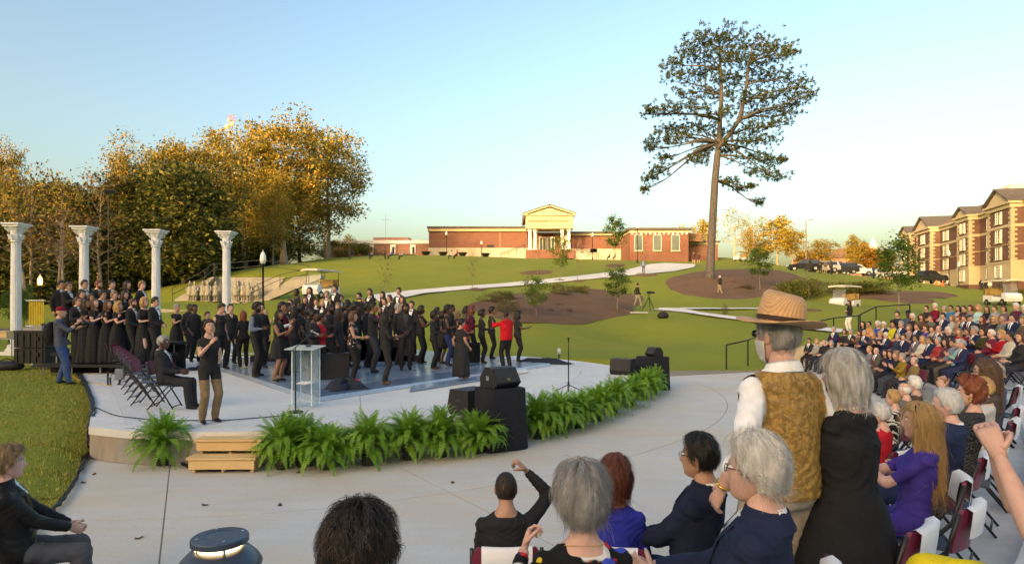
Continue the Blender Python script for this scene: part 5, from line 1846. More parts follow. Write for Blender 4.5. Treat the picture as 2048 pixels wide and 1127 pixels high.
    def patch(rows, off, back=False):
      nonlocal tree
      if tree is None:
        tree = BVHTree.FromPolygons(V.tolist(), faces)
      out = []
      R2 = RT
      for row in rows:
        o_ = []
        for x_, z_ in row:
          w_ = min(1, max(0, (z_ - 1.0) / .35))
          tw = np.array((1, 0, 0)) * (1 - w_) + TW[:, 0] * w_
          fd = np.array((0, 1, 0)) * (1 - w_) + TW[:, 1] * w_
          sg = -1 if back else 1
          org = R2 @ (tw * x_ + fd * .5 * sg + (0, 0, z_ - .92)) + hip
          dr = R2 @ (-fd * sg)
          hit = tree.ray_cast(Vector(org), Vector(dr))
          if hit[0] is None:
            hp = R2 @ (tw * x_ + fd * .1 * sg + (0, 0, z_ - .92)) + hip
          else:
            hp = np.array(hit[0]) - dr * off
          o_.append(hp)
        out.append(o_)
      return out
    wr_ = A['wear']
    if wr_ in ('tux', 'suit', 'vee', 'blazer') and lod < 3:
      col = A.get('shirtc') or (.80, .80, .80)
      if isinstance(wr_, str) and A['hand'] and isinstance(A['hand'], tuple):
        col = A['hand']
      zb = {'tux': 1.14, 'suit': 1.14, 'vee': 1.34, 'blazer': 1.12}[wr_]
      w0 = .062 if wr_ != 'vee' else .05
      rows = [[(x_ * (w0 * (1 - t) ** .8 + .006), 1.455 - (1.455 - zb) * t) for x_ in (-1, -.5, 0, .5, 1)] for t in np.linspace(0, 1, 8)]
      sb = MB()
      sb.grid(patch(rows, .004), flip=True)
      child(sb, 'shirt_front', SKIN[A['skin']] if wr_ == 'vee' else cloth(col))
      if wr_ in ('tux', 'suit') or wr_ == 'blazer':
        cb = MB()
        aa = np.linspace(0, 2 * math.pi, 15)
        ring = []
        for zz, gr in ((1.450, 1.42), (1.494, 1.10)):
          ring.append(R['tor'](np.c_[.064 * gr * np.cos(aa), .064 * gr * np.sin(aa) - .016, zz - .012 * np.sin(aa)]))
        cb.grid(ring)
        child(cb, 'collar', cloth(col))
        aa = np.linspace(math.pi * .86, math.pi * 2.14, 15)
        ring = [R['tor'](np.c_[.064 * gx * np.cos(aa), .064 * gr * np.sin(aa) - .016, zz - .012 * np.sin(aa)]) for zz, gr, gx in ((1.42, 1.85, 2.3), (1.462, 1.46, 1.62), (1.482, 1.34, 1.40), (1.478, 1.24, 1.28))]
        cb = MB()
        cb.grid(ring)
        child(cb, 'jacket_collar', top)
      if wr_ == 'tux':
        tb = MB()
        y0 = patch([[(0, 1.425)]], .012)[0][0]
        for s in (-1, 1):
          tb.ell(y0 + RT @ np.array((s * .026, 0, .0)), (.026, .010, .017), 8, 5)
        tb.ell(y0, (.009, .012, .010), 6, 4)
        child(tb, 'bow_tie', cloth((.012, .012, .013)))
      elif A['roll'] >= 0 and wr_ == 'suit' and A['beard'] != 'notie':
        tcol = TIES[int(q.random() * len(TIES))]
        rows = [[(x_ * (.014 + .020 * t), 1.44 - .34 * t) for x_ in (-1, 0, 1)] for t in np.linspace(0, 1, 8)]
        tb = MB()
        tb.grid(patch(rows, .009), flip=True)
        child(tb, 'tie', cloth(tcol))
      if lod <= 1 and wr_ != 'vee':
        lp = MB()
        for s in (-1, 1):
          rows = [[(s * (.062 * (1 - t) ** .8 + .006 + x_), 1.45 - (1.45 - zb) * t) for x_ in (0, .018 + .022 * math.sin(math.pi * min(1, t * 1.3)), .024 + .030 * math.sin(math.pi * min(1, t * 1.25)))] for t in np.linspace(0, 1, 7)]
          lp.grid(patch(rows, .007), flip=s < 0)
        lo = child(lp, 'lapels', top)
        lo['kind'] = 'stuff'
    if skirt:
      zh, fl = skirt
      zs = np.linspace(1.03, zh, 12)
      na = 48 if lod < 2 else 24
      aa = np.arange(na + 1) * 2 * math.pi / na
      rows = []
      ph = q.random() * 6
      for i, zz in enumerate(zs):
        u = i / 11
        a_ = np.interp(zz, [0, .5, .80, .92, 1.03], [.20 + fl, .19 + fl * .75, .185 + fl * .3, .182, .150]) * A['g']
        b_ = np.interp(zz, [0, .5, .80, .92, 1.03], [.17 + fl, .16 + fl * .75, .145 + fl * .3, .140, .120]) * A['g']
        pl_ = 1 + (.05 * u) * np.sin(aa * 11 + ph) + .03 * u * np.sin(aa * 7 + 2 * ph)
        rows.append(np.c_[a_ * pl_ * np.cos(aa), b_ * pl_ * np.sin(aa), np.full(na + 1, zz)] + np.array((hip[0], hip[1], hip[2] - .92)))
      rows[0] = rows[0] * np.array((.9, .9, 1))
      rows.append(rows[-1] * np.array((.9, .9, 1)))
      sb = MB()
      sb.grid(rows)
      child(sb, 'skirt', top if A['bot'] is None or True else bot)
    fin = FINISH.get(A['label'])
    if fin:
      fin(dict(root=root, child=child, patch=patch, T=T, V=V, faces=faces, nm=nm, tt=tt, tz=tz, fc=fc, k=k, R=R, RH=RH, hcen=hcen, hip=hip, RT=RT, q=q, tor=R['tor']))
    if A['hat']:
      A['hat'](dict(root=root, child=child, T=T))
  for R in PEOPLE:
    bpy.data.objects.remove(R['ob'])
  bpy.data.scenes.remove(TMP)
TIES = [(.20, .02, .03), (.03, .05, .16), (.10, .09, .10), (.05, .09, .22), (.22, .15, .06), (.05, .05, .06), (.12, .03, .06)]
BK = (.026, .026, .029)
# ------------------------------------------------------------------ who stands on the stage
OF = {'tux': dict(wear='tux', top=BK, bot=BK), 'gown': dict(top=BK, bot=BK, sleeve=.5, skirt=(.02, .05), legs='skin', neck=1.42), 'dress': dict(top=BK, bot=BK, sleeve=.45, skirt=(.52, .05), legs='skin', neck=1.43),
   'sdress': dict(top=BK, bot=BK, sleeve=.02, skirt=(.56, .05), legs='skin', neck=1.42), 'shirt': dict(top=BK, bot=(.022, .022, .026), sleeve=1.95), 'rolled': dict(top=BK, bot=(.022, .022, .026), sleeve=1.35), 'tee': dict(top=BK, bot=(.02, .02, .024), sleeve=.55, neck=1.44),
   'vtee': dict(top=BK, bot=(.02, .02, .024), sleeve=.5, wear='vee'), 'tank': dict(top=BK, bot=(.02, .02, .022), sleeve=.0, neck=1.42), 'long': dict(top=BK, bot=(.02, .02, .022), sleeve=1.9, neck=1.43)}
LABELS = {}
def stage_person(px, fy, ty, face, sex, skin, hair, of, pose, label, z=.58, s=None, **kw):
  H = EYE - z
  if s is None:
    s = (fy - HZ) / H
  else:
    fy = HZ + s * H
  h = min(1.94, max(1.5, (fy - ty) / s))
  a = dict(OF[of])
  a.update(kw)
  lod = a.pop('lod', 1)
  person((px - CX) / s, F / s, z, face, h, sex, skin, hair, pose=pose, label=label, lod=lod, **a)
GC = 'gospel singers on the blue floor'
TXG = 'black tie singers at the back of the stage'
LC = 'formal choir on the left risers'
rd = random.Random(21)
J = lambda a: a + rd.uniform(-12, 12)
W = stage_person
# sign language interpreter at the front edge
W(418, 845, 637, -128, 'f', 'l', ('bun', 'dark'), 'tee', 'clap', 'woman signing at the front edge of the stage in black tunic and tan trousers', z=.5, lod=0, vox=.012, bot=(.23, .16, .09), hem=.74, sleeve=.45, neck=1.425, yaw=-12, arms=((.12, .30, -.06), (-.04, .30, -.34), (.25, .2), 'in'), shoes=(.015, .014, .014), group=None)
# singers in black, left to right
W(353, 716, 607, -115, 'f', 't', ('short', 'grey'), 'dress', 'clap', 'grey haired woman in short black dress clapping left of the bald man', z=.6, group=GC)
W(378, 0, 598, -110, 'm', 'd', ('buzz', 'black'), 'shirt', 'down', 'bald man in black partly hidden behind the man looking upward', z=.6, s=57, group=GC)
W(389, 724, 603, -120, 'm', 'd', ('shortafro', 'black'), 'rolled', 'swing', 'man in black shirt with rolled sleeves looking up, nearest the grey haired woman', z=.55, pitch=14, group=GC)
W(440, 738, 604, -110, 'f', 'l', ('short', 'dark'), 'tank', 'down', 'woman with cropped dark hair in black sleeveless top looking down, behind the signing woman', pitch=-18, group=GC)
W(461, 728, 607, -135, 'm', 'l', ('short', 'dark'), 'vtee', 'down', 'man in black v neck tee with bare arms, head tilted back', pitch=12, group=GC)
W(487, 734, 620, 40, 'f', 'l', ('long', 'red'), 'long', 'down', 'woman with long red hair turned away in black', group=GC)
W(512, 753, 602, -95, 'm', 'd', ('shortafro', 'black'), 'shirt', 'fold', 'man in black vest over heather grey sleeves looking right', bot=BK, beard='black', group=GC)
W(521, 0, 590, -140, 'm', 'l', ('thick', 'dark'), 'shirt', 'down', 'tall pale man with thick dark hair behind the man in grey sleeves', s=67, group=GC)
W(557, 762, 618, -105, 'f', 'm', ('long', 'black'), 'sdress', 'clap', 'woman with long black hair in sleeveless flared black dress, hands together', yaw=-10, group=GC)
W(563, 751, 600, -115, 'm', 'm', ('shortafro', 'black'), 'shirt', 'clap', 'man in maroon vest with white sleeves behind the woman in flared dress', top=(.10, .012, .02), group=GC)
W(574, 0, 603, -110, 'm', 'd', ('shortafro', 'black'), 'shirt', 'down', 'man in black looking right over the maroon vest', s=66, group=GC)
W(588, 0, 612, 20, 'f', 'd', ('long', 'black'), 'gown', 'down', 'woman with long black hair seen from behind in long black gown', s=72, group=GC)
W(603, 0, 610, -80, 'f', 'd', ('afro', 'black'), 'tee', 'down', 'woman with small afro and bare forearms left of the lectern microphone', s=71, group=GC)
W(620, 0, 615, -75, 'm', 'd', ('shortafro', 'black'), 'shirt', 'down', 'short haired man in black directly above the microphone', s=74, group=GC)
W(628, 760, 621, -100, 'f', 'd', ('puff', 'black'), 'long', 'fold', 'woman with pinned up hair in black top just behind the clear lectern', sleeve=1.5, pitch=8, group=GC)
W(643, 757, 625, -80, 'f', 'm', ('short', 'black'), 'long', 'fold', 'girl in red blouse under a black jacket right of the lectern', top=(.42, .02, .03), group=GC)
W(659, 0, 607, -105, 'm', 'd', ('buzz', 'black'), 'shirt', 'clap', 'bearded man in glasses with a red collar under black shirt', s=69, glasses=True, beard='black', group=GC)
W(676, 753, 616, -85, 'f', 'd', ('long', 'black'), 'dress', 'down', 'woman in glasses with long black hair and knee length black dress, arms at her sides', sleeve=1.6, glasses=True, group=GC)
W(693, 0, 600, -90, 'm', 'd', ('shortafro', 'black'), 'shirt', 'down', 'man in black behind the woman in glasses and short dress', s=66, group=GC)
W(710, 0, 603, -85, 'm', 'd', ('puff', 'black'), 'shirt', 'down', 'man with flat topped hair above the flowered blouse', s=68, group=GC)
W(705, 763, 622, -85, 'f', 't', ('bob', 'brown'), 'tank', 'sing', 'woman in black blouse with white and pink flowers and red shoes', shoes=(.55, .03, .03), hem=.86, girth=1.12, lod=0, vox=.014, yaw=-15, group=GC)
W(735, 0, 589, -100, 'm', 'd', ('puff', 'black'), 'shirt', 'down', 'tallest young man with high flat top hair in black shirt', s=66, group=GC)
W(746, 745, 602, -95, 'm', 'm', ('shortafro', 'black'), 'shirt', 'mouth', 'man with hands cupped at his mouth and a loose red tie', bot=(.045, .045, .05), pitch=6, group=GC)
W(770, 767, 625, -75, 'f', 'd', ('curly', 'black'), 'long', 'open', 'woman with long curly black hair and brown shoes holding her palms out', sleeve=1.4, bot=(.03, .03, .035), shoes=(.16, .08, .04), lod=0, vox=.014, group=GC)
W(774, 0, 612, -85, 'f', 'd', ('short', 'black'), 'long', 'down', 'short haired woman behind the long curly black hair', s=63, group=GC)
W(795, 729, 601, -95, 'm', 'l', ('short', 'grey'), 'shirt', 'down', 'grey bearded man in black shirt facing right', beard='grey', group=GC)
W(811, 740, 606, -165, 'm', 'd', ('shortafro', 'black'), 'shirt', 'clasp', 'smiling bearded man in open black blazer over dark grey tee facing the seats', wear='blazer', hand=(.05, .05, .055), beard='black', mouth=True, group=GC)
W(841, 727, 611, -85, 'f', 'd', ('bob', 'black'), 'tank', 'clap', 'woman in glasses and dark scarf with bare arms clapping', glasses=True, girth=1.2, group=GC)
W(867, 738, 623, -85, 'f', 'd', ('puff', 'black'), 'long', 'hold', 'woman in black blazer with white cuffs and brown flat shoes', shoes=(.10, .05, .03), wear='vee', group=GC)
W(873, 0, 614, -95, 'm', 'd', ('shortafro', 'black'), 'shirt', 'down', 'man in black half hidden behind the white cuffed blazer', s=60, group=GC)
W(884, 0, 622, -85, 'f', 'd', ('bob', 'black'), 'dress', 'fold', 'woman with shoulder length hair between the blazer and the blue jeans', s=62, group=GC)
W(894, 731, 611, -90, 'f', 'd', ('puff', 'black'), 'tank', 'hold', 'woman in rolled blue jeans and heeled ankle boots with high puffed hair', bot=(.035, .05, .15), shoes=(.03, .03, .035), group=GC)
W(903, 0, 605, -85, 'm', 'd', ('buzz', 'black'), 'shirt', 'down', 'short haired man above the woman with puffed hair', s=56, group=GC)
W(915, 0, 618, -80, 'f', 'm', ('braids', 'sandy'), 'tank', 'fold', 'woman with long golden braids clapping', s=63, group=GC)
W(922, 757, 636, -48, 'f', 't', ('short', 'black'), 'gown', 'swing', 'short haired woman in loose ankle length black dress with her back to the seats', sleeve=.6, girth=1.22, skirt=(.08, .03), shoes=(.25, .14, .08), lod=0, vox=.014, group=GC)
W(930, 0, 627, -80, 'f', 'm', ('bob', 'brown'), 'tee', 'fold', 'woman in red top half hidden by the loose black dress', s=65, top=(.40, .02, .03), group=GC)
W(931, 0, 612, -80, 'f', 'd', ('bob', 'black'), 'tee', 'down', 'dark haired woman left of the maroon sweater', s=58, group=GC)
W(943, 724, 611, -85, 'f', 'm', ('curly', 'auburn'), 'long', 'hold', 'woman with big auburn curls in maroon sweater', top=(.085, .012, .035), group=GC)
W(963, 726, 620, -75, 'f', 'd', ('afro', 'black'), 'long', 'hold', 'person with rounded afro and glasses in black beside the black box', glasses=True, group=GC)
W(983, 717, 614, -80, 'f', 'm', ('puff', 'black'), 'tee', 'open', 'woman with topknot in black tee just left of the conductor in red', sleeve=.8, girth=1.1, group=GC)
W(1013, 738, 619, 38, 'm', 'd', ('buzz', 'black'), 'rolled', 'conduct', 'conductor in bright red shirt with both arms raised', top=(.48, .012, .02), bot=(.02, .02, .022), hem=.86, girth=1.28, sleeve=1.5, lod=0, vox=.014, group=GC)
W(1035, 723, 622, -80, 'f', 'd', ('curly', 'black'), 'tee', 'open', 'woman with curly black hair at the right end of the singers', girth=1.18, sleeve=.6, group=GC)
# black tie singers standing at the back
for px, ty, sex, skin, hair, of, lab, gl in [
    (594, 577, 'f', 'd', ('short', 'black'), 'dress', 'woman in black at the left end of the highest back row', 0), (620, 573, 'm', 'l', ('long', 'dark'), 'tux', 'long haired man in tuxedo in the highest back row', 0), (611, 592, 'f', 'l', ('long', 'brown'), 'long', 'brown haired woman below the long haired tuxedo man', 0),
    (633, 596, 'm', 'l', ('short', 'brown'), 'tux', 'brown haired tuxedo boy below the parked cart roof', 0), (647, 597, 'm', 'p', ('short', 'blond'), 'tux', 'fair haired tuxedo boy below the bespectacled one', 0), (654, 581, 'm', 'p', ('short', 'sandy'), 'tux', 'sandy haired tuxedo man in glasses right of the cart roof', 1),
    (671, 569, 'm', 'l', ('short', 'dark'), 'tux', 'tallest tuxedo man at the centre of the back row', 0), (659, 597, 'f', 'p', ('long', 'blond'), 'long', 'blond woman in front of the tallest tuxedo man', 0), (682, 589, 'm', 'l', ('short', 'dark'), 'tux', 'dark haired tuxedo man just right of the tallest one', 0),
    (677, 605, 'f', 'p', ('bob', 'sandy'), 'long', 'sandy haired woman low behind the red collared man', 0), (637, 612, 'f', 'l', ('long', 'dark'), 'long', 'dark haired woman low behind the girl in red blouse', 0), (584, 606, 'f', 'p', ('long', 'blond'), 'long', 'blond woman behind the maroon vest', 0),
    (581, 597, 'm', 'l', ('short', 'brown'), 'tux', 'man in glasses behind the blond woman at the left of the back rows', 1), (614, 606, 'f', 'l', ('long', 'auburn'), 'long', 'auburn haired woman behind the small afro', 0), (719, 585, 'f', 'l', ('bob', 'dark'), 'long', 'woman with dark bob beside the choir microphone', 0),
    (740, 576, 'm', 'l', ('short', 'dark'), 'tux', 'tuxedo man behind the tallest flat topped singer', 0), (743, 586, 'f', 'l', ('bob', 'dark'), 'long', 'woman in black just below the tuxedo man behind the flat top', 0), (766, 582, 'f', 'l', ('long', 'dark'), 'long', 'long haired woman in front of the grey twiggy sapling', 0),
    (798, 574, 'm', 'l', ('short', 'dark'), 'tux', 'tuxedo man highest at the right of the back row, against the path', 0), (780, 589, 'm', 'l', ('short', 'brown'), 'tux', 'bespectacled tuxedo boy below the highest right one', 1), (770, 595, 'm', 'l', ('short', 'dark'), 'tux', 'broad tuxedo boy left of the bespectacled one', 0),
    (806, 591, 'f', 'l', ('long', 'brown'), 'long', 'brown haired woman below the tuxedo man against the path', 0), (824, 601, 'm', 'l', ('short', 'dark'), 'tux', 'tuxedo man at the right end of the back rows', 0), (696, 599, 'm', 'd', ('shortafro', 'black'), 'shirt', 'dark skinned man in black between the back rows', 0),
    (414, 622, 'm', 'l', ('short', 'dark'), 'tux', 'seated looking tuxedo man low between the two left singers', 0), (446, 620, 'f', 'l', ('long', 'brown'), 'long', 'brown haired musician low behind the v neck tee', 0), (529, 619, 'f', 'p', ('long', 'blond'), 'long', 'blond musician low behind the grey sleeved man', 0), (574, 617, 'f', 'l', ('long', 'blond'), 'long', 'fair haired girl low behind the maroon vest shoulder', 0)]:
  s = {1: 59, 0: 57}[gl] + (ty > 590) * 2
  zt = EYE + (HZ - ty) / s
  h = 1.80 if sex == 'm' else 1.66
  z = max(.52, zt - h)
  z = .52 + round((z - .52) / .25) * .25
  h = min(1.92, max(1.5, zt - z))
  a = dict(OF[of])
  person((px - CX) / s, F / s, z, 180 + rd.uniform(-45, 10) if px > 560 else -120, h, sex, skin, hair, pose=rd.choice(['down', 'clasp', 'clap', 'clasp']), label=lab, lod=2, group=TXG, glasses=bool(gl), **a)
  LABELS[lab] = (px, s, z)
# the formal choir at the left
def riser_person(px, ty, row, sex, skin, hair, of, pose, label, dy=0, **kw):
  s, z = {0: (70, .78), 1: (68.5, 1.06), 2: (67, 1.36), 3: (70, .5)}[row]
  zt = EYE + (HZ - ty) / s
  h = min(1.92, max(1.5, zt - z))
  a = dict(OF[of])
  a.update(kw)
  person((px - CX) / s, F / s, z, J(-100), h, sex, skin, hair, pose=pose, label=label, lod=1, group=LC, **a)
V_ = riser_person
V_(121, 560, 2, 'm', 't', ('short', 'black'), 'tux', 'down', 'black haired tuxedo man at the far left of the top riser, half hidden')
V_(136, 563, 2, 'm', 'l', ('short', 'brown'), 'tux', 'clap', 'heavy tuxedo man in glasses second from the left on the top riser', glasses=True, girth=1.2)
V_(168, 559, 2, 'm', 'l', ('short', 'dark'), 'tux', 'clasp', 'dark haired tuxedo man in glasses in front of the second column', glasses=True)
V_(196, 560, 2, 'm', 'p', ('short', 'red'), 'tux', 'clasp', 'red bearded tuxedo man on the top riser', beard='red')
V_(223, 560, 2, 'm', 'l', ('short', 'dark'), 'tux', 'clap', 'dark haired tuxedo man right of the red bearded one')
V_(253, 561, 2, 'f', 'l', ('long', 'dark'), 'gown', 'clap', 'smiling woman with long dark hair on the top riser', sleeve=.7)
V_(283, 562, 2, 'm', 'p', ('thick', 'sandy'), 'tux', 'down', 'fair haired tuxedo man left of the third column', yaw=-30)
V_(163, 579, 1, 'f', 'l', ('bun', 'dark'), 'gown', 'clap', 'dark haired woman on the middle riser below the bespectacled tuxedo man')
V_(181, 586, 1, 'f', 'l', ('long', 'brown'), 'gown', 'clap', 'brown haired woman in glasses on the middle riser', glasses=True)
V_(204, 580, 1, 'm', 'l', ('thick', 'dark'), 'tux', 'clap', 'stocky singer in glasses below the red bearded man', glasses=True)
V_(227, 581, 1, 'm', 'p', ('short', 'sandy'), 'tux', 'clasp', 'sandy haired tuxedo boy in the middle of the left choir')
V_(248, 580, 1, 'f', 'l', ('long', 'dark'), 'gown', 'open', 'long haired woman reaching an arm out below the smiling woman', sleeve=.7)
V_(155, 588, 0, 'm', 'l', ('pony', 'brown'), 'tux', 'open', 'tuxedo singer with ponytail and glasses at the left of the front row', glasses=True)
V_(171, 596, 0, 'f', 't', ('long', 'dark'), 'gown', 'clap', 'tanned woman in black gown holding a blue folder in the front row')
V_(190, 596, 0, 'f', 'p', ('long', 'brown'), 'gown', 'clap', 'pale woman with long brown hair looking up, third in the front row', pitch=10)
V_(214, 598, 0, 'f', 'l', ('long', 'brown'), 'gown', 'clap', 'woman in long gown behind the microphone stand of the left choir')
V_(234, 602, 0, 'f', 'p', ('curly', 'blond'), 'gown', 'clap', 'blond woman with wavy hair tilting her head in the front row', roll=.2)
V_(264, 596, 0, 'm', 'l', ('short', 'brown'), 'tux', 'clasp', 'bearded tuxedo man in the front row right of the blond women', beard='brown')
V_(288, 594, 0, 'f', 'p', ('bob', 'blond'), 'gown', 'hold', 'blond woman with a black folder near the right of the front row', sleeve=.8)
V_(309, 593, 0, 'm', 'l', ('short', 'dark'), 'tux', 'clasp', 'dark haired tuxedo man in glasses in front of the third column', glasses=True, girth=1.12)
# seated musicians at the left rear
for px, ty, skin, hair, lab in [(88, 622, 'l', ('short', 'dark'), 'bearded musician in tuxedo seated behind the black road case'), (106, 622, 'l', ('long', 'sandy'), 'fair haired musician seated behind the photographer')]:
  s = 60
  person((px - CX) / s, F / s, .5, -100, 1.72, 'm', skin, hair, seat=True, pose='lap', lod=2, label=lab, group='seated musicians', **OF['tux'])
# photographer on the side lawn
W(120, 768, 612, -70, 'm', 'l', None, 'shirt', 'camera', 'photographer in maroon cap and jeans aiming a camera, black backpack on', z=.5, lod=0, vox=.013, top=(.085, .095, .135), bot=(.05, .085, .21), sleeve=1.35, feet=((.20, .22, .085), (-.14, -.06, .085)), hem=.86, shoes=(.02, .02, .022))
# older man on the chair at the stage edge
# ------------------------------------------------------------------ the seated audience
AG = 'audience seated round the plaza'
SEATED = []
PEOPLE_BY = {}
def aud(row, px, ty, s, sex, skin, hair, top, label, pose='lap', bot=(.03, .03, .038), face=None, lod=2, **kw):
  p = row_at(row, px, s)
  if kw.pop('exact', False):
    p = Vector(((px - CX) / s, F / s, TIER_Z[row]))
  s2 = F / p.y
  zt = EYE + (HZ - ty) / s2
  h = min(1.98, max(1.42, (zt - p.z - .535) / .855 * 1.75))
  f = math.degrees(math.atan2(-(-3.0 - p.x), 17.0 - p.y)) if face is None else face
  f += 0 if face is not None else rd.uniform(-9, 9)
  if s > 120:                        # the head sits behind the hips: shift so that it shows where it should
    o = Matrix.Rotation(R_(f), 3, 'Z') @ Vector((0, -.065, 0))
    p = Vector((p.x - o.x, p.y - o.y, p.z))
  kw.setdefault('sleeve', 1.95)
  kw.setdefault('neck', 1.445)
  person(p.x, p.y, p.z, f, h, sex, skin, hair, top=top, bot=bot, seat=True, pose=pose, lod=lod, label=label, group=kw.pop('group', AG), **kw)
  SEATED.append((row, p.x, p.y, p.z, f))
  PEOPLE_BY[(round(p.x, 3), round(p.y, 3))] = label
  return p
NV, CH, GR, TN, MR, RD = (.018, .026, .07), (.03, .03, .034), (.16, .16, .165), (.42, .37, .29), (.11, .012, .03), (.40, .015, .025)
sb, st, sw = ('short', 'brown'), ('short', 'dark'), ('short', 'white')
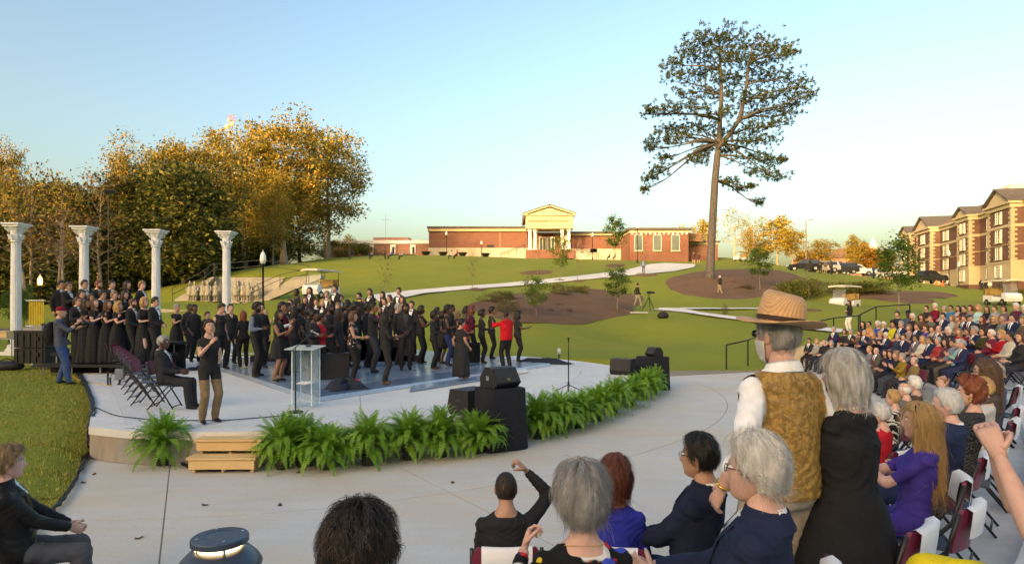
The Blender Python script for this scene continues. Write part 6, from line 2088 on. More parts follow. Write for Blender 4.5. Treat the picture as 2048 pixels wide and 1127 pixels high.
# row, px, head top y, px per metre, sex, skin, hair, top, wear, pose, label
TAB = [
# front row, far end
(0, 1617, 678, 50, 'm', 't', st, BK, 'suit', 'lap', 'dark haired man in black suit at the far end of the front row'),
(0, 1631, 678, 50, 'f', 'p', ('bob', 'blond'), (.30, .29, .27), '', 'lap', 'blond woman in pale grey jacket next to the black suited man'),
(0, 1646, 684, 52, 'm', 'p', ('bald', 'grey'), BK, '', 'lap', 'balding man in black resting his chin, left of the grey bob'),
(0, 1660, 683, 54, 'f', 'l', ('bob', 'grey'), (.06, .055, .05), '', 'lap', 'woman with grey brown bob in dark patterned dress'),
(0, 1736, 700, 66, 'f', 'p', ('short', 'blond'), GR, '', 'lap', 'short haired blond woman beside the bald man in tweed'),
(0, 1750, 703, 68, 'm', 'p', ('bald', 'grey'), (.085, .08, .07), 'suit', 'lap', 'bald man in grey tweed jacket'),
(0, 1768, 707, 71, 'f', 'l', ('long', 'dark'), BK, '', 'lap', 'young woman with long dark hair in black, right of the tweed jacket'),
(0, 1779, 708, 73, 'f', 'l', ('long', 'dark'), NV, '', 'lap', 'dark haired woman in navy left of the mustard jacket'),
(0, 1788, 714, 76, 'f', 'p', ('long', 'sandy'), BK, '', 'clap', 'fair woman with dark scarf clapping beside the mustard jacket'),
(0, 1801, 713, 80, 'm', 'p', ('short', 'grey'), (.24, .16, .025), '', 'clap', 'grey haired man in mustard yellow jacket and glasses'),
(0, 1825, 733, 100, 'm', 'p', ('bald', 'grey'), (.20, .14, .06), '', 'lap', 'balding grey man in tan jacket beyond the two white heads'),
(0, 1822, 748, 118, 'm', 'p', ('thick', 'white'), (.10, .07, .05), '', 'lap', 'white wavy haired man between the balding grey man and the blond bob'),
(0, 1812, 760, 132, 'm', 'p', ('bald', 'white'), (.15, .14, .12), '', 'lap', 'pink scalped white haired man in grey green jacket behind the blond crop'),
(0, 1790, 774, 150, 'f', 'p', ('short', 'blond'), (.3, .3, .3), '', 'lap', 'woman with golden cropped hair in black and white zebra print top'),
(0, 1764, 798, 165, 'f', 'p', ('short', 'silver'), RD, '', 'lap', 'small white haired woman in red sweater behind the woman in black dress'),
# second row
(1, 1666, 651, 50, 'm', 'l', ('short', 'grey'), NV, 'suit', 'lap', 'man in navy jacket and bright blue shirt at the end of the second row'),
(1, 1688, 657, 51, 'f', 'l', ('bob', 'brown'), BK, '', 'lap', 'brown bobbed woman in black, second from the end of the second row'),
(1, 1700, 656, 52, 'm', 'l', ('short', 'grey'), CH, 'suit', 'lap', 'heavy man in charcoal suit behind the silver bob'),
(1, 1716, 661, 54, 'f', 't', ('bob', 'brown'), (.16, .09, .06), '', 'clap', 'brown haired woman in rust patterned top'),
(1, 1727, 658, 55, 'm', 'l', ('short', 'grey'), NV, 'suit', 'lap', 'grey haired man in navy suit with hands folded above the tweed jacket'),
(1, 1742, 664, 57, 'f', 'p', ('long', 'blond'), (.07, .06, .06), '', 'clap', 'blond woman in dark flowered dress raising her hands'),
(1, 1758, 662, 59, 'f', 'p', ('puff', 'blond'), BK, '', 'clap', 'blond woman in dark sunglasses and black lace'),
(1, 1769, 667, 61, 'm', 'p', sw, NV, 'suit', 'clap', 'white haired man in navy blazer clapping, right of the woman in lace'),
(1, 1793, 671, 63, 'f', 'p', ('short', 'grey'), (.035, .05, .10), '', 'lap', 'grey cropped woman in slate blue jacket'),
(1, 1805, 671, 65, 'm', 'l', sb, NV, 'suit', 'lap', 'brown haired man in plain navy suit beside the slate blue jacket'),
(1, 1828, 669, 67, 'm', 't', ('short', 'dark'), (.13, .14, .16), 'suit', 'lap', 'man in sunglasses and pale grey blue suit'),
(1, 1841, 672, 69, 'f', 'p', ('long', 'blond'), (.62, .58, .48), '', 'lap', 'long haired blond woman in cream jacket and sunglasses'),
(1, 1856, 675, 70, 'm', 'l', sb, NV, 'suit', 'lap', 'man in sunglasses with burgundy striped tie and dark suit'),
(1, 1872, 680, 72, 'f', 'p', ('short', 'grey'), (.35, .05, .05), '', 'lap', 'grey haired woman with a red scarf over black'),
(1, 1888, 682, 74, 'f', 'l', ('long', 'dark'), (.11, .04, .06), '', 'lap', 'brunette in plum sweater, legs crossed'),
(1, 1902, 679, 75, 'm', 't', st, (.20, .22, .28), '', 'lap', 'black haired man in check shirt beside the plum sweater'),
(1, 1914, 680, 76, 'f', 'p', ('curly', 'silver'), (.30, .52, .50), '', 'clap', 'silver curled woman in aqua jacket clapping'),
(1, 1921, 687, 82, 'm', 'l', ('short', 'grey'), (.022, .03, .085), 'suit', 'lap', 'grey haired man in navy suit at the open end of the second row'),
# third row
(2, 1724, 640, 50, 'f', 'l', ('long', 'dark'), BK, '', 'lap', 'dark haired woman in black at the far end of the third row'),
(2, 1736, 640, 51, 'f', 't', ('bun', 'dark'), (.55, .27, .10), '', 'lap', 'woman in pale orange top and sunglasses beside the low tan wall'),
(2, 1753, 641, 52, 'f', 'p', ('puff', 'white'), (.05, .07, .40), '', 'lap', 'white haired woman in cobalt blue'),
(2, 1765, 641, 53, 'm', 'p', sw, NV, 'suit', 'lap', 'white haired man in glasses and navy blazer beside the cobalt blue'),
(2, 1784, 639, 55, 'f', 't', ('puff', 'black'), (.55, .50, .02), '', 'lap', 'black haired woman in bright yellow blouse'),
(2, 1799, 639, 57, 'm', 'l', ('short', 'grey'), NV, 'suit', 'lap', 'grey haired man in dark suit and blue tie right of the yellow blouse'),
(2, 1815, 647, 58, 'f', 'p', ('bob', 'sandy'), (.32, .22, .20), '', 'lap', 'sandy haired woman in rose grey cardigan'),
(2, 1831, 644, 60, 'm', 'l', sb, (.02, .03, .06), 'suit', 'lap', 'man in dark jacket over an azure shirt'),
(2, 1848, 647, 61, 'f', 'l', ('puff', 'brown'), (.09, .05, .26), '', 'lap', 'brown curled woman in violet'),
(2, 1861, 649, 62, 'f', 'l', ('short', 'brown'), (.38, .38, .38), '', 'lap', 'woman in grey and white print blouse right of violet'),
(2, 1874, 648, 63, 'm', 'p', ('bald', 'grey'), (.05, .06, .09), 'suit', 'clap', 'balding man in glasses and slate jacket clapping'),
(2, 1893, 652, 64, 'f', 'p', ('bob', 'white'), BK, '', 'phone', 'woman with long white hair holding up a phone'),
(2, 1915, 654, 66, 'f', 'l', ('long', 'sandy'), RD, '', 'clap', 'auburn blond woman in red jacket clapping'),
(2, 1931, 654, 67, 'f', 't', ('short', 'brown'), (.18, .02, .04), '', 'clap', 'short brown haired woman in dark red beside the sunglass wearing man'),
(2, 1945, 650, 68, 'm', 'l', ('thick', 'grey'), NV, 'suit', 'clap', 'grey haired man in sunglasses and blue suit clapping'),
(2, 1962, 652, 69, 'f', 'l', ('bob', 'dark'), (.05, .05, .02), '', 'clap', 'dark bobbed woman in sunglasses with yellow scarf'),
(2, 1978, 656, 71, 'm', 'p', sw, (.16, .02, .05), '', 'lap', 'white haired man in burgundy blazer'),
(2, 1999, 657, 73, 'f', 'p', ('bob', 'blond'), (.36, .015, .02), '', 'clap', 'blond woman in scarlet dress and sunglasses, legs crossed'),
(2, 2014, 660, 75, 'm', 't', ('short', 'dark'), (.48, .44, .36), '', 'lap', 'man in pale linen suit with bright blue socks'),
(2, 2037, 659, 78, 'f', 'l', ('bob', 'brown'), BK, '', 'lap', 'brown haired woman in black near the right edge of the third row'),
# fourth row
(3, 1792, 620, 52, 'm', 'l', ('short', 'dark'), CH, '', 'lap', 'dark haired man in charcoal jacket at the far end of the fourth row'),
(3, 1814, 618, 53, 'm', 'd', None, (.06, .08, .13), '', 'lap', 'officer in black cap and blue grey shirt'),
(3, 1822, 625, 54, 'f', 'p', ('bob', 'white'), BK, '', 'lap', 'white haired woman in black with white collar'),
(3, 1841, 626, 55, 'f', 'l', ('curly', 'brown'), (.10, .06, .04), '', 'clap', 'curly brown haired woman in brown, fourth row'),
(3, 1858, 628, 56, 'm', 'l', ('buzz', 'brown'), (.12, .13, .10), '', 'lap', 'crop haired man in olive grey shirt'),
(3, 1884, 623, 58, 'm', 'l', st, NV, 'suit', 'lap', 'broad man in navy suit, white shirt and dark tie in the fourth row'),
(3, 1901, 628, 59, 'f', 'l', ('bob', 'sandy'), (.32, .32, .34), '', 'lap', 'woman in checked blouse holding a child, fourth row'),
(3, 1914, 634, 60, 'f', 'l', ('short', 'red'), (.30, .20, .12), '', 'lap', 'red haired person low beside the checked blouse'),
(3, 1926, 628, 61, 'm', 'l', sb, NV, 'suit', 'lap', 'man in navy blazer and pale blue shirt next to the capped man'),
(3, 1937, 626, 62, 'm', 'l', ('short', 'grey'), (.03, .04, .07), 'suit', 'lap', 'man in grey cap and dark jacket, fourth row'),
(3, 1961, 629, 63, 'f', 'l', ('long', 'auburn'), (.05, .03, .03), '', 'lap', 'auburn haired woman in black behind the burgundy blazer'),
(3, 1985, 629, 65, 'f', 'p', ('curly', 'blond'), BK, '', 'lap', 'blond curled woman in black and sunglasses, fourth row'),
(3, 2001, 629, 66, 'm', 't', ('bald', 'grey'), (.17, .165, .16), '', 'lap', 'bald man in light grey suit, fourth row'),
(3, 2022, 625, 68, 'm', 'l', st, NV, 'suit', 'lap', 'dark haired man in navy suit with open blue shirt near the right edge'),
(3, 2043, 630, 70, 'f', 'l', ('bob', 'sandy'), (.10, .09, .05), '', 'lap', 'sandy haired woman at the right edge of the fourth row'),
# last row
(4, 1850, 609, 51, 'f', 'l', ('short', 'dark'), (.03, .03, .03), '', 'lap', 'short dark haired woman in black and white at the end of the last row'),
(4, 1867, 604, 52, 'm', 'p', sw, (.17, .012, .03), '', 'lap', 'white haired man in maroon sweater, last row'),
(4, 1886, 612, 53, 'f', 'p', ('bob', 'grey'), (.25, .38, .38), '', 'lap', 'grey bobbed woman in pale green print'),
(4, 1899, 608, 54, 'f', 't', ('short', 'black'), (.03, .17, .38), '', 'lap', 'black haired woman in turquoise blue jacket'),
(4, 1915, 609, 55, 'f', 'l', ('long', 'dark'), (.42, .36, .34), '', 'lap', 'dark haired woman in pale lace, last row'),
(4, 1926, 609, 56, 'm', 'l', st, (.06, .03, .04), '', 'lap', 'dark haired man behind the pale lace'),
(4, 1938, 608, 56, 'f', 'l', ('bob', 'auburn'), (.30, .17, .15), '', 'lap', 'auburn haired woman in salmon, last row'),
(4, 1953, 607, 57, 'f', 'p', ('curly', 'blond'), (.42, .62, .64), '', 'lap', 'blond curled woman in pale aqua sweater, last row'),
(4, 1972, 610, 58, 'f', 'l', ('long', 'brown'), (.02, .02, .02), '', 'lap', 'long brown haired woman in black vest top, last row'),
(4, 1986, 609, 59, 'm', 'l', sb, (.28, .31, .36), '', 'lap', 'brown haired man in pale blue print shirt'),
(4, 2005, 613, 61, 'f', 'l', ('bob', 'brown'), (.14, .10, .13), '', 'lap', 'brown haired woman with sunglasses in front of the white cart'),
(4, 2028, 603, 62, 'm', 'p', sw, (.11, .02, .045), '', 'lap', 'tall white haired man in maroon shirt at the right end of the last row'),
(4, 2044, 610, 63, 'f', 'p', ('bob', 'white'), (.10, .12, .16), '', 'lap', 'white haired woman in glasses at the right edge, last row'),
]
for row, px, ty, s, sex, skin, hair, top, wear, pose, lab in TAB:
  kw = {}
  if wear:
    kw['wear'] = wear
    kw['bot'] = top
  if 'sunglasses' in lab:
    kw['glasses'] = 'sun'
  elif 'glasses' in lab:
    kw['glasses'] = True
  if sex == 'f' and rd.random() < .4:
    kw['bot'] = (.03, .03, .045)
  elif not wear:
    kw['bot'] = rd.choice([(.03, .03, .04), (.05, .06, .09), (.10, .09, .075), (.02, .02, .025)])
  aud(row, px, ty, s, sex, skin, hair, top, lab, pose, **kw)
# nearer people at the right, seen from behind
NR = 'audience in the near rows'
for row, px, ty, s, sex, skin, hair, top, wear, lab, kw in [
    (1, 1990, 712, 150, 'm', 'p', ('bald', 'grey'), (.10, .12, .20), '', 'bald headed man beyond the bald man in navy suit', {}),
    (1, 1975, 704, 140, 'f', 'l', ('long', 'brown'), (.08, .07, .06), '', 'brown haired woman in sunglasses photographing with a phone', dict(pose='phone', glasses='sun')),
    (1, 2018, 733, 160, 'm', 'l', ('short', 'dark'), (.32, .38, .55), '', 'dark haired man in pale blue shirt right of the bald man in navy', {}),
    (1, 2030, 752, 172, 'f', 'p', ('long', 'blond'), (.25, .36, .55), '', 'woman with long pale blond hair at the right end of the near row', {}),
    (1, 2000, 730, 185, 'm', 't', ('bald', 'brown'), (.02, .032, .075), 'suit', 'bald man in glasses and navy suit in the near row', dict(glasses=True)),
    (1, 1972, 748, 208, 'f', 'p', ('short', 'blond'), (.55, .53, .50), '', 'woman with pale cropped hair in sheer white blouse', dict(sleeve=1.4)),
    (1, 1945, 750, 233, 'f', 'p', ('puff', 'red'), (.03, .03, .032), '', 'woman with dark red cropped hair, gold earring and ribbed black jacket', {}),
    (1, 1898, 768, 268, 'm', 'p', ('short', 'silver'), (.02, .03, .075), 'suit', 'silver haired man in navy jacket and white collar next to the blond woman in blue', {})]:
  if wear:
    kw['wear'] = wear
    kw['bot'] = top
  aud(row, px, ty, s, sex, skin, hair, top, lab, lod=1 if s < 200 else 0, vox=.016 if s < 200 else .012, group=NR, face=50 if s > 180 else 45, **kw)
# ------------------------------------------------------------------ the people nearest the camera
def hairdo(n, L, wd=.0012, curl=.3, lift=.004, flow=(0, -.2, -1)):
  def f(hb, q):
    base = MB()
    base.v, base.f, base.n = list(hb.v), list(hb.f), hb.n
    strands(hb, base, n, q.randrange(9999), L, wd, lift, flow, curl)
  return f
def printmat(name, base, spots, scale, kind='vor'):
  g = NB(name, .85, .15)
  c = base
  for i, (col, th, sc) in enumerate(spots):
    if kind == 'vor':
      v = g.n('ShaderNodeTexVoronoi', feature='F1')
      v.inputs['Scale'].default_value = scale * sc
      nz = g.n('ShaderNodeTexNoise')
      nz.inputs['Scale'].default_value = scale * .8
      g.l(g.tc.outputs['Object'], nz.inputs['Vector'])
      va = g.n('ShaderNodeVectorMath', operation='MULTIPLY_ADD')
      va.inputs[1].default_value = (.09, .09, .09)
      g.l(nz.outputs['Color'], va.inputs[0])
      off = g.n('ShaderNodeMapping')
      off.inputs['Location'].default_value = (i * 3.1, i * 1.7, i * 2.3)
      g.l(g.tc.outputs['Object'], off.inputs[0])
      g.l(off.outputs[0], va.inputs[2])
      g.l(va.outputs[0], v.inputs['Vector'])
      f = g.rng(v.outputs['Distance'], th - .02, th + .02, 1, 0)
    else:
      wv = g.n('ShaderNodeTexWave', wave_type='BANDS')
      wv.inputs['Scale'].default_value = scale * sc
      wv.inputs['Distortion'].default_value = 9
      wv.inputs['Detail'].default_value = 1.5
      wv.inputs['Detail Scale'].default_value = 1.2
      wv.bands_direction = 'DIAGONAL'
      g.l(g.tc.outputs['Object'], wv.inputs['Vector'])
      f = g.rng(wv.outputs['Fac'], th - .05, th + .05, 0, 1)
    c = g.mix(f, c, col)
  g.col(c)
  return g.m
FLORAL = printmat('floral_print', BK, [((.62, .50, .42), .26, 1.0), ((.45, .10, .10), .12, 1.0)], 15)
ZEBRA = printmat('zebra_print', (.66, .65, .62), [((.015, .015, .016), .5, 1.0)], 9, 'wave')
WILD = printmat('bright_print', (.012, .012, .014), [((.70, .68, .66), .42, .55), ((.55, .03, .03), .26, .8), ((.05, .08, .50), .27, .7), ((.65, .45, .03), .18, .9)], 14)
RIB = printmat('ribbed_black', (.018, .018, .02), [((.07, .07, .075), .62, 1.0)], 20, 'wave')
CHECK = printmat('grey_print', (.42, .42, .43), [((.06, .06, .08), .3, 1.0)], 30)
PEOPLE_PRINT = {'woman in black blouse with white and pink flowers and red shoes': FLORAL, 'woman with golden cropped hair in black and white zebra print top': ZEBRA, 'woman with dark red cropped hair, gold earring and ribbed black jacket': RIB, 'woman in grey and white print blouse right of violet': CHECK, 'woman in checked blouse holding a child, fourth row': CHECK}
for R in PEOPLE:
  if R['a']['label'] in PEOPLE_PRINT:
    R['a']['top'] = PEOPLE_PRINT[R['a']['label']]
g = NB('gold_brocade', .5, .5)
vv = g.n('ShaderNodeTexVoronoi', feature='SMOOTH_F1')
vv.inputs['Scale'].default_value = 42
nz = g.n('ShaderNodeTexNoise')
nz.inputs['Scale'].default_value = 22
nz.inputs['Detail'].default_value = 3
g.l(g.tc.outputs['Object'], nz.inputs['Vector'])
va = g.n('ShaderNodeVectorMath', operation='MULTIPLY_ADD')
va.inputs[1].default_value = (.10, .10, .10)
g.l(nz.outputs['Color'], va.inputs[0])
g.l(g.tc.outputs['Object'], va.inputs[2])
g.l(va.outputs[0], vv.inputs['Vector'])
ff = g.rng(vv.outputs['Distance'], .25, .55)
n2 = g.rng(g.noise(60, 4), .3, .7)
g.col(g.mix(g.rng(n2, 0, 1, 0, .5), g.mix(ff, (0.50, 0.30, 0.065), (0.25, 0.145, 0.03)), (0.17, 0.10, 0.022)))
g.bump(ff, .35, -.004)
g = NB('straw_weave', .7, .3)
wv = g.n('ShaderNodeTexWave', wave_type='RINGS')
wv.rings_direction = 'Z'
wv.inputs['Scale'].default_value = 70
wv.inputs['Distortion'].default_value = 1.5
g.l(g.tc.outputs['Object'], wv.inputs['Vector'])
a = g.rng(g.noise(55, 5, rough=.8), .3, .7)
g.col(g.mix(g.rng(wv.outputs['Fac'], 0, 1, 0, .35), g.mix(a, (0.58, 0.33, 0.15), (0.74, 0.48, 0.25)), (0.34, 0.18, 0.075)))
g.bump(wv.outputs['Fac'], .5, .004)
mat('gold', (.75, .48, .12), .25, metal=1, var=.05)
mat('pearl', (.75, .70, .62), .3, var=.05, spec=.6)
mat('silver_metal', (.65, .65, .66), .25, metal=1, var=.05)
mat('paper_white', (.78, .78, .80), .7, var=.04)
def shell(d, sel, off):
  F_ = [d['faces'][i] for i in np.nonzero(sel)[0]]
  V = d['V']
  N = np.zeros_like(V)
  for f in F_:
    n = np.cross(V[f[1]] - V[f[0]], V[f[2]] - V[f[0]])
    for i in f:
      N[i] += n
  N /= np.linalg.norm(N, axis=1)[:, None] + 1e-12
  V = V.copy()
  from collections import Counter
  ec = Counter(tuple(sorted((f[k], f[(k + 1) % 4]))) for f in F_ for k in range(4))
  nb = {}
  for (p_, q_), c in ec.items():
    if c == 1:
      nb.setdefault(p_, []).append(q_)
      nb.setdefault(q_, []).append(p_)
  for _ in range(12):
    V2 = {i: V[i] * .45 + np.mean(V[j], axis=0) * .55 for i, j in nb.items()}
    for i, v in V2.items():
      V[i] = v
  ids = sorted({i for f in F_ for i in f})
  mp = {a: b for b, a in enumerate(ids)}
  b = MB()
  b.add(V[ids] + N[ids] * off, [tuple(mp[i] for i in f) for f in F_])
  return b
def hat_straw(d):
  T0 = d['child']
  Mh = rot(0, .10, .10)
  def hc(b, *a):
    b.v = [(v * 1.1) @ Mh.T + (0, -.01, -.004) for v in b.v]
    return T0(b, *a)
  d = dict(d, child=hc)
  b = MB()
  n = 48
  a = np.arange(n + 1) * 2 * math.pi / n
  rows = []
  for r, zf in ((.060, .0), (.105, .004), (.135, .008), (.160, .010), (.172, .012), (.174, .008), (.160, .003), (.125, -.001), (.085, -.004)):
    rx, ry = r * .97, r * 1.04
    zz = .062 + zf + .035 * (np.cos(2 * a) * -.5) * max(0, (r - .09) / .08) * (1) - .02 * np.maximum(0, np.sin(a)) * max(0, (r - .09) / .08)
    rows.append(np.c_[rx * np.cos(a), ry * np.sin(a), zz])
  b.grid(rows)
  d['child'](b, 'hat_brim', MATS['straw_weave'], True, True)
  b = MB()
  rows = []
  for k, (r, z) in enumerate(((.088, .062), (.090, .10), (.086, .14), (.080, .172), (.066, .188), (.040, .182), (.012, .168))):
    pinch = 1 - .34 * np.clip(np.sin(a), 0, 1) ** 3 * (k >= 2) * np.clip((k - 1) / 3, 0, 1)
    zz = z + .012 * np.sin(a) * (k > 2)
    rows.append(np.c_[r * .98 * np.cos(a) * pinch, r * 1.12 * np.sin(a), np.zeros(n + 1) + zz])
  b.grid(rows)
  d['child'](b, 'hat_crown', MATS['straw_weave'], True, True)
  b = MB()
  b.grid([np.c_[.0905 * .98 * np.cos(a), .0905 * 1.12 * np.sin(a), np.zeros(n + 1) + z] for z in (.068, .090)])
  b.grid([np.c_[.0925 * .98 * np.cos(a), .0925 * 1.12 * np.sin(a), np.zeros(n + 1) + z] for z in (.077, .082)])
  d['child'](b, 'hat_band', mat('hat_leather', (.05, .028, .018), .5), True, True)
def fin_hatman(d):
  tz, nm = d['tz'], d['nm']
  sel = (tz[:, 2] > .90) & (tz[:, 2] < 1.452) & (nm != 'fore') & ~((nm == 'upper') & (np.abs(tz[:, 0]) > .158)) & (np.abs(tz[:, 0]) < .20)
  d['child'](shell(d, sel, .013), 'vest', MATS['gold_brocade'])
  b = MB()
  aa = np.linspace(0, 2 * math.pi, 25)
  ring = [d['tor'](np.c_[.066 * g_ * np.cos(aa), .066 * g_ * np.sin(aa) - .02, z - .015 * np.sin(aa)]) for z, g_ in ((1.445, 1.18), (1.50, 1.04), (1.487, 1.16), (1.45, 1.36))]
  b.grid(ring)
  d['child'](b, 'collar', cloth((.80, .80, .80)))
  for el, wr, s in d['R']['wrists']:
    dd = (wr - el) / np.linalg.norm(wr - el)
    b = MB()
    if s < 0:
      c = el + dd * .225
      x, y, _ = frame(dd)
      aa = np.linspace(0, 2 * math.pi, 20)
      b.tube(np.array([c + x * .036 * math.cos(t) + y * .033 * math.sin(t) for t in aa]), .007, 6)
      d['child'](b, 'watch', MATS['gold'])
      b = MB()
    c = el + dd * .12
    b.tube([c - dd * .03, c - dd * .028, c + dd * .028, c + dd * .03], [.040, .052, .050, .038], 14)
    d['child'](b, 'rolled_cuff', cloth((.80, .80, .82)))
FINISH['man in straw hat, gold brocade vest and white shirt standing with his back turned'] = fin_hatman
def necklace(m, n=26, r=.0065, rad=.078, z=1.455, drop=.02):
  def f(d):
    b = MB()
    for i in range(n):
      a = 2 * math.pi * i / n
      b.ell(d['tor'](np.array((rad * math.cos(a), rad * .9 * math.sin(a) - .02, z - drop * math.sin(a)))), (r, r, r), 6, 4)
    d['child'](b, 'necklace', m)['kind'] = 'stuff'
  return f
FINISH['silver bobbed woman in long black dress and pearls standing beside the straw hat man'] = necklace(MATS['pearl'])
def fg(row, px, ty, s, *a, **kw):
  return aud(row, px, ty, s, *a, group=None, lod=0, exact=True, **kw)
p = Vector(((1560 - CX) / 385, F / 385, .37))
person(p.x, p.y, p.z, 16, 1.97, 'm', 'p', ('short', 'grey', hairdo(600, .05)), top=(.80, .80, .82), bot=(.42, .36, .28), sleeve=1.42, pose='hip', lod=0, vox=.009, hem=.93, girth=1.12, yaw=13, beard='white', hat=hat_straw, glasses='sun',
   arms=((.24, .12, -.46), (-.30, .02, -.47), .45, 'in'), label='man in straw hat, gold brocade vest and white shirt standing with his back turned')
p = Vector(((1695 - CX) / 385, F / 385, .37))
person(p.x, p.y, p.z, 30, 1.74, 'f', 'p', ('bob', 'silver', hairdo(3600, .075, .0011, .14)), top=(.018, .018, .020), bot=BK, sleeve=1.6, skirt=(.10, .07), legs='skin', pose='clap', lod=0, vox=.009, girth=1.25, neck=1.43, yaw=10, label='silver bobbed woman in long black dress and pearls standing beside the straw hat man')
fg(2, 1520, 855, 560, 'm', 'p', ('thick', 'white', hairdo(3400, .08, .0010, .35, flow=(0, -1, -.4))), (.018, .024, .058), 'white haired man in navy blazer and glasses seated below the straw hat man', 'clap', bot=(.02, .026, .06), face=58, wear='suit', glasses=True, vox=.008, girth=1.18, arms=((.06, .40, -.32), (-.04, .36, -.30), .3, 'in'))
fg(2, 1166, 915, 600, 'f', 'p', ('thick', 'grey', hairdo(3800, .085, .0010, .4, .005, (0, -.3, -1))), WILD, 'grey haired woman in bright printed blouse seen from behind, gold chain at her neck', 'clap', face=4, sleeve=1.9, vox=.008, girth=1.1, neck=1.425, arms=((.06, .32, -.34), (-.20, .28, -.12), .9, 'in'))
FINISH['grey haired woman in bright printed blouse seen from behind, gold chain at her neck'] = necklace(MATS['gold'], 60, .0026, .076, 1.452, .03)
fg(2, 712, 998, 815, 'm', 'l', ('thick', 'dark', hairdo(3800, .06, .0010, .6, .007, (.3, -.5, -.8))), (.04, .04, .05), 'dark brown tousled head of a man at the bottom edge right of the lantern', 'lap', face=-4, vox=.012)
fg(0, 1230, 903, 310, 'f', 'p', ('bob', 'auburn', hairdo(2200, .11, .0010, .16)), (.025, .035, .33), 'auburn bobbed woman in royal blue top in the front row', 'lap', face=-14, vox=.011, sleeve=1.9)
fg(0, 1402, 860, 320, 'm', 't', ('short', 'black', hairdo(1500, .04, .001, .4)), (.014, .018, .042), 'black haired man in navy suit seated in profile in the front row', 'clasp', bot=(.014, .018, .045), face=52, seat_h=.54, wear='suit', vox=.011, glasses=True, arms=((.06, .36, -.36), (-.04, .38, -.36), .6, 'in'))
fg(0, 1012, 934, 310, 'm', 't', ('buzz', 'dark', hairdo(1500, .012, .0008, .5, .002)), (.022, .022, .024), 'young man in black shirt raising his right hand, seen from behind in the front row', 'lap', face=2, vox=.010, arms=((.15, .20, .29), (-.10, .34, -.34), (1.2, .6), 'in'), pole=((.9, .4, -.3), (-.5, -.6, -1)))
s_ = 268
person((34 - CX) / s_, F / s_, 0, -52, 1.66, 'm', 'p', ('thick', 'sandy', hairdo(1800, .06, .001, .3)), top=(.012, .012, .014), bot=(.085, .085, .095), wear='suit', seat=True, pose='clasp', lod=0, vox=.011, arms=((.07, .36, -.40), (-.04, .38, -.42), .7, 'in'), label='boy in black blazer and grey trousers seated at the bottom left corner')
SEATED.append((0, (34 - CX) / s_, F / s_, 0, -52))
fg(1, 1846, 794, 300, 'f', 'p', ('long', 'blond', hairdo(3400, .22, .0012, .10)), (.055, .035, .24), 'long haired blond woman in violet blue dress and navy hairband clapping', 'clap', bot=(.055, .035, .24), face=62, sleeve=.8, legs='skin', shoes=(.05, .03, .03), vox=.009, neck=1.44, arms=((.05, .42, -.10), (-.03, .40, -.12), .15, 'in'))
def fin_blond(d):
  b = MB()
  a = np.linspace(-.2, math.pi + .2, 20)
  rows = [np.c_[(.093 + e) * np.cos(a), np.full(20, y0), (.135 + e) * np.sin(a) - .005] for y0, e in ((.0, 0), (.004, .006), (.028, .006), (.032, 0))]
  b.grid(rows)
  d['child'](b, 'hairband', cloth((.02, .03, .08)), True, True)
  for el, wr, s in d['R']['wrists']:
    if s > 0:
      continue
    dd = (wr - el) / np.linalg.norm(wr - el)
    x, y, _ = frame(dd)
    c = el + dd * .19
    aa = np.linspace(0, 2 * math.pi, 18)
    b = MB()
    b.tube(np.array([c + x * .031 * math.cos(t) + y * .029 * math.sin(t) for t in aa]), .005, 5)
    d['child'](b, 'bracelet', MATS['silver_metal'])
FINISH['long haired blond woman in violet blue dress and navy hairband clapping'] = fin_blond
p = at(332, 818, 109)
person(p.x, p.y, .5, -82, 1.74, 'm', 'd', ('short', 'grey'), top=(.028, .028, .034), bot=(.028, .028, .034), wear='suit', seat=True, pose='lap', lod=0, vox=.013, girth=1.15, label='grey haired man in dark suit seated on the nearest maroon chair of the stage')
SEAT_STAGE = (p.x, p.y, .5, -82)
person(1.86, 2.05, .56, 55, 1.74, 'f', 'p', ('bob', 'sandy'), top=(.02, .03, .07), bot=(.68, .55, .02), sleeve=.25, seat=True, seat_h=.70, pose='phone', lod=0, vox=.009, arms=((-.02, .30, .0), (-.16, .29, .0), 1.1, 'in'), feet=((.04, .47, .37), (-.14, .44, .085)), label='person in yellow trousers at the right edge raising both hands, body outside the picture')
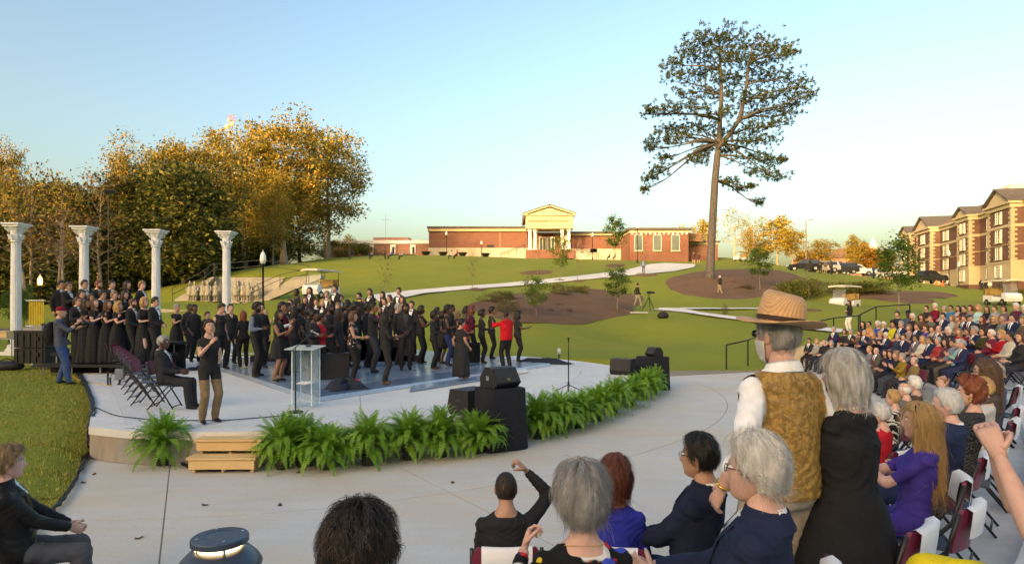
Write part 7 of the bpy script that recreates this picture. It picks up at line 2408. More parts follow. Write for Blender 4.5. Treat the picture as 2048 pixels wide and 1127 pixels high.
def fin_photo(d):
  b = MB()
  n = 24
  a = np.arange(n + 1) * 2 * math.pi / n
  b.grid([np.c_[r * np.cos(a) * .98, r * 1.22 * np.sin(a) - .004, np.zeros(n + 1) + z] for r, z in ((.083, .035), (.084, .065), (.074, .105), (.045, .128), (.01, .134))])
  c = d['child'](b, 'cap', cloth((.16, .012, .025)), True, True)
  b = MB()
  t = np.linspace(-1, 1, 11)
  b.grid([np.c_[.066 * t * w_, .088 + ln * (1 - t ** 2 * .6), .050 - .25 * ln * np.ones(11) + .004 * k] for k, (ln, w_) in enumerate(((0, 1), (.04, 1), (.075, .9)))])
  d['child'](b, 'cap_peak', cloth((.16, .012, .025)), True, True)
  tor = d['tor']
  b = MB()                                      # camera held at chest height
  c = tor(np.array((0, .46, 1.36)))
  b.box(c, (.14, .07, .10))
  b.box(c + (0, 0, .06), (.06, .05, .03))
  b.tube([c + (0, .03, 0), c + (0, .13, -.005)], .038, 12)
  d['child'](b, 'camera', MATS['black_metal'])
  b = MB()
  rows = []
  for z, w_, dp in ((.93, .12, .10), (.98, .15, .17), (1.15, .155, .20), (1.32, .14, .17), (1.40, .10, .08)):
    aa = np.linspace(0, 2 * math.pi, 17)
    rows.append(tor(np.c_[w_ * np.sign(np.cos(aa)) * np.abs(np.cos(aa)) ** .6, -.105 - dp / 2 + dp / 2 * np.sign(np.sin(aa)) * np.abs(np.sin(aa)) ** .6, np.zeros(17) + z]))
  b.grid(rows)
  b.grid([rows[-1], rows[-1] * .2 + rows[-1].mean(0) * .8])
  b.grid([rows[0], rows[0] * .2 + rows[0].mean(0) * .8])
  bp = d['child'](b, 'backpack', cloth((.02, .02, .022)))
  for s in (-1, 1):
    b = MB()
    pts = d['patch']([[(s * .10, z) for z in np.linspace(1.42, 1.08, 8)]], .012)[0]
    b.tube(np.array(pts), .018, 6)
    d['child'](b, 'strap', cloth((.02, .02, .022)))
FINISH['photographer in maroon cap and jeans aiming a camera, black backpack on'] = fin_photo
def fin_tie(d):
  for s, col in ((-1, (.40, .02, .05)), (1, (.22, .05, .10))):
    b = MB()
    b.grid(d['patch']([[(s * .055 + x_, 1.43 - .40 * t) for x_ in (-.016, .016)] for t in np.linspace(0, 1, 9)], .012), flip=True)
    d['child'](b, 'loose_tie', cloth(col))
FINISH['man with hands cupped at his mouth and a loose red tie'] = fin_tie
def sleeves(label, col):
  for R in PEOPLE:
    if R['a']['label'] == label:
      mt = cloth(col)
      R['a']['legs'] = None
      def ex(m, fc, tz, nm, tt):
        m[((nm == 'upper') & (np.abs(tz[:, 0]) > .15)) | ((nm == 'fore') & (tt < .97))] = 8
      R['a']['extra'] = ex
      R['a']['legs'] = None
      R['a']['sleevec'] = mt
sleeves('man in maroon vest with white sleeves behind the woman in flared dress', (.62, .64, .70))
sleeves('man in black vest over heather grey sleeves looking right', (.17, .20, .28))
def fin_lace(d):
  for el, wr, s in d['R']['wrists']:
    dd = (wr - el) / np.linalg.norm(wr - el)
    b = MB()
    b.tube([el + dd * .02, el + dd * .10], [.056, .064], 14, cap=False)
    d['child'](b, 'lace_cuff', printmat('lace_print', (.45, .42, .36), [((.02, .02, .02), .3, 1.0)], 60))
_f0 = FINISH['silver bobbed woman in long black dress and pearls standing beside the straw hat man']
FINISH['silver bobbed woman in long black dress and pearls standing beside the straw hat man'] = lambda d: (_f0(d), fin_lace(d))
def folder(col):
  def f(d):
    b = MB()
    c = d['tor'](np.array((.02, .33, 1.12)))
    b.box(c, (.26, .025, .33), tilt=rot(0, -.5, 0))
    d['child'](b, 'folder', cloth(col))
  return f
FINISH['tanned woman in black gown holding a blue folder in the front row'] = folder((.05, .08, .20))
FINISH['blond woman with a black folder near the right of the front row'] = folder((.02, .02, .022))
def fin_scarf(d):
  b = MB()
  for s in (-1, 1):
    b.tube(np.array(d['patch']([[(s * (.05 + .02 * t), 1.45 - .35 * t) for t in np.linspace(0, 1, 7)]], .02)[0]), .022, 6)
  d['child'](b, 'scarf', cloth((.035, .03, .035)))
FINISH['woman in glasses and dark scarf with bare arms clapping'] = fin_scarf
def fin_ear(d):
  b = MB()
  for s in (-1, 1):
    aa = np.linspace(0, 2 * math.pi, 12)
    b.tube(np.c_[np.full(12, s * .08), -.008 + .012 * np.cos(aa), -.048 + .014 * np.sin(aa)], .004, 5)
  d['child'](b, 'earring', MATS['gold'], True, True)
FINISH['woman with dark red cropped hair, gold earring and ribbed black jacket'] = fin_ear
FINISH['woman in black blouse with white and pink flowers and red shoes'] = fin_ear
def fin_cap(col):
  def f(d):
    b = MB()
    n = 16
    a = np.arange(n + 1) * 2 * math.pi / n
    b.grid([np.c_[r * np.cos(a) * .98, r * 1.22 * np.sin(a), np.zeros(n + 1) + z] for r, z in ((.083, .03), (.084, .065), (.074, .11), (.03, .132))])
    b.grid([[(-.06, .09, .045), (0, .10, .048), (.06, .09, .045)], [(-.055, .14, .032), (0, .165, .034), (.055, .14, .032)]])
    d['child'](b, 'cap', cloth(col), True, True)
  return f
FINISH['officer in black cap and blue grey shirt'] = fin_cap((.012, .012, .014))
FINISH['man in grey cap and dark jacket, fourth row'] = fin_cap((.05, .055, .065))
# ------------------------------------------------------------------ on the stage
g = NB('dance_floor_blue', .22, .5)
a = g.rng(g.noise(1.2, 5, rough=.7), .3, .7)
sc_ = g.rng(g.noise(14, 6, vec=g.scaled((1, .3, 1)), rough=.8), .55, .9, 0, .10)
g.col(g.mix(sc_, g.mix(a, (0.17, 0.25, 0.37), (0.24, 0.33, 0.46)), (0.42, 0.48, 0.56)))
g.l(g.rng(sc_, 0, .13, .2, .38), g.b.inputs['Roughness'])
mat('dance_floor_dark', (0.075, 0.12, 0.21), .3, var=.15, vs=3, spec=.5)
mat('aluminium', (0.62, 0.62, 0.61), .35, metal=.8, var=.1)
fo, fl_, frt = [np.array(on(x, y, .56))[:2] for x, y in ((634, 796), (398, 722), (1098, 727))]
back_ = fl_ + (frt - fo) * .93
ux, uy = (frt - fo), (fl_ - fo)
nx_, ny_ = int(np.linalg.norm(ux) / .95), int(np.linalg.norm(uy) / .95)
df = thing('dance_floor', 'glossy blue panelled dance floor with aluminium edge laid on the stage', 'dance floor', (fo[0], fo[1], .5))
lo = lambda u, v: fo * 0 + ux * u + uy * v
for i in range(nx_):
  for j in range(ny_):
    P = [lo(i / nx_, j / ny_), lo((i + 1) / nx_, j / ny_), lo((i + 1) / nx_, (j + 1) / ny_), lo(i / nx_, (j + 1) / ny_)]
    b = MB()
    b.prism(offset_poly(P, .003), .01, .078)
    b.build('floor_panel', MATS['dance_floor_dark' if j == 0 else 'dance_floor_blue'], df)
for P0, P1 in ((lo(0, 0), lo(1, 0)), (lo(0, 1), lo(0, 0))):
  d = (P1 - P0) / np.linalg.norm(P1 - P0)
  n = np.array((d[1], -d[0])) * .09
  b = MB()
  b.prism([P0 + n, P1 + n, P1, P0], [.004] * 4, [.012, .012, .080, .080])
  b.build('edge_trim', MATS['aluminium'], df)
# an extra row of panels in front at the right
for i in range(4):
  u0 = .30 + i * .135
  P = [lo(u0, 0) + (.1, -1.05), lo(u0 + .135, 0) + (.1, -1.05), lo(u0 + .135, 0) + (0, -.1), lo(u0, 0) + (0, -.1)]
  b = MB()
  b.prism(offset_poly(P, .004), .012, .045)
  b.build('floor_panel', MATS['dance_floor_blue'] if i < 3 else mat('floor_white', (.72, .72, .70), .35, var=.1), df)
def bundle(px, py, wx_, wy_, h, label, seed, z=.58):       # a crumpled dark cloth
  p = on(px, py, z)
  q = random.Random(seed)
  n, k = 40, 10
  rows = []
  ph = [q.random() * 6 for _ in range(6)]
  for i in range(k + 1):
    r = i / k
    row = []
    for j in range(n + 1):
      a = 2 * math.pi * j / n
      rr = r * (1 + .22 * math.sin(3 * a + ph[0]) + .16 * math.sin(5 * a + ph[1]) + .10 * math.sin(11 * a + ph[2]))
      zz = h * (1 - r ** 2) * (.6 + .35 * math.sin(4 * a + ph[3] + 5 * r) * r + .3 * math.sin(9 * r + ph[4] + 2 * a)) + .012
      row.append((wx_ * rr * math.cos(a), wy_ * rr * math.sin(a), max(.008, zz)))
    rows.append(row)
  b = MB()
  b.grid(rows, flip=True)
  o = b.build('cloth_bundle', mat('dark_cloth', (.02, .025, .045), .9, var=.2, bump=.4), None, True, (p.x, p.y, z))
  tag(o, label, 'cloth')
bundle(688, 783, .55, .45, .34, 'crumpled dark blue cloth at the front corner of the dance floor', 3, .51)
bundle(1085, 726, .9, .5, .2, 'flat dark cloth pile at the right end of the stage', 5, .51)
bundle(400, 738, .4, .25, .12, 'small black cloth heap left of the dance floor', 8, .51)
# folding chairs
mat('chair_black', (.018, .018, .02), .4, var=.1, spec=.4)
mat('chair_maroon', (.17, .018, .05), .4, var=.12, vs=4, spec=.4)
mat('chair_seat', (.05, .065, .095), .45, var=.12, vs=5, spec=.4)
mat('chair_grey', (.09, .10, .13), .5, var=.12, vs=5, spec=.4)
def chair_parts():
  sb_ = MB()
  rows = []
  for t in np.linspace(0, 1, 7):
    y = -.19 + .40 * t
    w_ = .20 + .01 * math.sin(math.pi * t) - .05 * max(0, t - .85) / .15
    rows.append([(w_ * x, y, .45 - .012 * (1 - x * x) + .01 * math.sin(3 * t)) for x in np.linspace(-1, 1, 7)])
  sb_.grid(rows, flip=True)
  r2 = [[(p[0], p[1], p[2] - .022) for p in r] for r in rows]
  sb_.grid(r2)
  sb_.grid([rows[0], r2[0]])
  sb_.grid([rows[-1], r2[-1]], flip=True)
  sb_.grid([[r[0] for r in rows], [r[0] for r in r2]], flip=True)
  sb_.grid([[r[-1] for r in rows], [r[-1] for r in r2]])
  bb = MB()
  rows, r2 = [], []
  for t in np.linspace(0, 1, 7):
    z = .625 + .245 * t
    w_ = .215 - .035 * (2 * t - 1) ** 4
    y0 = -.20 - .055 * t
    rows.append([(w_ * x, y0 - .035 * (1 - x * x), z) for x in np.linspace(-1, 1, 9)])
    r2.append([(w_ * x, y0 - .020 - .035 * (1 - x * x), z) for x in np.linspace(-1, 1, 9)])
  bb.grid(rows, flip=True)
  bb.grid(r2)
  bb.grid([rows[0], r2[0]])
  bb.grid([rows[-1], r2[-1]], flip=True)
  bb.grid([[r[0] for r in rows], [r[0] for r in r2]], flip=True)
  bb.grid([[r[-1] for r in rows], [r[-1] for r in r2]])
  lg = []
  for s in (-1, 1):
    b = MB()
    b.tube([(s * .215, -.26, .86), (s * .215, -.20, .62), (s * .215, -.02, .40), (s * .215, .20, .02)], .013, 6)
    lg.append(b.mesh('front_leg', MATS['chair_black'], True))
    b = MB()
    b.tube([(s * .19, .12, .44), (s * .19, -.02, .30), (s * .19, -.24, .02)], .012, 6)
    lg.append(b.mesh('rear_leg', MATS['chair_black'], True))
  b = MB()
  b.tube([(-.215, .185, .055), (.215, .185, .055)], .010, 5)
  b.tube([(-.19, -.20, .07), (.19, -.20, .07)], .010, 5)
  b.tube([(-.19, .12, .435), (.19, .12, .435)], .010, 5)
  lg.append(b.mesh('cross_bar', MATS['chair_black'], True))
  pc = MB()
  rows = []
  for y, z in ((-.215, .70), (-.222, .78), (-.238, .862), (-.262, .884), (-.29, .866), (-.282, .79), (-.272, .715)):
    rows.append([(.155 * x, y - .036 * (1 - x * x * .6) + (.008 if y > -.24 else -.006), z) for x in np.linspace(-1, 1, 9)])
  pc.grid(rows)
  return sb_, bb, lg, pc
cs, cbk, clg, cpc = chair_parts()
CM = {'seat': cs.mesh('seat', MATS['chair_seat'], True), 'back': cbk.mesh('backrest', MATS['chair_maroon'], True), 'paper': cpc.mesh('paper_cover', MATS['paper_white'], True)}
def chair(x, y, z, face, label, group, paper=False):
  o = thing('folding_chair', label, 'chair', (x, y, z), R_(face), group)
  put('seat', CM['seat'], o)
  put('backrest', CM['back'], o)
  for m in clg:
    put(m.name.split('.')[0], m, o)
  if paper:
    put('paper_cover', CM['paper'], o)
  return o
# row of maroon chairs on the stage
px0, py0, px1, py1 = 236, 746, 300, 822
names = ['farthest', 'second farthest', 'third farthest', 'fourth farthest', 'middle', 'fourth nearest', 'third nearest', 'second nearest']
for i in range(8):
  t = (i / 8.0)
  p = on(px0 + (px1 - px0) * (1 - (1 - t) ** 1.0), py0 + (py1 - py0) * t ** 1.25, .5)
  chair(p.x + .05, p.y, .507, -82, 'empty maroon folding chair, %s in the row on the stage' % names[i], 'folding chairs on the stage')
x, y, z, f = SEAT_STAGE
chair(x, y, z + .007, f, 'maroon folding chair under the man in dark suit on the stage', 'folding chairs on the stage')
for i, (row, x, y, z, f) in enumerate(SEATED):
  pxx = CX + F * x / max(y, .1)
  who = PEOPLE_BY.get((round(x, 3), round(y, 3)), '')
  near = F / max(y, .1) > 130
  chair(x, y, z + .004, f, ('folding chair under the ' + ' '.join(who.split()[:11])) if who else 'folding chair of the audience', 'folding chairs of the audience', paper=near)
for px, s, lab in ((1668, 350, 'empty chair with white paper cover just right of the white haired man in navy'), (1768, 320, 'empty chair with white paper cover left of the blond woman in violet blue')):
  p = row_at(1, px, s)
  chair(p.x + .12, p.y - .12, p.z, 42, lab, 'folding chairs of the audience', True)
# lectern of clear acrylic with papers, microphone and round seal
g = NB('clear_acrylic', .03, .5)
mxs = g.n('ShaderNodeMixShader')
tr = g.n('ShaderNodeBsdfTransparent')
tr.inputs[0].default_value = (.90, .94, .96, 1)
mxs.inputs[0].default_value = .16
g.b.inputs['Base Color'].default_value = (.75, .82, .86, 1)
g.l(tr.outputs[0], mxs.inputs[1])
g.l(g.b.outputs[0], mxs.inputs[2])
g.l(mxs.outputs[0], g.t.nodes['Material Output'].inputs[0])
mat('acrylic_edge', (.68, .76, .80), .1, var=0, spec=.8)
p = on(612, 812, .5)
le = thing('lectern', 'clear acrylic lectern with papers on its shelf, right of the signing woman', 'lectern', (p.x, p.y, .5), R_(-12))
b = MB()
b.box((0, 0, .03), (.52, .40, .02))
b.build('base', MATS['clear_acrylic'], le)
for x_, nm in ((-.20, 'side_panel'), (.20, 'side_panel')):
  b = MB()
  b.box((x_, 0, .56), (.015, .30, 1.04))
  o = b.build(nm, MATS['clear_acrylic'], le)
  b = MB()
  b.box((x_, -.152, .56), (.018, .005, 1.04))
  b.box((x_, .152, .56), (.018, .005, 1.04))
  b.build('edge', MATS['acrylic_edge'], o)
b = MB()
b.box((0, .12, .56), (.385, .012, 1.04))
b.build('front_panel', MATS['clear_acrylic'], le)
b = MB()
b.box((0, 0, .42), (.38, .27, .014))
o = b.build('shelf', MATS['clear_acrylic'], le)
b = MB()
for i in range(4):
  b.box((-.02 + .01 * i, -.01, .433 + .009 * i), (.24, .20, .007), rz=.12 * i - .2)
pp_ = tag(b.build('papers', MATS['paper_white'], None, False, (p.x, p.y, .5), R_(-12)), 'stack of white papers on the lectern shelf', 'papers')
b = MB()
b.box((0, -.02, 1.11), (.60, .44, .018), tilt=rot(0, .12, 0))
b.build('top', mat('acrylic_top', (.55, .66, .68), .15, alpha=.75, var=0), le)
b = MB()
aa = np.linspace(0, 2 * math.pi, 33)
for ra_, rb_, w_ in ((.085, .105, .007), (.066, .084, .004)):
  b.tube(np.c_[.10 * 0 + .06 + ra_ * np.cos(aa), np.full(33, .105), .80 + rb_ * np.sin(aa)], w_, 4)
b.tube(np.c_[.06 + .03 * np.cos(aa), np.full(33, .105), .80 + .058 * np.sin(aa)], .010, 4)
b.build('seal', mat('seal_grey', (.16, .18, .22), .5, var=.1), le)
b = MB()
b.tube([(.02, .05, 1.12), (.02, .05, 1.15)], [.06, .05], 12)
b.tube([(.02, .05, 1.15), (.03, .02, 1.30), (.0, -.06, 1.40)], .006, 6)
b.tube([(.0, -.06, 1.40), (-.03, -.13, 1.435)], [.012, .016], 8)
tag(b.build('gooseneck_microphone', mat('mic_navy', (.04, .05, .09), .4), None, True, (p.x, p.y, .5), R_(-12)), 'gooseneck microphone standing on the lectern top', 'microphone')
def mic_stand(px, py, z, h, label, boom=None, tripod=False, s=None):
  p = on(px, py, z)
  o = thing('microphone_stand', label, 'microphone stand', (p.x, p.y, z))
  b = MB()
  if tripod:
    for k in range(3):
      a = k * 2.09 + .35
      b.tube([(0, 0, .18), (.36 * math.cos(a), .36 * math.sin(a), .015)], .010, 6)
    b.tube([(0, 0, .12), (0, 0, .24)], .022, 8)
    b.build('tripod_base', MATS['black_metal'], o)
  else:
    b.lathe([(.0, .03), (.13, .022), (.135, .008), (.135, 0)], (0, 0, 0), 24)
    b.build('round_base', MATS['black_metal'], o)
  b = MB()
  b.tube([(0, 0, .02), (0, 0, h * .55), (0, 0, h)], [.013, .013, .009], 8)
  b.tube([(0, 0, h * .55), (0, 0, h * .6)], .019, 8)
  b.build('pole', MATS['black_metal'], o)
  b = MB()
  if boom:
    b.tube([(-boom[0] * .35, 0, h - boom[1] * .35), (boom[0], boom[2], h + boom[1])], .008, 6)
    b.build('boom', MATS['black_metal'], o)
    b = MB()
    e = np.array((boom[0], boom[2], h + boom[1]))
    d = np.array((.10, 0, -.05))
    b.tube([e, e + d], [.014, .018], 8)
    b.ell(e - d * .25, (.027, .027, .027), 10, 7)
  else:
    b.tube([(0, 0, h), (0, -.01, h + .10)], [.016, .022], 8)
    if not tripod:
      b.ell((0, -.01, h + .13), (.028, .028, .032), 10, 7)
  b.build('microphone', MATS['grey_metal'] if boom else MATS['black_metal'], o)
  return o
mic_stand(591, 824, .5, 1.15, 'black round based boom microphone stand left of the lectern', boom=(.32, .28, -.02))
mic_stand(1137, 785, .5, 1.12, 'black tripod microphone stand without microphone at the right of the stage', tripod=True)
mic_stand(208, 722, .5, 1.72, 'thin microphone stand in front of the left choir', boom=(-.25, .12, .1))
mic_stand(707, 724, .58, 2.05, 'tall microphone stand among the black tie singers', boom=(.2, .1, .0))
# loudspeakers
mat('speaker_black', (.018, .018, .021), .6, var=.15, vs=30, bump=.2, bs=200)
mat('speaker_grille', (.03, .032, .035), .7, var=.2, vs=60, bump=.4, bs=220)
def wedge(px, py, z, rz, label, k=1.0, at_xyz=None):      # a stage monitor: five sided end plates, slanted grille
  p = on(px, py, z) if at_xyz is None else Vector(at_xyz)
  o = thing('stage_monitor', label, 'loudspeaker', p, rz)
  prof = [(-.26, 0), (.20, 0), (.30, .10), (.12, .40), (-.10, .42), (-.26, .22)]
  b = MB()
  w_ = .33
  V = [(x * k, -w_ * k, z_ * k) for x, z_ in prof] + [(x * k, w_ * k, z_ * k) for x, z_ in prof]
  n = len(prof)
  b.add(V, [tuple(range(n)), tuple(range(2 * n - 1, n - 1, -1))] + [(i, n + i, n + (i + 1) % n, (i + 1) % n) for i in range(n)])
  b.build('cabinet', MATS['speaker_black'], o)
  b = MB()
  P0, P1 = np.array((.30, .10)) * k, np.array((.12, .40)) * k
  d = P1 - P0
  nn = np.array((d[1], -d[0])) / np.linalg.norm(d) * .012
  A_, B_ = P0 + d * .06 + nn, P0 + d * .94 + nn
  b.add([(A_[0], -w_ * .92 * k, A_[1]), (A_[0], w_ * .92 * k, A_[1]), (B_[0], w_ * .92 * k, B_[1]), (B_[0], -w_ * .92 * k, B_[1])] + [(A_[0] - nn[0], -w_ * .92 * k, A_[1] - nn[1]), (A_[0] - nn[0], w_ * .92 * k, A_[1] - nn[1]), (B_[0] - nn[0], w_ * .92 * k, B_[1] - nn[1]), (B_[0] - nn[0], -w_ * .92 * k, B_[1] - nn[1])],
     [(0, 1, 2, 3), (0, 4, 5, 1), (1, 5, 6, 2), (2, 6, 7, 3), (3, 7, 4, 0)])
  b.build('grille', MATS['speaker_grille'], o)
  b = MB()
  b.box((0, -w_ * k - .004, .20 * k), (.09 * k, .012, .09 * k))
  b.build('handle_plate', MATS['silver_metal'], o)
  b = MB()
  aa = np.linspace(0, 2 * math.pi, 13)
  c = P0 + d * .22 + nn * 1.4
  dn = d / np.linalg.norm(d)
  for r_ in (.03, .018):
    b.tube([(c[0] + dn[0] * r_ * k * math.sin(t), r_ * k * math.cos(t), c[1] + dn[1] * r_ * k * math.sin(t)) for t in aa], .004 * k, 4)
  b.build('badge', MATS['gold'], o)
  return o
def draped(px, py, w_, d_, h, rz, label, seed):
  p = on(px, py, 0)
  q = random.Random(seed)
  o = thing('draped_stand', label, 'stand', (p.x, p.y, 0), rz)
  n = 96
  rows = []
  for i, (z, k) in enumerate(((h, .80), (h, .97), (h - .02, 1.0), (h * .75, 1.01), (h * .5, 1.03), (h * .25, 1.05), (.01, 1.08))):
    row = []
    for j in range(n + 1):
      a = 2 * math.pi * j / n
      c_, s_ = math.cos(a), math.sin(a)
      e = (abs(c_) ** 6 + abs(s_) ** 6) ** (-1 / 6)
      f = 1 + (.02 * max(0, i - 2) / 4) * (math.sin(11 * a + seed) + .6 * math.sin(23 * a + 2 * seed))
      row.append((w_ / 2 * k * e * c_ * f, d_ / 2 * k * e * s_ * f, z))
    rows.append(row)
  b = MB()
  b.grid(rows, flip=True)
  b.add([(x, y, h) for x, y, z in rows[0][:-1]], [tuple(range(n))])
  b.build('drape', mat('drape_cloth', (.012, .013, .02), .9, var=.2, bump=.3, bs=30), o, True)
  return o, p
o, p = draped(1000, 895, .74, .62, 1.02, R_(28), 'black draped stand among the ferns under the big monitor', 2)
wedge(0, 0, 0, R_(-48), 'large black monitor speaker on the nearer draped stand', .80, (p.x, p.y, 1.03))
o, p = draped(1305, 778, .80, .7, .96, R_(20), 'black draped stand at the far end of the ferns', 5)
wedge(0, 0, 0, R_(205), 'black monitor speaker on the farther draped stand', .62, (p.x + .05, p.y, .97))
def box_speaker(px, py, z, rz, label, k=1.0):
  p = on(px, py, z)
  o = thing('floor_speaker', label, 'loudspeaker', p, rz)
  prof = [(-.24, 0), (.20, 0), (.27, .12), (.20, .44), (-.24, .44)]
  b = MB()
  w_ = .30
  V = [(x * k, -w_ * k, z_ * k) for x, z_ in prof] + [(x * k, w_ * k, z_ * k) for x, z_ in prof]
  n = len(prof)
  b.add(V, [tuple(range(n)), tuple(range(2 * n - 1, n - 1, -1))] + [(i, n + i, n + (i + 1) % n, (i + 1) % n) for i in range(n)])
  b.build('cabinet', MATS['speaker_black'], o)
  b = MB()
  b.box((.248 * k, 0, .27 * k), (.02, .52 * k, .30 * k), tilt=rot(0, 0, -.22))
  b.build('grille', MATS['speaker_grille'], o)
  for s in (-1, 1):
    b = MB()
    b.ell((-.02, s * w_ * k, .25 * k), (.05, .012, .03), 10, 6)
    b.build('handle_cup', MATS['black_metal'], o)
  b = MB()
  b.box((-.242 * k, 0, .25 * k), (.012, .2 * k, .14 * k))
  b.build('connector_plate', MATS['grey_metal'], o)
  return o
box_speaker(940, 826, .5, R_(140), 'black floor speaker on the stage beside the nearer draped stand')
box_speaker(1246, 748, .5, R_(-120), 'black floor speaker at the right end of the stage', 1.0)
for px, py, lab in ((935, 722, 'black box behind the afro haired singer'), (667, 756, 'black box behind the lectern among the singers')):
  p = on(px, py, .58)
  o = thing('equipment_box', lab, 'box', p, .3)
  b = MB()
  b.box((0, 0, .31), (.75, .55, .62))
  b.build('case', MATS['speaker_black'], o)
  b = MB()
  b.box((0, 0, .632), (.78, .58, .02))
  b.build('lid', MATS['black_metal'], o)
p = on(1118, 716, .5)
o = thing('stage_light', 'small grey outlet post standing at the rear edge of the stage', 'outlet post', p)
b = MB()
b.tube([(0, 0, 0), (0, 0, .16)], .025, 8)
b.build('post', MATS['black_metal'], o)
b = MB()
b.tube([(-.05, 0, .26), (.05, 0, .26)], .12, 14)
b.build('head', mat('grey_paint', (.45, .47, .5), .5), o)
p = on(224, 770, .5)
o = thing('power_post', 'grey power box and short posts with yellow cord at the left of the stage', 'power box', p)
for dx, h in ((0, .34), (.06, .20)):
  b = MB()
  b.tube([(dx - .10, 0, 0), (dx - .10, 0, h)], .02, 8)
  b.build('post', MATS['black_metal'], o)
b = MB()
b.box((.12, .1, .26), (.17, .12, .26), rz=.3)
b.build('box', mat('grey_blue_paint', (.20, .23, .27), .6), o)
b = MB()
b.tube([(.12, .1, 0), (.12, .1, .14)], .025, 6)
b.build('stem', MATS['black_metal'], o)
def cable(pts, r, m, name, label, z=None, wob=.0, seed=0):
  q = random.Random(seed)
  P = []
  for px, py, zz in pts:
    v = on(px, py, zz)
    P.append((v.x, v.y, zz + r))
  P = np.array(P)
  t = np.linspace(0, len(P) - 1, len(P) * 8)
  Q = np.stack([np.interp(t, np.arange(len(P)), P[:, i]) for i in range(3)], 1)
  for _ in range(6):
    Q[1:-1] = Q[1:-1] * .5 + (Q[:-2] + Q[2:]) * .25
  Q[1:-1, :2] += np.array([[q.gauss(0, wob), q.gauss(0, wob)] for _ in range(len(Q) - 2)])
  b = MB()
  b.tube(Q, r, 6)
  return tag(b.build(name, m, None, True), label, 'cable')
BLKC = mat('cable_black', (.012, .012, .015), .5, var=.1)
for i in range(5):
  d = i * 2.2
  cable([(150 + d, 742, .52), (166 + d, 768, .52), (181 + d * .8, 800, .53), (181 + d, 830, .5), (176 + d, 858, .42), (176 + d, 895, .15), (180 + d * 1.5, 908 + d * .4, .02), (215, 913 + d * .5, .02), (262, 916 + d * .4, .02)], .013, BLKC, 'cable', 'black cable of the bundle that runs down the left corner of the stage', wob=.012, seed=i)['group'] = 'cable bundle at the stage corner'
for i in range(3):
  cable([(172 + i * 3, 908 + i, .03), (150 + i * 2, 960, .03), (120 + i * 2, 1003, .03), (90 + i * 2, 1036, .03), (62, 1075, .03)], .013, BLKC, 'cable', 'black cable along the edge of the side lawn', wob=.01, seed=20 + i)['group'] = 'cables on the lawn edge'
for i in range(3):
  cable([(345, 912, .02), (372, 930 + i * 3, .02), (420, 938 + i * 2, .02), (470, 935 + i * 2, .02), (505, 929 + i, .02)], .012, BLKC, 'cable', 'black cable lying in front of the wooden steps', wob=.008, seed=30 + i)['group'] = 'cables at the wooden steps'
cable([(186, 812, .51), (230, 832, .51), (320, 841, .51), (450, 841, .51), (560, 832, .51), (590, 825, .51)], .008, BLKC, 'microphone_cable', 'thin black cable across the front of the stage to the microphone stand')
cable([(120, 735, .5), (160, 762, .51), (205, 768, .51), (222, 772, .51)], .008, mat('cord_yellow', (.55, .36, .02), .5), 'extension_cord', 'yellow extension cord leading to the power box')
# wooden steps
g = NB('pine_timber', .65, .25)
wv = g.n('ShaderNodeTexWave', wave_type='BANDS', bands_direction='Z')
wv.inputs['Scale'].default_value = 9
wv.inputs['Distortion'].default_value = 6
wv.inputs['Detail'].default_value = 3
g.l(g.scaled((.25, 1, 1.6)), wv.inputs['Vector'])
a = g.rng(g.noise(3, 5), .3, .7)
g.col(g.mix(g.rng(wv.outputs['Fac'], 0, 1, 0, .5), g.mix(a, (0.66, 0.47, 0.22), (0.74, 0.55, 0.29)), (0.45, 0.27, 0.10)))
p = on(442, 947, 0)
o = thing('wooden_steps', 'two new pine timber steps standing against the stage front', 'steps', (p.x, p.y, 0), R_(1.5))
W_ = .92
for i, (y, z) in enumerate(((.13, .215), (.37, .425))):
  b = MB()
  b.box((0, y - .01, z), (W_ + .05, .27, .036))
  b.build('tread', MATS['pine_timber'], o)
  b = MB()
  b.box((0, y - .105, z - .09), (W_, .036, .125))
  b.build('riser', MATS['pine_timber'], o)
  for s in (-1, 0, 1):
    b = MB()
    b.box((s * (W_ / 2 - .05), y + .02, (z - .02) / 2), (.04, .18, z - .04))
    b.build('stringer', MATS['pine_timber'], o)
# ferns along the stage front
def frond_mesh(seed, L, arch, wmax):
  q = random.Random(seed)
  b = MB()
  n = 22
  pts = []
  for i in range(n + 1):
    t = i / n
    pts.append((0.03 * math.sin(3 * t + seed), L * (.95 * t - .18 * arch * t ** 3), L * (arch * (1.25 * t - 1.15 * t ** 2.1))))
  pts = np.array(pts)
  b.tube(pts, np.linspace(.004, .001, n + 1).tolist(), 3, cap=False)
  for i in range(2, n + 1):
    t = i / n
    d = pts[i] - pts[i - 1]
    d /= np.linalg.norm(d)
    sd = np.cross(d, (0, 0, 1))
    sd /= np.linalg.norm(sd) + 1e-9
    up = np.cross(sd, d)
    w_ = wmax * (math.sin(math.pi * min(1, (t * .93 + .07)) ** .75)) ** .8 + .004
    for s in (-1, 1):
      v = sd * s * w_ + d * w_ * .35 + up * (.10 - .25 * abs(q.gauss(0, .5))) * w_
      h = d * L / n * .62
      p = pts[i]
      b.add([p - h * .5, p + v * .55 - h * .55, p + v, p + v * .55 + h * .45, p + h * .4], [(0, 1, 2, 3, 4) if s > 0 else (4, 3, 2, 1, 0)])
  return b
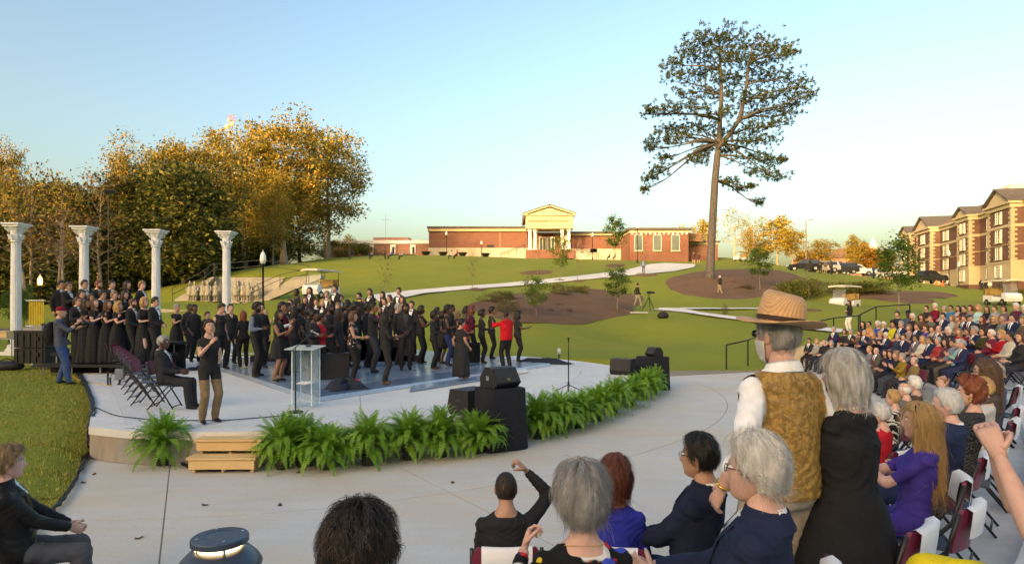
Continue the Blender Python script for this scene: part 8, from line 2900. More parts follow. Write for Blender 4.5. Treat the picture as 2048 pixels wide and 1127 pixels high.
for nm, c, c2 in (('fern_green', (.13, .28, .02), (.22, .40, .035)), ('fern_light', (.20, .38, .03), (.30, .50, .055))):
  m = mat(nm, c, .5, var=.0, spec=.35)
  t = m.node_tree
  bs = t.nodes['Principled BSDF']
  oi = t.nodes.new('ShaderNodeObjectInfo')
  mx = t.nodes.new('ShaderNodeMix')
  mx.data_type = 'RGBA'
  mx.inputs[6].default_value = c + (1,)
  mx.inputs[7].default_value = c2 + (1,)
  t.links.new(oi.outputs['Random'], mx.inputs[0])
  t.links.new(mx.outputs[2], bs.inputs['Base Color'])
  tr_ = t.nodes.new('ShaderNodeBsdfTranslucent')
  t.links.new(mx.outputs[2], tr_.inputs[0])
  ms = t.nodes.new('ShaderNodeMixShader')
  ms.inputs[0].default_value = .35
  t.links.new(bs.outputs[0], ms.inputs[1])
  t.links.new(tr_.outputs[0], ms.inputs[2])
  t.links.new(ms.outputs[0], t.nodes['Material Output'].inputs[0])
FR = [frond_mesh(i, 1.0, ar, .115).mesh('frond', MATS['fern_green' if i % 3 else 'fern_light']) for i, ar in enumerate((.15, .35, .6, .9, 1.3, .5))]
ferns = [(306, 938, 'fern standing alone left of the wooden steps'), (552, 946, 'fern next to the right of the wooden steps'), (642, 946, 'second fern right of the wooden steps'), (728, 938, 'third fern right of the wooden steps'), (812, 926, 'fern at the middle of the stage front, fourth from the steps'), (880, 920, 'fern left of the tall frond fern by the draped stand'), (955, 912, 'fern with the tallest fronds in front of the nearer draped stand'),
    (1076, 882, 'fern right of the nearer draped stand'), (1118, 872, 'second fern right of the nearer draped stand'), (1160, 860, 'third fern right of the nearer draped stand'), (1198, 846, 'fourth fern right of the nearer draped stand'), (1233, 832, 'fern at the bend right of the draped stand, fifth along'), (1266, 816, 'fern third from the farther draped stand'), (1293, 800, 'fern second from the farther draped stand'), (1312, 790, 'fern touching the farther draped stand in front'), (1272, 760, 'fern between the floor speaker and the farther draped stand'), (594, 940, 'small fern squeezed between the first two right of the steps')]
for i, (px, py, lab) in enumerate(ferns):
  p = on(px, py, 0)
  p.y += .25
  q = random.Random(100 + i)
  o = thing('fern', lab, 'fern', (p.x, p.y, 0), q.random() * 6, 'ferns along the stage front')
  o.scale = (q.uniform(.84, 1.02),) * 2 + (q.uniform(.8, 1.06),)
  b = MB()
  b.lathe([(.02, 0), (.09, .0), (.11, .16), (.09, .16)], (0, 0, 0), 12)
  b.build('pot', mat('pot_dark', (.03, .035, .025), .8), o)
  nf = 120
  for k in range(nf):
    t = k / nf
    a = k * 2.39996
    el = R_(84 - 125 * t ** .75 + q.uniform(-8, 8))
    L = (.60 + .08 * t + q.uniform(-.06, .06)) * (1.12 if 'tallest' in lab and t < .4 else 1)
    f = put('frond', FR[min(5, int(t * 3.2) + q.randrange(3))], o, (0.05 * math.cos(a) * t, 0.05 * math.sin(a) * t, .26 + .06 * (1 - t)))
    f.rotation_euler = (el * .9 if el > 0 else el * .9, q.uniform(-.3, .3), a)
    f.scale = (L * .95, L, L)
# ------------------------------------------------------------------ columns, risers, statues and the rest of the site
mat('column_white', (.70, .71, .74), .6, var=.08, vs=3)
for i, (px, s, ty) in enumerate(((32, 51, 447), (168, 49, 453), (312, 46.5, 460), (453, 44, 463))):
  x, y = (px - CX) / s, F / s
  z0 = min(G(x, y), .6) - .05
  h = EYE + (HZ - ty) / s - z0
  o = thing('column', 'free standing white column, %s from the left behind the choirs' % ('first', 'second', 'third', 'fourth')[i], 'column', (x, y, z0), 0, 'white columns behind the stage')
  b = MB()
  b.box((0, 0, .1), (.72, .72, .2))
  b.lathe([(.34, .2), (.35, .26), (.30, .32), (.28, .36), (.29, .42), (.25, .46)], n=24)
  b.build('base', MATS['column_white'], o)
  b = MB()
  n = 96
  a = np.arange(n + 1) * 2 * math.pi / n
  fl = 1 - .07 * np.abs(np.sin(a * 9)) ** .6
  b.grid([np.c_[r * fl * np.cos(a), r * fl * np.sin(a), np.zeros(n + 1) + z] for r, z in ((.185, .46), (.185, h * .4), (.165, h - .72))])
  b.build('shaft', MATS['column_white'], o)
  b = MB()
  b.lathe([(.175, h - .74), (.20, h - .71), (.175, h - .68), (.17, h - .5), (.19, h - .3), (.28, h - .16), (.31, h - .14)], n=24)
  for k in range(8):
    t = k * math.pi / 4
    c, s_ = math.cos(t), math.sin(t)
    b.tube([(.17 * c, .17 * s_, h - .62), (.22 * c, .22 * s_, h - .48), (.28 * c, .28 * s_, h - .44)], [.06, .05, .015], 5)
    if k % 2:
      b.tube([(.20 * c, .20 * s_, h - .34), (.30 * c, .30 * s_, h - .20), (.35 * c, .35 * s_, h - .22)], [.04, .05, .05], 6)
  b.build('capital', MATS['column_white'], o)
  b = MB()
  b.box((0, 0, h - .10), (.62, .62, .08))
  b.box((0, 0, h - .03), (.74, .74, .06))
  b.build('abacus', MATS['column_white'], o)
mat('riser_black', (.02, .02, .022), .7, var=.2)
ri = thing('choir_riser', 'black three step choir riser under the formal choir at the left', 'riser', (0, 0, .5))
for y0, y1, z in ((17.55, 18.06, .28), (18.06, 18.44, .56), (18.44, 19.0, .86)):
  b = MB()
  b.box((-11.6, (y0 + y1) / 2, z - .04), (3.5, y1 - y0 - .01, .08))
  b.build('deck', MATS['riser_black'], ri)
  for k in range(5):
    b = MB()
    b.tube([(-13.2 + .8 * k, y0 + .06, 0), (-13.2 + .8 * k, y0 + .06, z - .08)], .02, 6)
    b.build('leg', MATS['grey_metal'], ri)
  b = MB()
  b.box((-11.6, y1 - .04, z / 2 - .04), (3.4, .03, z - .09))
  b.build('back_board', MATS['riser_black'], ri)
steps_ = sorted({round(v[2], 2) for v in LABELS.values() if v[2] > .6})
if steps_:
  rb = thing('rear_riser', 'dark stepped riser under the black tie singers at the back', 'riser', (0, 0, .5))
  for lab, (px, s, z) in LABELS.items():
    if z > .6:
      b = MB()
      b.box(((px - CX) / s, F / s, (z - .5) / 2), (.8, .42, z - .51))
      b.build('platform', MATS['riser_black'], rb)
# terracotta statue court
SW = 28.0
sp = lambda px, py: ((px - CX) / SW, F / SW, EYE + (HZ - py) / SW)
wall_ = thing('statue_court', 'pale concrete statue niche with sloping walls on the left slope', 'wall')
mat('court_concrete', (.46, .41, .33), .85, var=.18, vs=1.2, bump=.15)
def slabw(pts, dy0, dy1, nm):
  P = [sp(*p) for p in pts]
  b = MB()
  n = len(P)
  b.add([(p[0], p[1] + dy0, p[2]) for p in P] + [(p[0], p[1] + dy1, p[2]) for p in P], [tuple(range(n)), tuple(range(2 * n - 1, n - 1, -1))] + [(i, n + i, n + (i + 1) % n, (i + 1) % n) for i in range(n)])
  b.build(nm, MATS['court_concrete'], wall_)
slabw([(372, 606), (520, 606), (560, 553), (425, 553), (400, 572)], 1.0, 1.4, 'back_wall')
slabw([(345, 612), (372, 606), (425, 553), (418, 553), (345, 598)], .3, .98, 'side_wall')
slabw([(500, 610), (520, 606), (640, 556), (640, 549), (585, 553)], .2, .98, 'side_wall')
slabw([(432, 606), (470, 606), (466, 560), (440, 560)], .75, .99, 'center_block')
slabw([(330, 634), (520, 634), (520, 622), (330, 614)], -6.2, -5.9, 'low_wall')
for i, px in enumerate((377, 389, 403, 415, 429, 471, 484, 497, 512)):
  s = 27.5 if i < 5 else 29
  o = thing('clay_soldier_statue', 'life size clay soldier statue, %s from the left in the niche' % ('first', 'second', 'third', 'fourth', 'fifth', 'sixth', 'seventh', 'eighth', 'ninth')[i], 'statue', (sp(px, 600)[0], F / SW + .2 - .15 * (i % 2), sp(px, 603)[2]), math.pi, 'clay soldiers in the niche')
  b = MB()
  b.lathe([(.24, 0), (.24, .08)], n=12)
  for q_ in (-.09, .09):
    b.tube([(q_, 0, .08), (q_, 0, .45), (q_ * .9, 0, .75)], [.075, .07, .08], 8)
  b.lathe([(.23, .42), (.21, .60), (.16, .82), (.18, 1.0), (.19, 1.10), (.10, 1.18)], n=12)
  for q_ in (-1, 1):
    b.tube([(q_ * .19, 0, 1.10), (q_ * .24, .02, .86), (q_ * .16, .12, .72)], [.065, .06, .045], 7)
  b.build('body', MATS['terracotta_clay'], o, True)
  b = MB()
  b.tube([(0, 0, 1.14), (0, 0, 1.24)], .05, 8)
  b.ell((0, .01, 1.32), (.085, .10, .12), 10, 8)
  b.ell((.03, -.02, 1.45), (.05, .05, .05), 8, 6)
  b.build('head', MATS['terracotta_clay'], o, True)
def rail(pts, label, h=1.0, r=.03, every=2.0, m='black_metal', mid=True):
  o = thing('handrail', label, 'handrail')
  P = [np.array(p) for p in pts]
  for zz in ((h, h * .55) if mid else (h,)):
    b = MB()
    b.tube([p + (0, 0, zz) for p in P], r, 6)
    b.build('rail', MATS[m], o, True)
  for a_, c_ in zip(P[:-1], P[1:]):
    n = max(1, int(np.linalg.norm(c_ - a_) / every))
    for k in range(n + (c_ is P[-1])):
      q_ = a_ + (c_ - a_) * k / n
      b = MB()
      b.tube([q_ - (0, 0, .3), q_ + (0, 0, h)], r, 6)
      b.build('post', MATS[m], o)
mat('rail_grey', (.06, .065, .06), .5)
rail([sp(345, 604), sp(410, 568), sp(428, 553)], 'grey pipe railing climbing the left side of the statue court', 1.0, .025, m='rail_grey')
rail([sp(430, 553), sp(520, 545), sp(617, 556)], 'long thin railing along the top of the statue court', .9, .022, m='rail_grey')
rail([sp(497, 600), sp(560, 571), sp(617, 560)], 'railing along the right sloping wall of the statue court', .8, .022, m='rail_grey')
# lamp posts
def lamp(px, ty, by, s, label, lit=False):
  x, y = (px - CX) / s, F / s
  z0 = EYE + (HZ - by) / s
  h = (by - ty) / s
  o = thing('street_lamp', label, 'street lamp', (x, y, z0))
  b = MB()
  b.lathe([(.16, -.6), (.16, .1), (.10, .4), (.06, .6), (.05, h - .8), (.09, h - .78), (.12, h - .70)], n=12)
  b.build('post', MATS['black_metal'], o, True)
  b = MB()
  b.lathe([(.11, h - .70), (.17, h - .48), (.145, h - .24), (.09, h - .10), (.03, h - .02), (.01, h + .08)], n=14)
  b.build('globe', mat('lamp_globe_lit', (.9, .6, .4), .4, emit=((1, .42, .12), 2.2), var=0) if lit else mat('lamp_globe', (.72, .70, .66), .35, var=0, emit=((1, .9, .75), .03)), o, True)
for a_ in ((526, 502, 632, 36, 'tall black lamp post with white globe right of the fourth column'), (893, 462, 517, 11.5, 'lamp post in front of the left end of the long brick wall'), (963, 481, 517, 11, 'shorter lamp post near the middle of the long brick wall'), (1185, 465, 520, 11.5, 'lamp post right of the portico'), (1275, 446, 524, 13, 'lamp post before the square brick wing', True), (1898, 501, 572, 15, 'taller lamp post in front of the brick hall'),
     (1918, 523, 577, 14.5, 'shorter lamp post in front of the brick hall'), (80, 551, 640, 27, 'lamp glowing orange in front of the dark wood at the left', True)):
  lamp(*a_)
p = at(1612, 545, 10.2)
o = thing('light_pole', 'tall grey pole light with one arm above the parked cars', 'light pole', (p.x, p.y, p.z))
b = MB()
b.tube([(0, 0, -1), (0, 0, 10.3)], [.16, .10], 8)
b.tube([(0, 0, 10.2), (.9, 0, 10.35)], .06, 6)
b.build('pole', mat('pole_brown', (.22, .19, .17), .6), o)
b = MB()
b.box((1.0, 0, 10.33), (.7, .3, .12))
b.build('lamp_head', MATS['grey_metal'], o)
p = at(217, 640, 33)
o = thing('floodlight_mast', 'thin black mast with two floodlights behind the second column', 'mast', (p.x, p.y, G(p.x, p.y)))
hh = EYE + (HZ - 385) / 33 - G(p.x, p.y)
b = MB()
b.tube([(0, 0, 0), (0, 0, hh)], .035, 6)
b.build('pole', MATS['black_metal'], o)
for q_ in (-.14, .16):
  b = MB()
  b.tube([(q_, -.1, hh), (q_ + .1, .12, hh + .12)], [.14, .09], 10)
  b.build('floodlight', MATS['black_metal'], o)
# vehicles
mat('paint_white', (.72, .72, .72), .25, var=.03, coat=.6)
mat('paint_black', (.018, .02, .026), .2, var=.05, coat=.8)
mat('paint_silver', (.40, .42, .44), .25, var=.05, coat=.6)
mat('tyre', (.018, .018, .018), .85, var=.2)
mat('cart_roof', (.66, .60, .48), .6, var=.05)
def wheel(o, x, y, r, w_=.16):
  b = MB()
  b.tube([(x - w_ / 2, y, r), (x + w_ / 2, y, r)], r, 16)
  t = b.build('wheel', MATS['tyre'], o, False)
  b = MB()
  b.tube([(x - w_ / 2 - .01, y, r), (x + w_ / 2 + .01, y, r)], r * .55, 12)
  b.build('rim', MATS['silver_metal'], t)
def extr(b, prof, w0, w1=None, m=0):     # side profile (y,z) across x
  w1 = w0 if w1 is None else w1
  n = len(prof)
  b.add([(-w0, y, z) for y, z in prof] + [(w0, y, z) for y, z in prof], [tuple(range(n)), tuple(range(2 * n - 1, n - 1, -1))] + [(i, n + i, n + (i + 1) % n, (i + 1) % n) for i in range(n)], m)
def cart(x, y, z, rz, label):
  o = thing('golf_cart', label, 'golf cart', (x, y, z), rz)
  b = MB()
  extr(b, [(-1.15, .28), (1.15, .28), (1.22, .55), (1.10, .82), (.75, .92), (.70, .42), (-.2, .42), (-.25, .72), (-1.15, .78)], .58)
  b.build('body', MATS['paint_white'], o)
  for y_ in (-.15, -.75):
    b = MB()
    b.box((0, y_ - .08, .80), (1.05, .45, .12))
    b.box((0, y_ - .32, 1.05), (1.05, .10, .42))
    b.build('seat', mat('cart_seat', (.36, .24, .08), .7), o)
  b = MB()
  rows = [[(.62 * u, v * 1.25, 1.88 + .05 * (1 - u * u) - .04 * v * v) for u in np.linspace(-1, 1, 7)] for v in np.linspace(-1, 1, 7)]
  b.grid(rows, flip=True)
  b.grid([[(p_[0], p_[1], p_[2] - .12) for p_ in r] for r in rows])
  b.grid([rows[0], [(p_[0], p_[1], p_[2] - .12) for p_ in rows[0]]])
  b.grid([[r[0] for r in rows], [(r[0][0], r[0][1], r[0][2] - .12) for r in rows]])
  b.grid([[r[-1] for r in rows], [(r[-1][0], r[-1][1], r[-1][2] - .12) for r in rows]])
  b.grid([rows[-1], [(p_[0], p_[1], p_[2] - .12) for p_ in rows[-1]]])
  b.build('roof', MATS['cart_roof'], o, True)
  for sx in (-.55, .55):
    for y0, y1 in ((.85, .70), (-1.05, -1.05)):
      b = MB()
      b.tube([(sx, y0, .8), (sx, y1, 1.86)], .022, 6)
      b.build('strut', MATS['black_metal'], o)
    wheel(o, sx * .92, .80, .24)
    wheel(o, sx * .92, -.78, .24)
    b = MB()
    b.ell((sx * .7, 1.17, .66), (.10, .04, .07), 8, 5)
    b.build('headlight', MATS['pearl'], o)
  b = MB()
  b.add([(-.52, .86, .92), (.52, .86, .92), (.52, .72, 1.75), (-.52, .72, 1.75)], [(0, 1, 2, 3)])
  b.build('windshield', MATS['clear_acrylic'], o)
def g_cart(px, py, s, rz, lab):
  x, y = (px - CX) / s, F / s
  cart(x, y, max(G(x, y), EYE + (HZ - py) / s - .3), R_(rz), lab)
g_cart(1690, 618, 25.5, 122, 'white golf cart with tan seats parked on the lawn beyond the steps')
g_cart(643, 603, 31, 160, 'golf cart with pale roof parked behind the black tie singers')
g_cart(1481, 519, 11, 120, 'small golf cart parked by the trees right of the pine trunk')
g_cart(1797, 549, 14.5, 170, 'white golf cart among the parked cars near the hall')
g_cart(2004, 632, 27, 178, 'cart facing the seats behind the last row at the right')
def car(px, py, s, rz, paint, label, kind='suv'):
  x, y = (px - CX) / s, F / s
  o = thing('parked_car' if kind != 'pickup' else 'pickup_truck', label, 'car' if kind != 'pickup' else 'pickup', (x, y, max(G(x, y), EYE + (HZ - py) / s - .3)), R_(rz))
  b = MB()
  top = {'suv': [(-2.25, .95), (-2.1, 1.05), (-1.9, 1.65), (.3, 1.70), (1.05, 1.12), (2.2, .98)], 'pickup': [(-2.7, 1.05), (-.75, 1.05), (-.6, 1.75), (.75, 1.78), (1.5, 1.2), (2.75, 1.1)]}[kind]
  extr(b, [(top[0][0], .38)] + top + [(top[-1][0] + .12, .75), (top[-1][0] + .05, .38)][::1], .9)
  V = b.v[0]
  V[:, 0] *= np.where(V[:, 2] > 1.3, .80, 1)
  b.build('body', MATS[paint], o)
  y0, y1, y2, y3 = (-1.75, .25, .85, -2.0) if kind == 'suv' else (-.45, .7, 1.25, -.7)
  for sx in (-1, 1):
    b = MB()
    b.add([(sx * .905, y3 + .25, 1.10), (sx * .905, y2, 1.14), (sx * .75, y1, 1.60), (sx * .75, y0, 1.58)], [(0, 1, 2, 3)])
    b.build('side_window', MATS['dark_glass'], o)
    b = MB()
    b.ell((sx * .68, top[-1][0] + .05, .85), (.18, .08, .10), 8, 5)
    b.build('headlight', MATS['pearl'], o)
    for yy in (top[0][0] + .85, top[-1][0] - .75):
      wheel(o, sx * .82, yy, .36, .22)
  b = MB()
  zt = 1.64 if kind == 'suv' else 1.7
  b.add([(-.72, y1 + .10, zt), (.72, y1 + .10, zt), (.84, y2 + .12, 1.17 + .06 * (kind != 'suv')), (-.84, y2 + .12, 1.17 + .06 * (kind != 'suv'))], [(0, 1, 2, 3)])
  b.build('windscreen', MATS['dark_glass'], o)
car(1852, 569, 14.5, -75, 'paint_black', 'black pickup truck parked on the slope in front of the hall', 'pickup')
car(1645, 546, 13.5, 80, 'paint_silver', 'silver car parked behind the men on the lawn top')
car(1608, 543, 13.5, 75, 'paint_black', 'dark car parked at the left of the row of cars')
car(1682, 551, 13.5, 85, 'paint_black', 'dark car parked between the silver and the white car')
car(1712, 552, 13.5, -100, 'paint_white', 'white car parked before the orange trees')
car(1776, 558, 13.5, -100, 'paint_silver', 'pale car partly hidden by the full green young tree')
for px, py in ((1873, 570), (1885, 572)):
  p = gp(px, py)
  o = thing('traffic_cone', 'orange traffic cone near the pickup, %s of two' % ('left' if px < 1880 else 'right'), 'cone', p, 0, 'traffic cones by the pickup')
  b = MB()
  b.lathe([(.16, .03), (.03, .7), (.02, .7)], n=10)
  b.build('cone', mat('cone_orange', (.75, .16, .05), .6), o)
  b = MB()
  b.box((0, 0, .02), (.38, .38, .04))
  b.build('base', mat('cone_orange', (.75, .16, .05), .6), o)
# people on the hill
def hill(px, fy, ty, face, sex, skin, hair, top, bot, label, pose='down', seat=False, **kw):
  p = gp(px, fy)
  s = F / p.y
  h = min(1.95, max(1.5, (fy - ty) / s)) if not seat else 1.72
  person(p.x, p.y, p.z - .02, face, h, sex, skin, hair, top=top, bot=bot, pose=pose, seat=seat, lod=2 if s > 18 else 3, label=label, **kw)
KH = (.30, .24, .15)
hill(1699, 663, 600, 100, 'f', 'l', ('long', 'dark'), BK, (.72, .70, .68), 'woman in black jacket and white trousers standing at the end of the terraces', 'fold')
hill(1275, 613, 565, -70, 'm', 'l', ('short', 'dark'), BK, (.26, .25, .19), 'man in black jacket and patterned trousers walking to the camera tripod', 'swing', feet=((.1, .25, .085), (-.1, -.22, .085)))
hill(1440, 589, 549, 60, 'm', 'p', ('bald', 'white'), BK, KH, 'white haired man in black jacket and khaki trousers walking below the pine', 'swing', wear='suit', feet=((.1, .22, .085), (-.1, -.22, .085)))
hill(1287, 546, 517, 170, 'm', 'l', sb, (.20, .30, .46), (.07, .11, .22), 'person in light blue shirt walking down the hill path', feet=((.1, .2, .085), (-.1, -.2, .085)))
hill(1387, 529, 503, 180, 'f', 'l', ('long', 'brown'), (.10, .04, .03), (.10, .04, .03), 'woman in dark dress with bare legs, left of two by the brick wing', legs='skin')
hill(1397, 529, 503, 170, 'f', 'l', ('long', 'dark'), (.09, .04, .03), (.09, .04, .03), 'woman in dark dress with bare legs, right of two by the brick wing', legs='skin')
for i, (px, fy, ty, lab) in enumerate(((1620, 544, 514, 'man with folded arms, first from the left on the lawn top by the cars'), (1641, 547, 516, 'man in dark jacket, second of four by the cars'), (1651, 548, 519, 'man in light trousers, third of four by the cars'), (1662, 549, 519, 'man in dark suit, last of four by the cars'), (1747, 557, 529, 'man in blue shirt standing beside the white golf cart'))):
  hill(px, fy, ty, 120 + 20 * i, 'm', 'dltdm'[i], ('buzz', 'black'), [CH, BK, (.12, .10, .08), BK, (.03, .06, .16)][i], [CH, BK, KH, CH, (.03, .04, .08)][i], lab, 'fold')
for i, (px, fy, ty, lab) in enumerate(((1962, 581, 559, 'man in dark clothes standing at the foot of the hall'), (1973, 582, 562, 'seated person at the foot of the hall'), (1980, 583, 560, 'man in white shirt at the foot of the hall'))):
  hill(px, fy, ty, 150, 'm', 'mdm'[i], ('buzz', 'black'), [BK, BK, (.6, .58, .52)][i], [CH, CH, KH][i], lab)
for i, (px, fy, lab, st_) in enumerate(((700, 519, 'musician standing alone at the left of the band on the crest', 0), (744, 519, 'seated drummer of the band on the crest', 1), (771, 518, 'bass player standing in the middle of the band', 0), (783, 518, 'musician in blue seated right of the bass player', 1), (805, 519, 'musician in grey seated at the right end of the band', 1), (903, 518, 'person in white vest seated by the black planters', 1), (914, 518, 'person in dark red seated by the black planters', 1), (1219, 520, 'person seated left of the two under the dark young tree', 1), (1230, 520, 'person seated right of the two under the dark young tree', 1))):
  hill(px, fy, fy - 26, 170 - 15 * i, 'm', 'dmdlt'[i % 5], ('buzz', 'black'), [CH, (.1, .1, .12), (.12, .06, .04), (.05, .12, .30), (.30, .30, .30), (.5, .5, .5), (.2, .03, .04), BK, BK][i], CH, lab, 'lap' if st_ else 'fold', bool(st_))
p = at(757, 517, 11)
o = thing('drum_kit', 'small drum kit of the band on the crest', 'drum kit', (p.x, p.y, G(p.x, p.y)))
for dx, z, r, h in ((0, .1, .28, .4), (-.5, .45, .18, .25), (.45, .45, .18, .25), (.8, .1, .22, .5)):
  b = MB()
  b.lathe([(r, z), (r, z + h)], (dx, 0, 0), 14)
  b.build('drum', mat('drum_red', (.12, .05, .04), .4), o)
for dx in (-.8, .7):
  b = MB()
  b.tube([(dx, .1, 0), (dx, .1, 1.1)], .02, 5)
  b.lathe([(.02, 1.14), (.26, 1.10), (.26, 1.09)], (dx, .1, 0), 14)
  b.build('cymbal', MATS['gold'], o)
for i, px in enumerate((852, 886, 925, 971)):
  p = at(px, 517, 11.5)
  o = thing('planter', 'wide black bowl planter on the crest, %s from the left' % ('first', 'second', 'third', 'fourth')[i], 'planter', (p.x, p.y, G(p.x, p.y)), 0, 'black bowl planters on the crest')
  b = MB()
  b.lathe([(.3, 0), (.5, .12), (.82, .62), (.86, .66), (.78, .66), (.74, .6)], n=20)
  b.build('bowl', MATS['black_metal'], o, True)
  b = MB()
  b.ell((0, 0, .58), (.72, .72, .14), 14, 6)
  b.build('plants', LEAF['dark'], o)
# things lying on the lawn and the camera tripod
p = gp(1298, 621)
o = thing('camera_tripod', 'black camera tripod standing on the lawn by the path', 'tripod', p)
for k in range(3):
  a = k * 2.09 + .5
  b = MB()
  b.tube([(0, 0, .95), (.5 * math.cos(a), .5 * math.sin(a), 0)], .025, 6)
  b.build('leg', MATS['black_metal'], o)
b = MB()
b.tube([(0, 0, .85), (0, 0, 1.15)], .03, 6)
b.box((0, 0, 1.25), (.26, .2, .18))
b.tube([(.1, 0, 1.25), (.36, 0, 1.25)], .07, 8)
b.build('camera', MATS['black_metal'], o)
def lump(px, py, d, m, name, label, cat):
  p = gp(px, py)
  b = MB()
  b.ell((0, 0, d[2] * .4), (d[0], d[1], d[2] * .6), 12, 8)
  b.box((0, 0, d[2] * .3), (d[0] * 1.3, d[1] * 1.2, d[2] * .6))
  tag(b.build(name, m, None, True, p), label, cat)
lump(1326, 636, (.36, .2, .42), MATS['speaker_black'], 'equipment_bag', 'black bag lying on the lawn below the tripod', 'bag')
lump(1594, 632, (.34, .22, .5), MATS['speaker_black'], 'backpack', 'black backpack on the lawn behind the straw hat man', 'bag')
p = gp(1277, 626)
b = MB()
b.box((0, 0, .03), (1.0, .7, .06))
tag(b.build('white_board', MATS['paper_white'], None, False, (p.x, p.y, p.z + .02), .2), 'white board lying on the lawn beside the tripod', 'board')
# walls and rails at the far end of the terraces
for yw, nm in ((26.75, 'far'), ):
  b = MB()
  pts = [(11.0, .30), (12.6, .72), (13.9, 1.0), (15.2, 1.3), (17.6, 1.75)]
  V = [(x, yw, -.2) for x, z in pts] + [(x, yw, z) for x, z in pts] + [(x, yw + .5, -.2) for x, z in pts] + [(x, yw + .5, z) for x, z in pts]
  n = len(pts)
  Fc = []
  for i in range(n - 1):
    Fc += [(i, i + 1, n + i + 1, n + i), (2 * n + i + 1, 2 * n + i, 3 * n + i, 3 * n + i + 1), (n + i, n + i + 1, 3 * n + i + 1, 3 * n + i)]
  Fc += [(0, n, 3 * n, 2 * n), (n - 1, 3 * n - 1, 4 * n - 1, 2 * n - 1)]
  b.add(V, Fc)
  o = thing('cheek_wall', 'sloping tan concrete wall at the far end of the terraces', 'wall')
  b.build('wall', MATS['tan_concrete'], o)
rail([(8.3, 24.2, .0), (9.4, 24.9, .15), (10.9, 27.0, .35)], 'black handrail from the plaza edge up to the far end of the terraces', .95, .03, 2.5, mid=False)
rail([(12.2, 27.1, .62), (14.0, 27.2, 1.0), (15.6, 28.0, 1.1)], 'black handrail on the sloping tan wall at the terrace end', .95, .03, 1.8, mid=False)
rail([(15.3, 27.6, 1.1), (16.6, 28.5, 1.5), (18.2, 28.6, 1.6)], 'black handrail behind the far end of the last rows', .95, .03, 1.8, mid=False)
# gear at the left behind the photographer
p = on(62, 738, .5)
o = thing('road_case', 'large black wheeled road case at the left behind the photographer', 'road case', (p.x, p.y, .5), R_(-6))
for z, h in ((.18, .46), (.66, .46)):
  b = MB()
  b.box((0, .3, z + h / 2), (1.05, .7, h))
  sec_ = b.build('section', MATS['speaker_black'], o)
  b = MB()
  for k in range(5):
    b.box((-.42 + .21 * k, -.062, z + h / 2), (.06, .03, h * .9))
  for xx in (-.25, .25):
    b.box((xx, -.07, z + h * .6), (.16, .05, .10))
  b.build('ribs', MATS['black_metal'], sec_)['kind'] = 'stuff'
b = MB()
b.box((0, .3, 1.15), (1.08, .73, .06))
b.build('lid', MATS['speaker_black'], o)
for xx in (-.42, .42):
  for yy in (.05, .55):
    b = MB()
    b.tube([(xx - .03, yy, .085), (xx + .03, yy, .085)], .08, 10)
    b.build('caster', MATS['grey_metal'], o)
b = MB()
b.box((0, .25, 1.23), (.6, .4, .10))
b.box((.1, .25, 1.30), (.3, .3, .05))
tag(b.build('mixer', MATS['grey_metal'], None, False, (p.x, p.y, .5)), 'grey mixing device lying on the black road case', 'mixer')
p = on(8, 716, .5)
o = thing('gear_table', 'folding gear table with wooden box at the left edge', 'table', (p.x, p.y, .5))
b = MB()
b.box((0, 0, .74), (1.1, .6, .05))
b.build('table_top', MATS['grey_metal'], o)
for xx in (-.45, .45):
  for yy in (-.2, .2):
    b = MB()
    b.tube([(xx, yy, 0), (xx, yy, .74)], .02, 6)
    b.build('leg', MATS['silver_metal'], o)
b = MB()
b.box((0, 0, .88), (.7, .4, .2))
b.box((-.05, 0, 1.0), (.8, .5, .04))
tag(b.build('wooden_box', MATS['pine_timber'], None, False, (p.x - .1, p.y, .5)), 'pale wooden box on the gear table at the left edge', 'box')
p = on(14, 738, .5)
b = MB()
b.ell((0, 0, .1), (.5, .3, .16), 14, 8)
b.tube([(-.3, 0, .22), (0, 0, .34), (.3, 0, .22)], .02, 5)
tag(b.build('gear_bag', MATS['speaker_black'], None, True, (p.x, p.y, .5)), 'slack black bag lying on the grass at the left edge', 'bag')
p = on(22, 708, .5)
b = MB()
b.lathe([(.11, 0), (.14, .32), (.145, .33), (.13, .33)], n=16)
tag(b.build('bucket', mat('bucket_purple', (.08, .05, .25), .5), None, True, (p.x, p.y, .5)), 'purple bucket under the gear table', 'bucket')
p = at(73, 640, 46)
o = thing('pipe_rack', 'rack of yellow pipes in front of the dark wood at the left', 'rack', (p.x, p.y, .5))
for k in range(9):
  b = MB()
  b.tube([(-.3 + .075 * k, 0, .1), (-.3 + .075 * k, 0, 2.25)], .026, 6)
  b.build('pipe', mat('pipe_yellow', (.62, .45, .03), .5), o)
for z in (.9, 1.1, 2.2):
  b = MB()
  b.tube([(-.42, -.05, z), (.42, -.05, z)], .025, 6)
  b.build('frame_bar', MATS['silver_metal'], o)
CM['back'] = CM['back'].copy()
CM['back'].materials[0] = MATS['chair_grey']
for r, (y0, n) in enumerate(((640, 4), (652, 4))):
  for k in range(n):
    p = at(4 + 19 * k + r * 5, y0, 40 + 3 * r)
    chair(p.x, p.y, .5, -160, 'empty slate grey chair, %s in the %s row behind the road case' % (('first', 'second', 'third', 'fourth')[k], ('rear', 'front')[r]), 'slate grey chairs at the left')
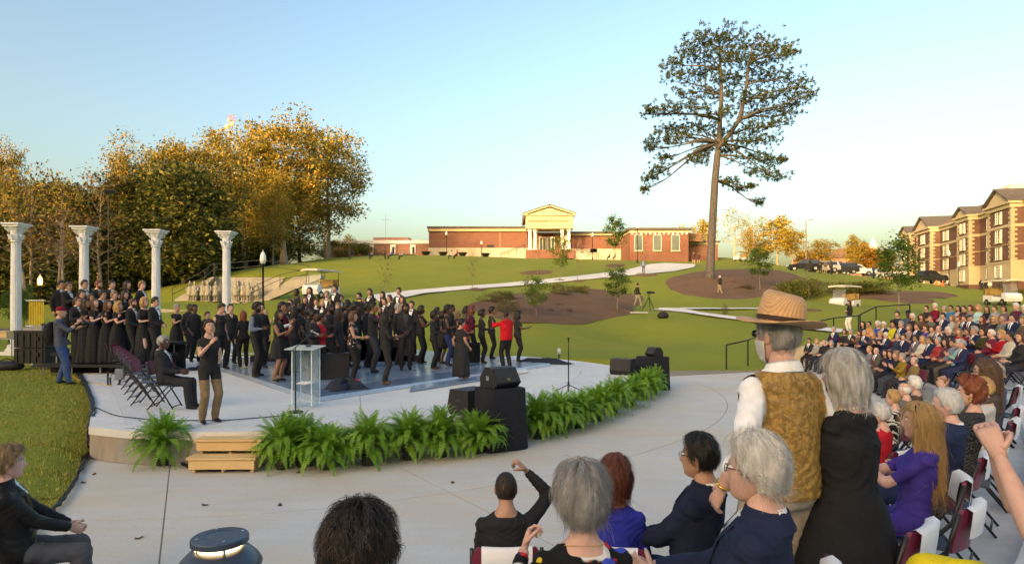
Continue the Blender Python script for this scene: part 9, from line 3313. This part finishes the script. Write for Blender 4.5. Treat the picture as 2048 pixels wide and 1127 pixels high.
# round metal path lantern at the bottom edge, lit inside
p = at(440, 1090, 305)
o = thing('bollard_lantern', 'round dark metal bollard lantern glowing under its cap at the bottom edge', 'lantern', (p.x, p.y, 0))
mat('lantern_metal', (.07, .09, .12), .38, metal=.5, var=.15, vs=12)
b = MB()
b.lathe([(.25, 0), (.25, .62), (.262, .66), (.24, .70), (.19, .75), (.13, .768)], n=36)
b.build('body', MATS['lantern_metal'], o, True)
b = MB()
b.lathe([(.135, .77), (.135, .795)], n=28)
b.build('light_ring', mat('lantern_glow', (1, .75, .4), .5, var=0, emit=((1, .60, .25), 3.0)), o)
b = MB()
b.lathe([(.165, .80), (.178, .806), (.178, .838), (.172, .846), (.11, .852), (.09, .846), (.0, .844)], n=40)
b.build('cap', MATS['lantern_metal'], o)
for k in range(4):
  a = k * math.pi / 2 + .6
  b = MB()
  b.tube([(.15 * math.cos(a), .15 * math.sin(a), .73), (.15 * math.cos(a), .15 * math.sin(a), .80)], .009, 6)
  b.ell((.14 * math.cos(a), .14 * math.sin(a), .852), (.010, .010, .005), 8, 5)
  b.build('screw', MATS['silver_metal'], o)
# on the terrace by the empty chairs, and leaves on the plaza
x, y, z = 2.55, 3.25, .37
b = MB()
b.box((0, 0, .055), (.14, .09, .10), rz=.4)
b.tube([(.0, .03, .06), (.05, .15, .06)], .04, 12)
b.box((.14, .05, .045), (.22, .16, .09), rz=-.3)
tag(b.build('camera', MATS['speaker_black'], None, False, (x, y, z + .008)), 'black camera and case lying on the terrace floor behind the blond woman', 'camera')
b = MB()
b.box((0, 0, .004), (.24, .17, .004), rz=.3)
tag(b.build('program', MATS['paper_white'], None, False, (x + .02, y - .06, z)), 'white folded program lying under the camera on the terrace', 'paper')
for i, (px, py) in enumerate(((188, 948), (277, 1076), (167, 965), (596, 945), (760, 1075), (1020, 1010), (905, 965), (560, 1010), (1180, 935), (410, 1010))):
  p = on(px, py, 0)
  q = random.Random(i)
  b = MB()
  pts = [(.045 * math.cos(t) * (1 + .3 * math.cos(3 * t)), .028 * math.sin(t), .006 + .012 * math.cos(2 * t)) for t in np.linspace(0, 2 * math.pi, 9)[:-1]]
  b.add(pts + [(0, 0, .002)], [(k, (k + 1) % 8, 8) for k in range(8)])
  tag(b.build('dry_leaf', LEAF['brown'], None, False, (p.x, p.y, .004), q.random() * 6), 'dry brown leaf lying on the plaza concrete', 'leaf', 'dry leaves on the plaza')
import time
t_ = time.time()
finish_people()
print('people', len(PEOPLE), time.time() - t_)
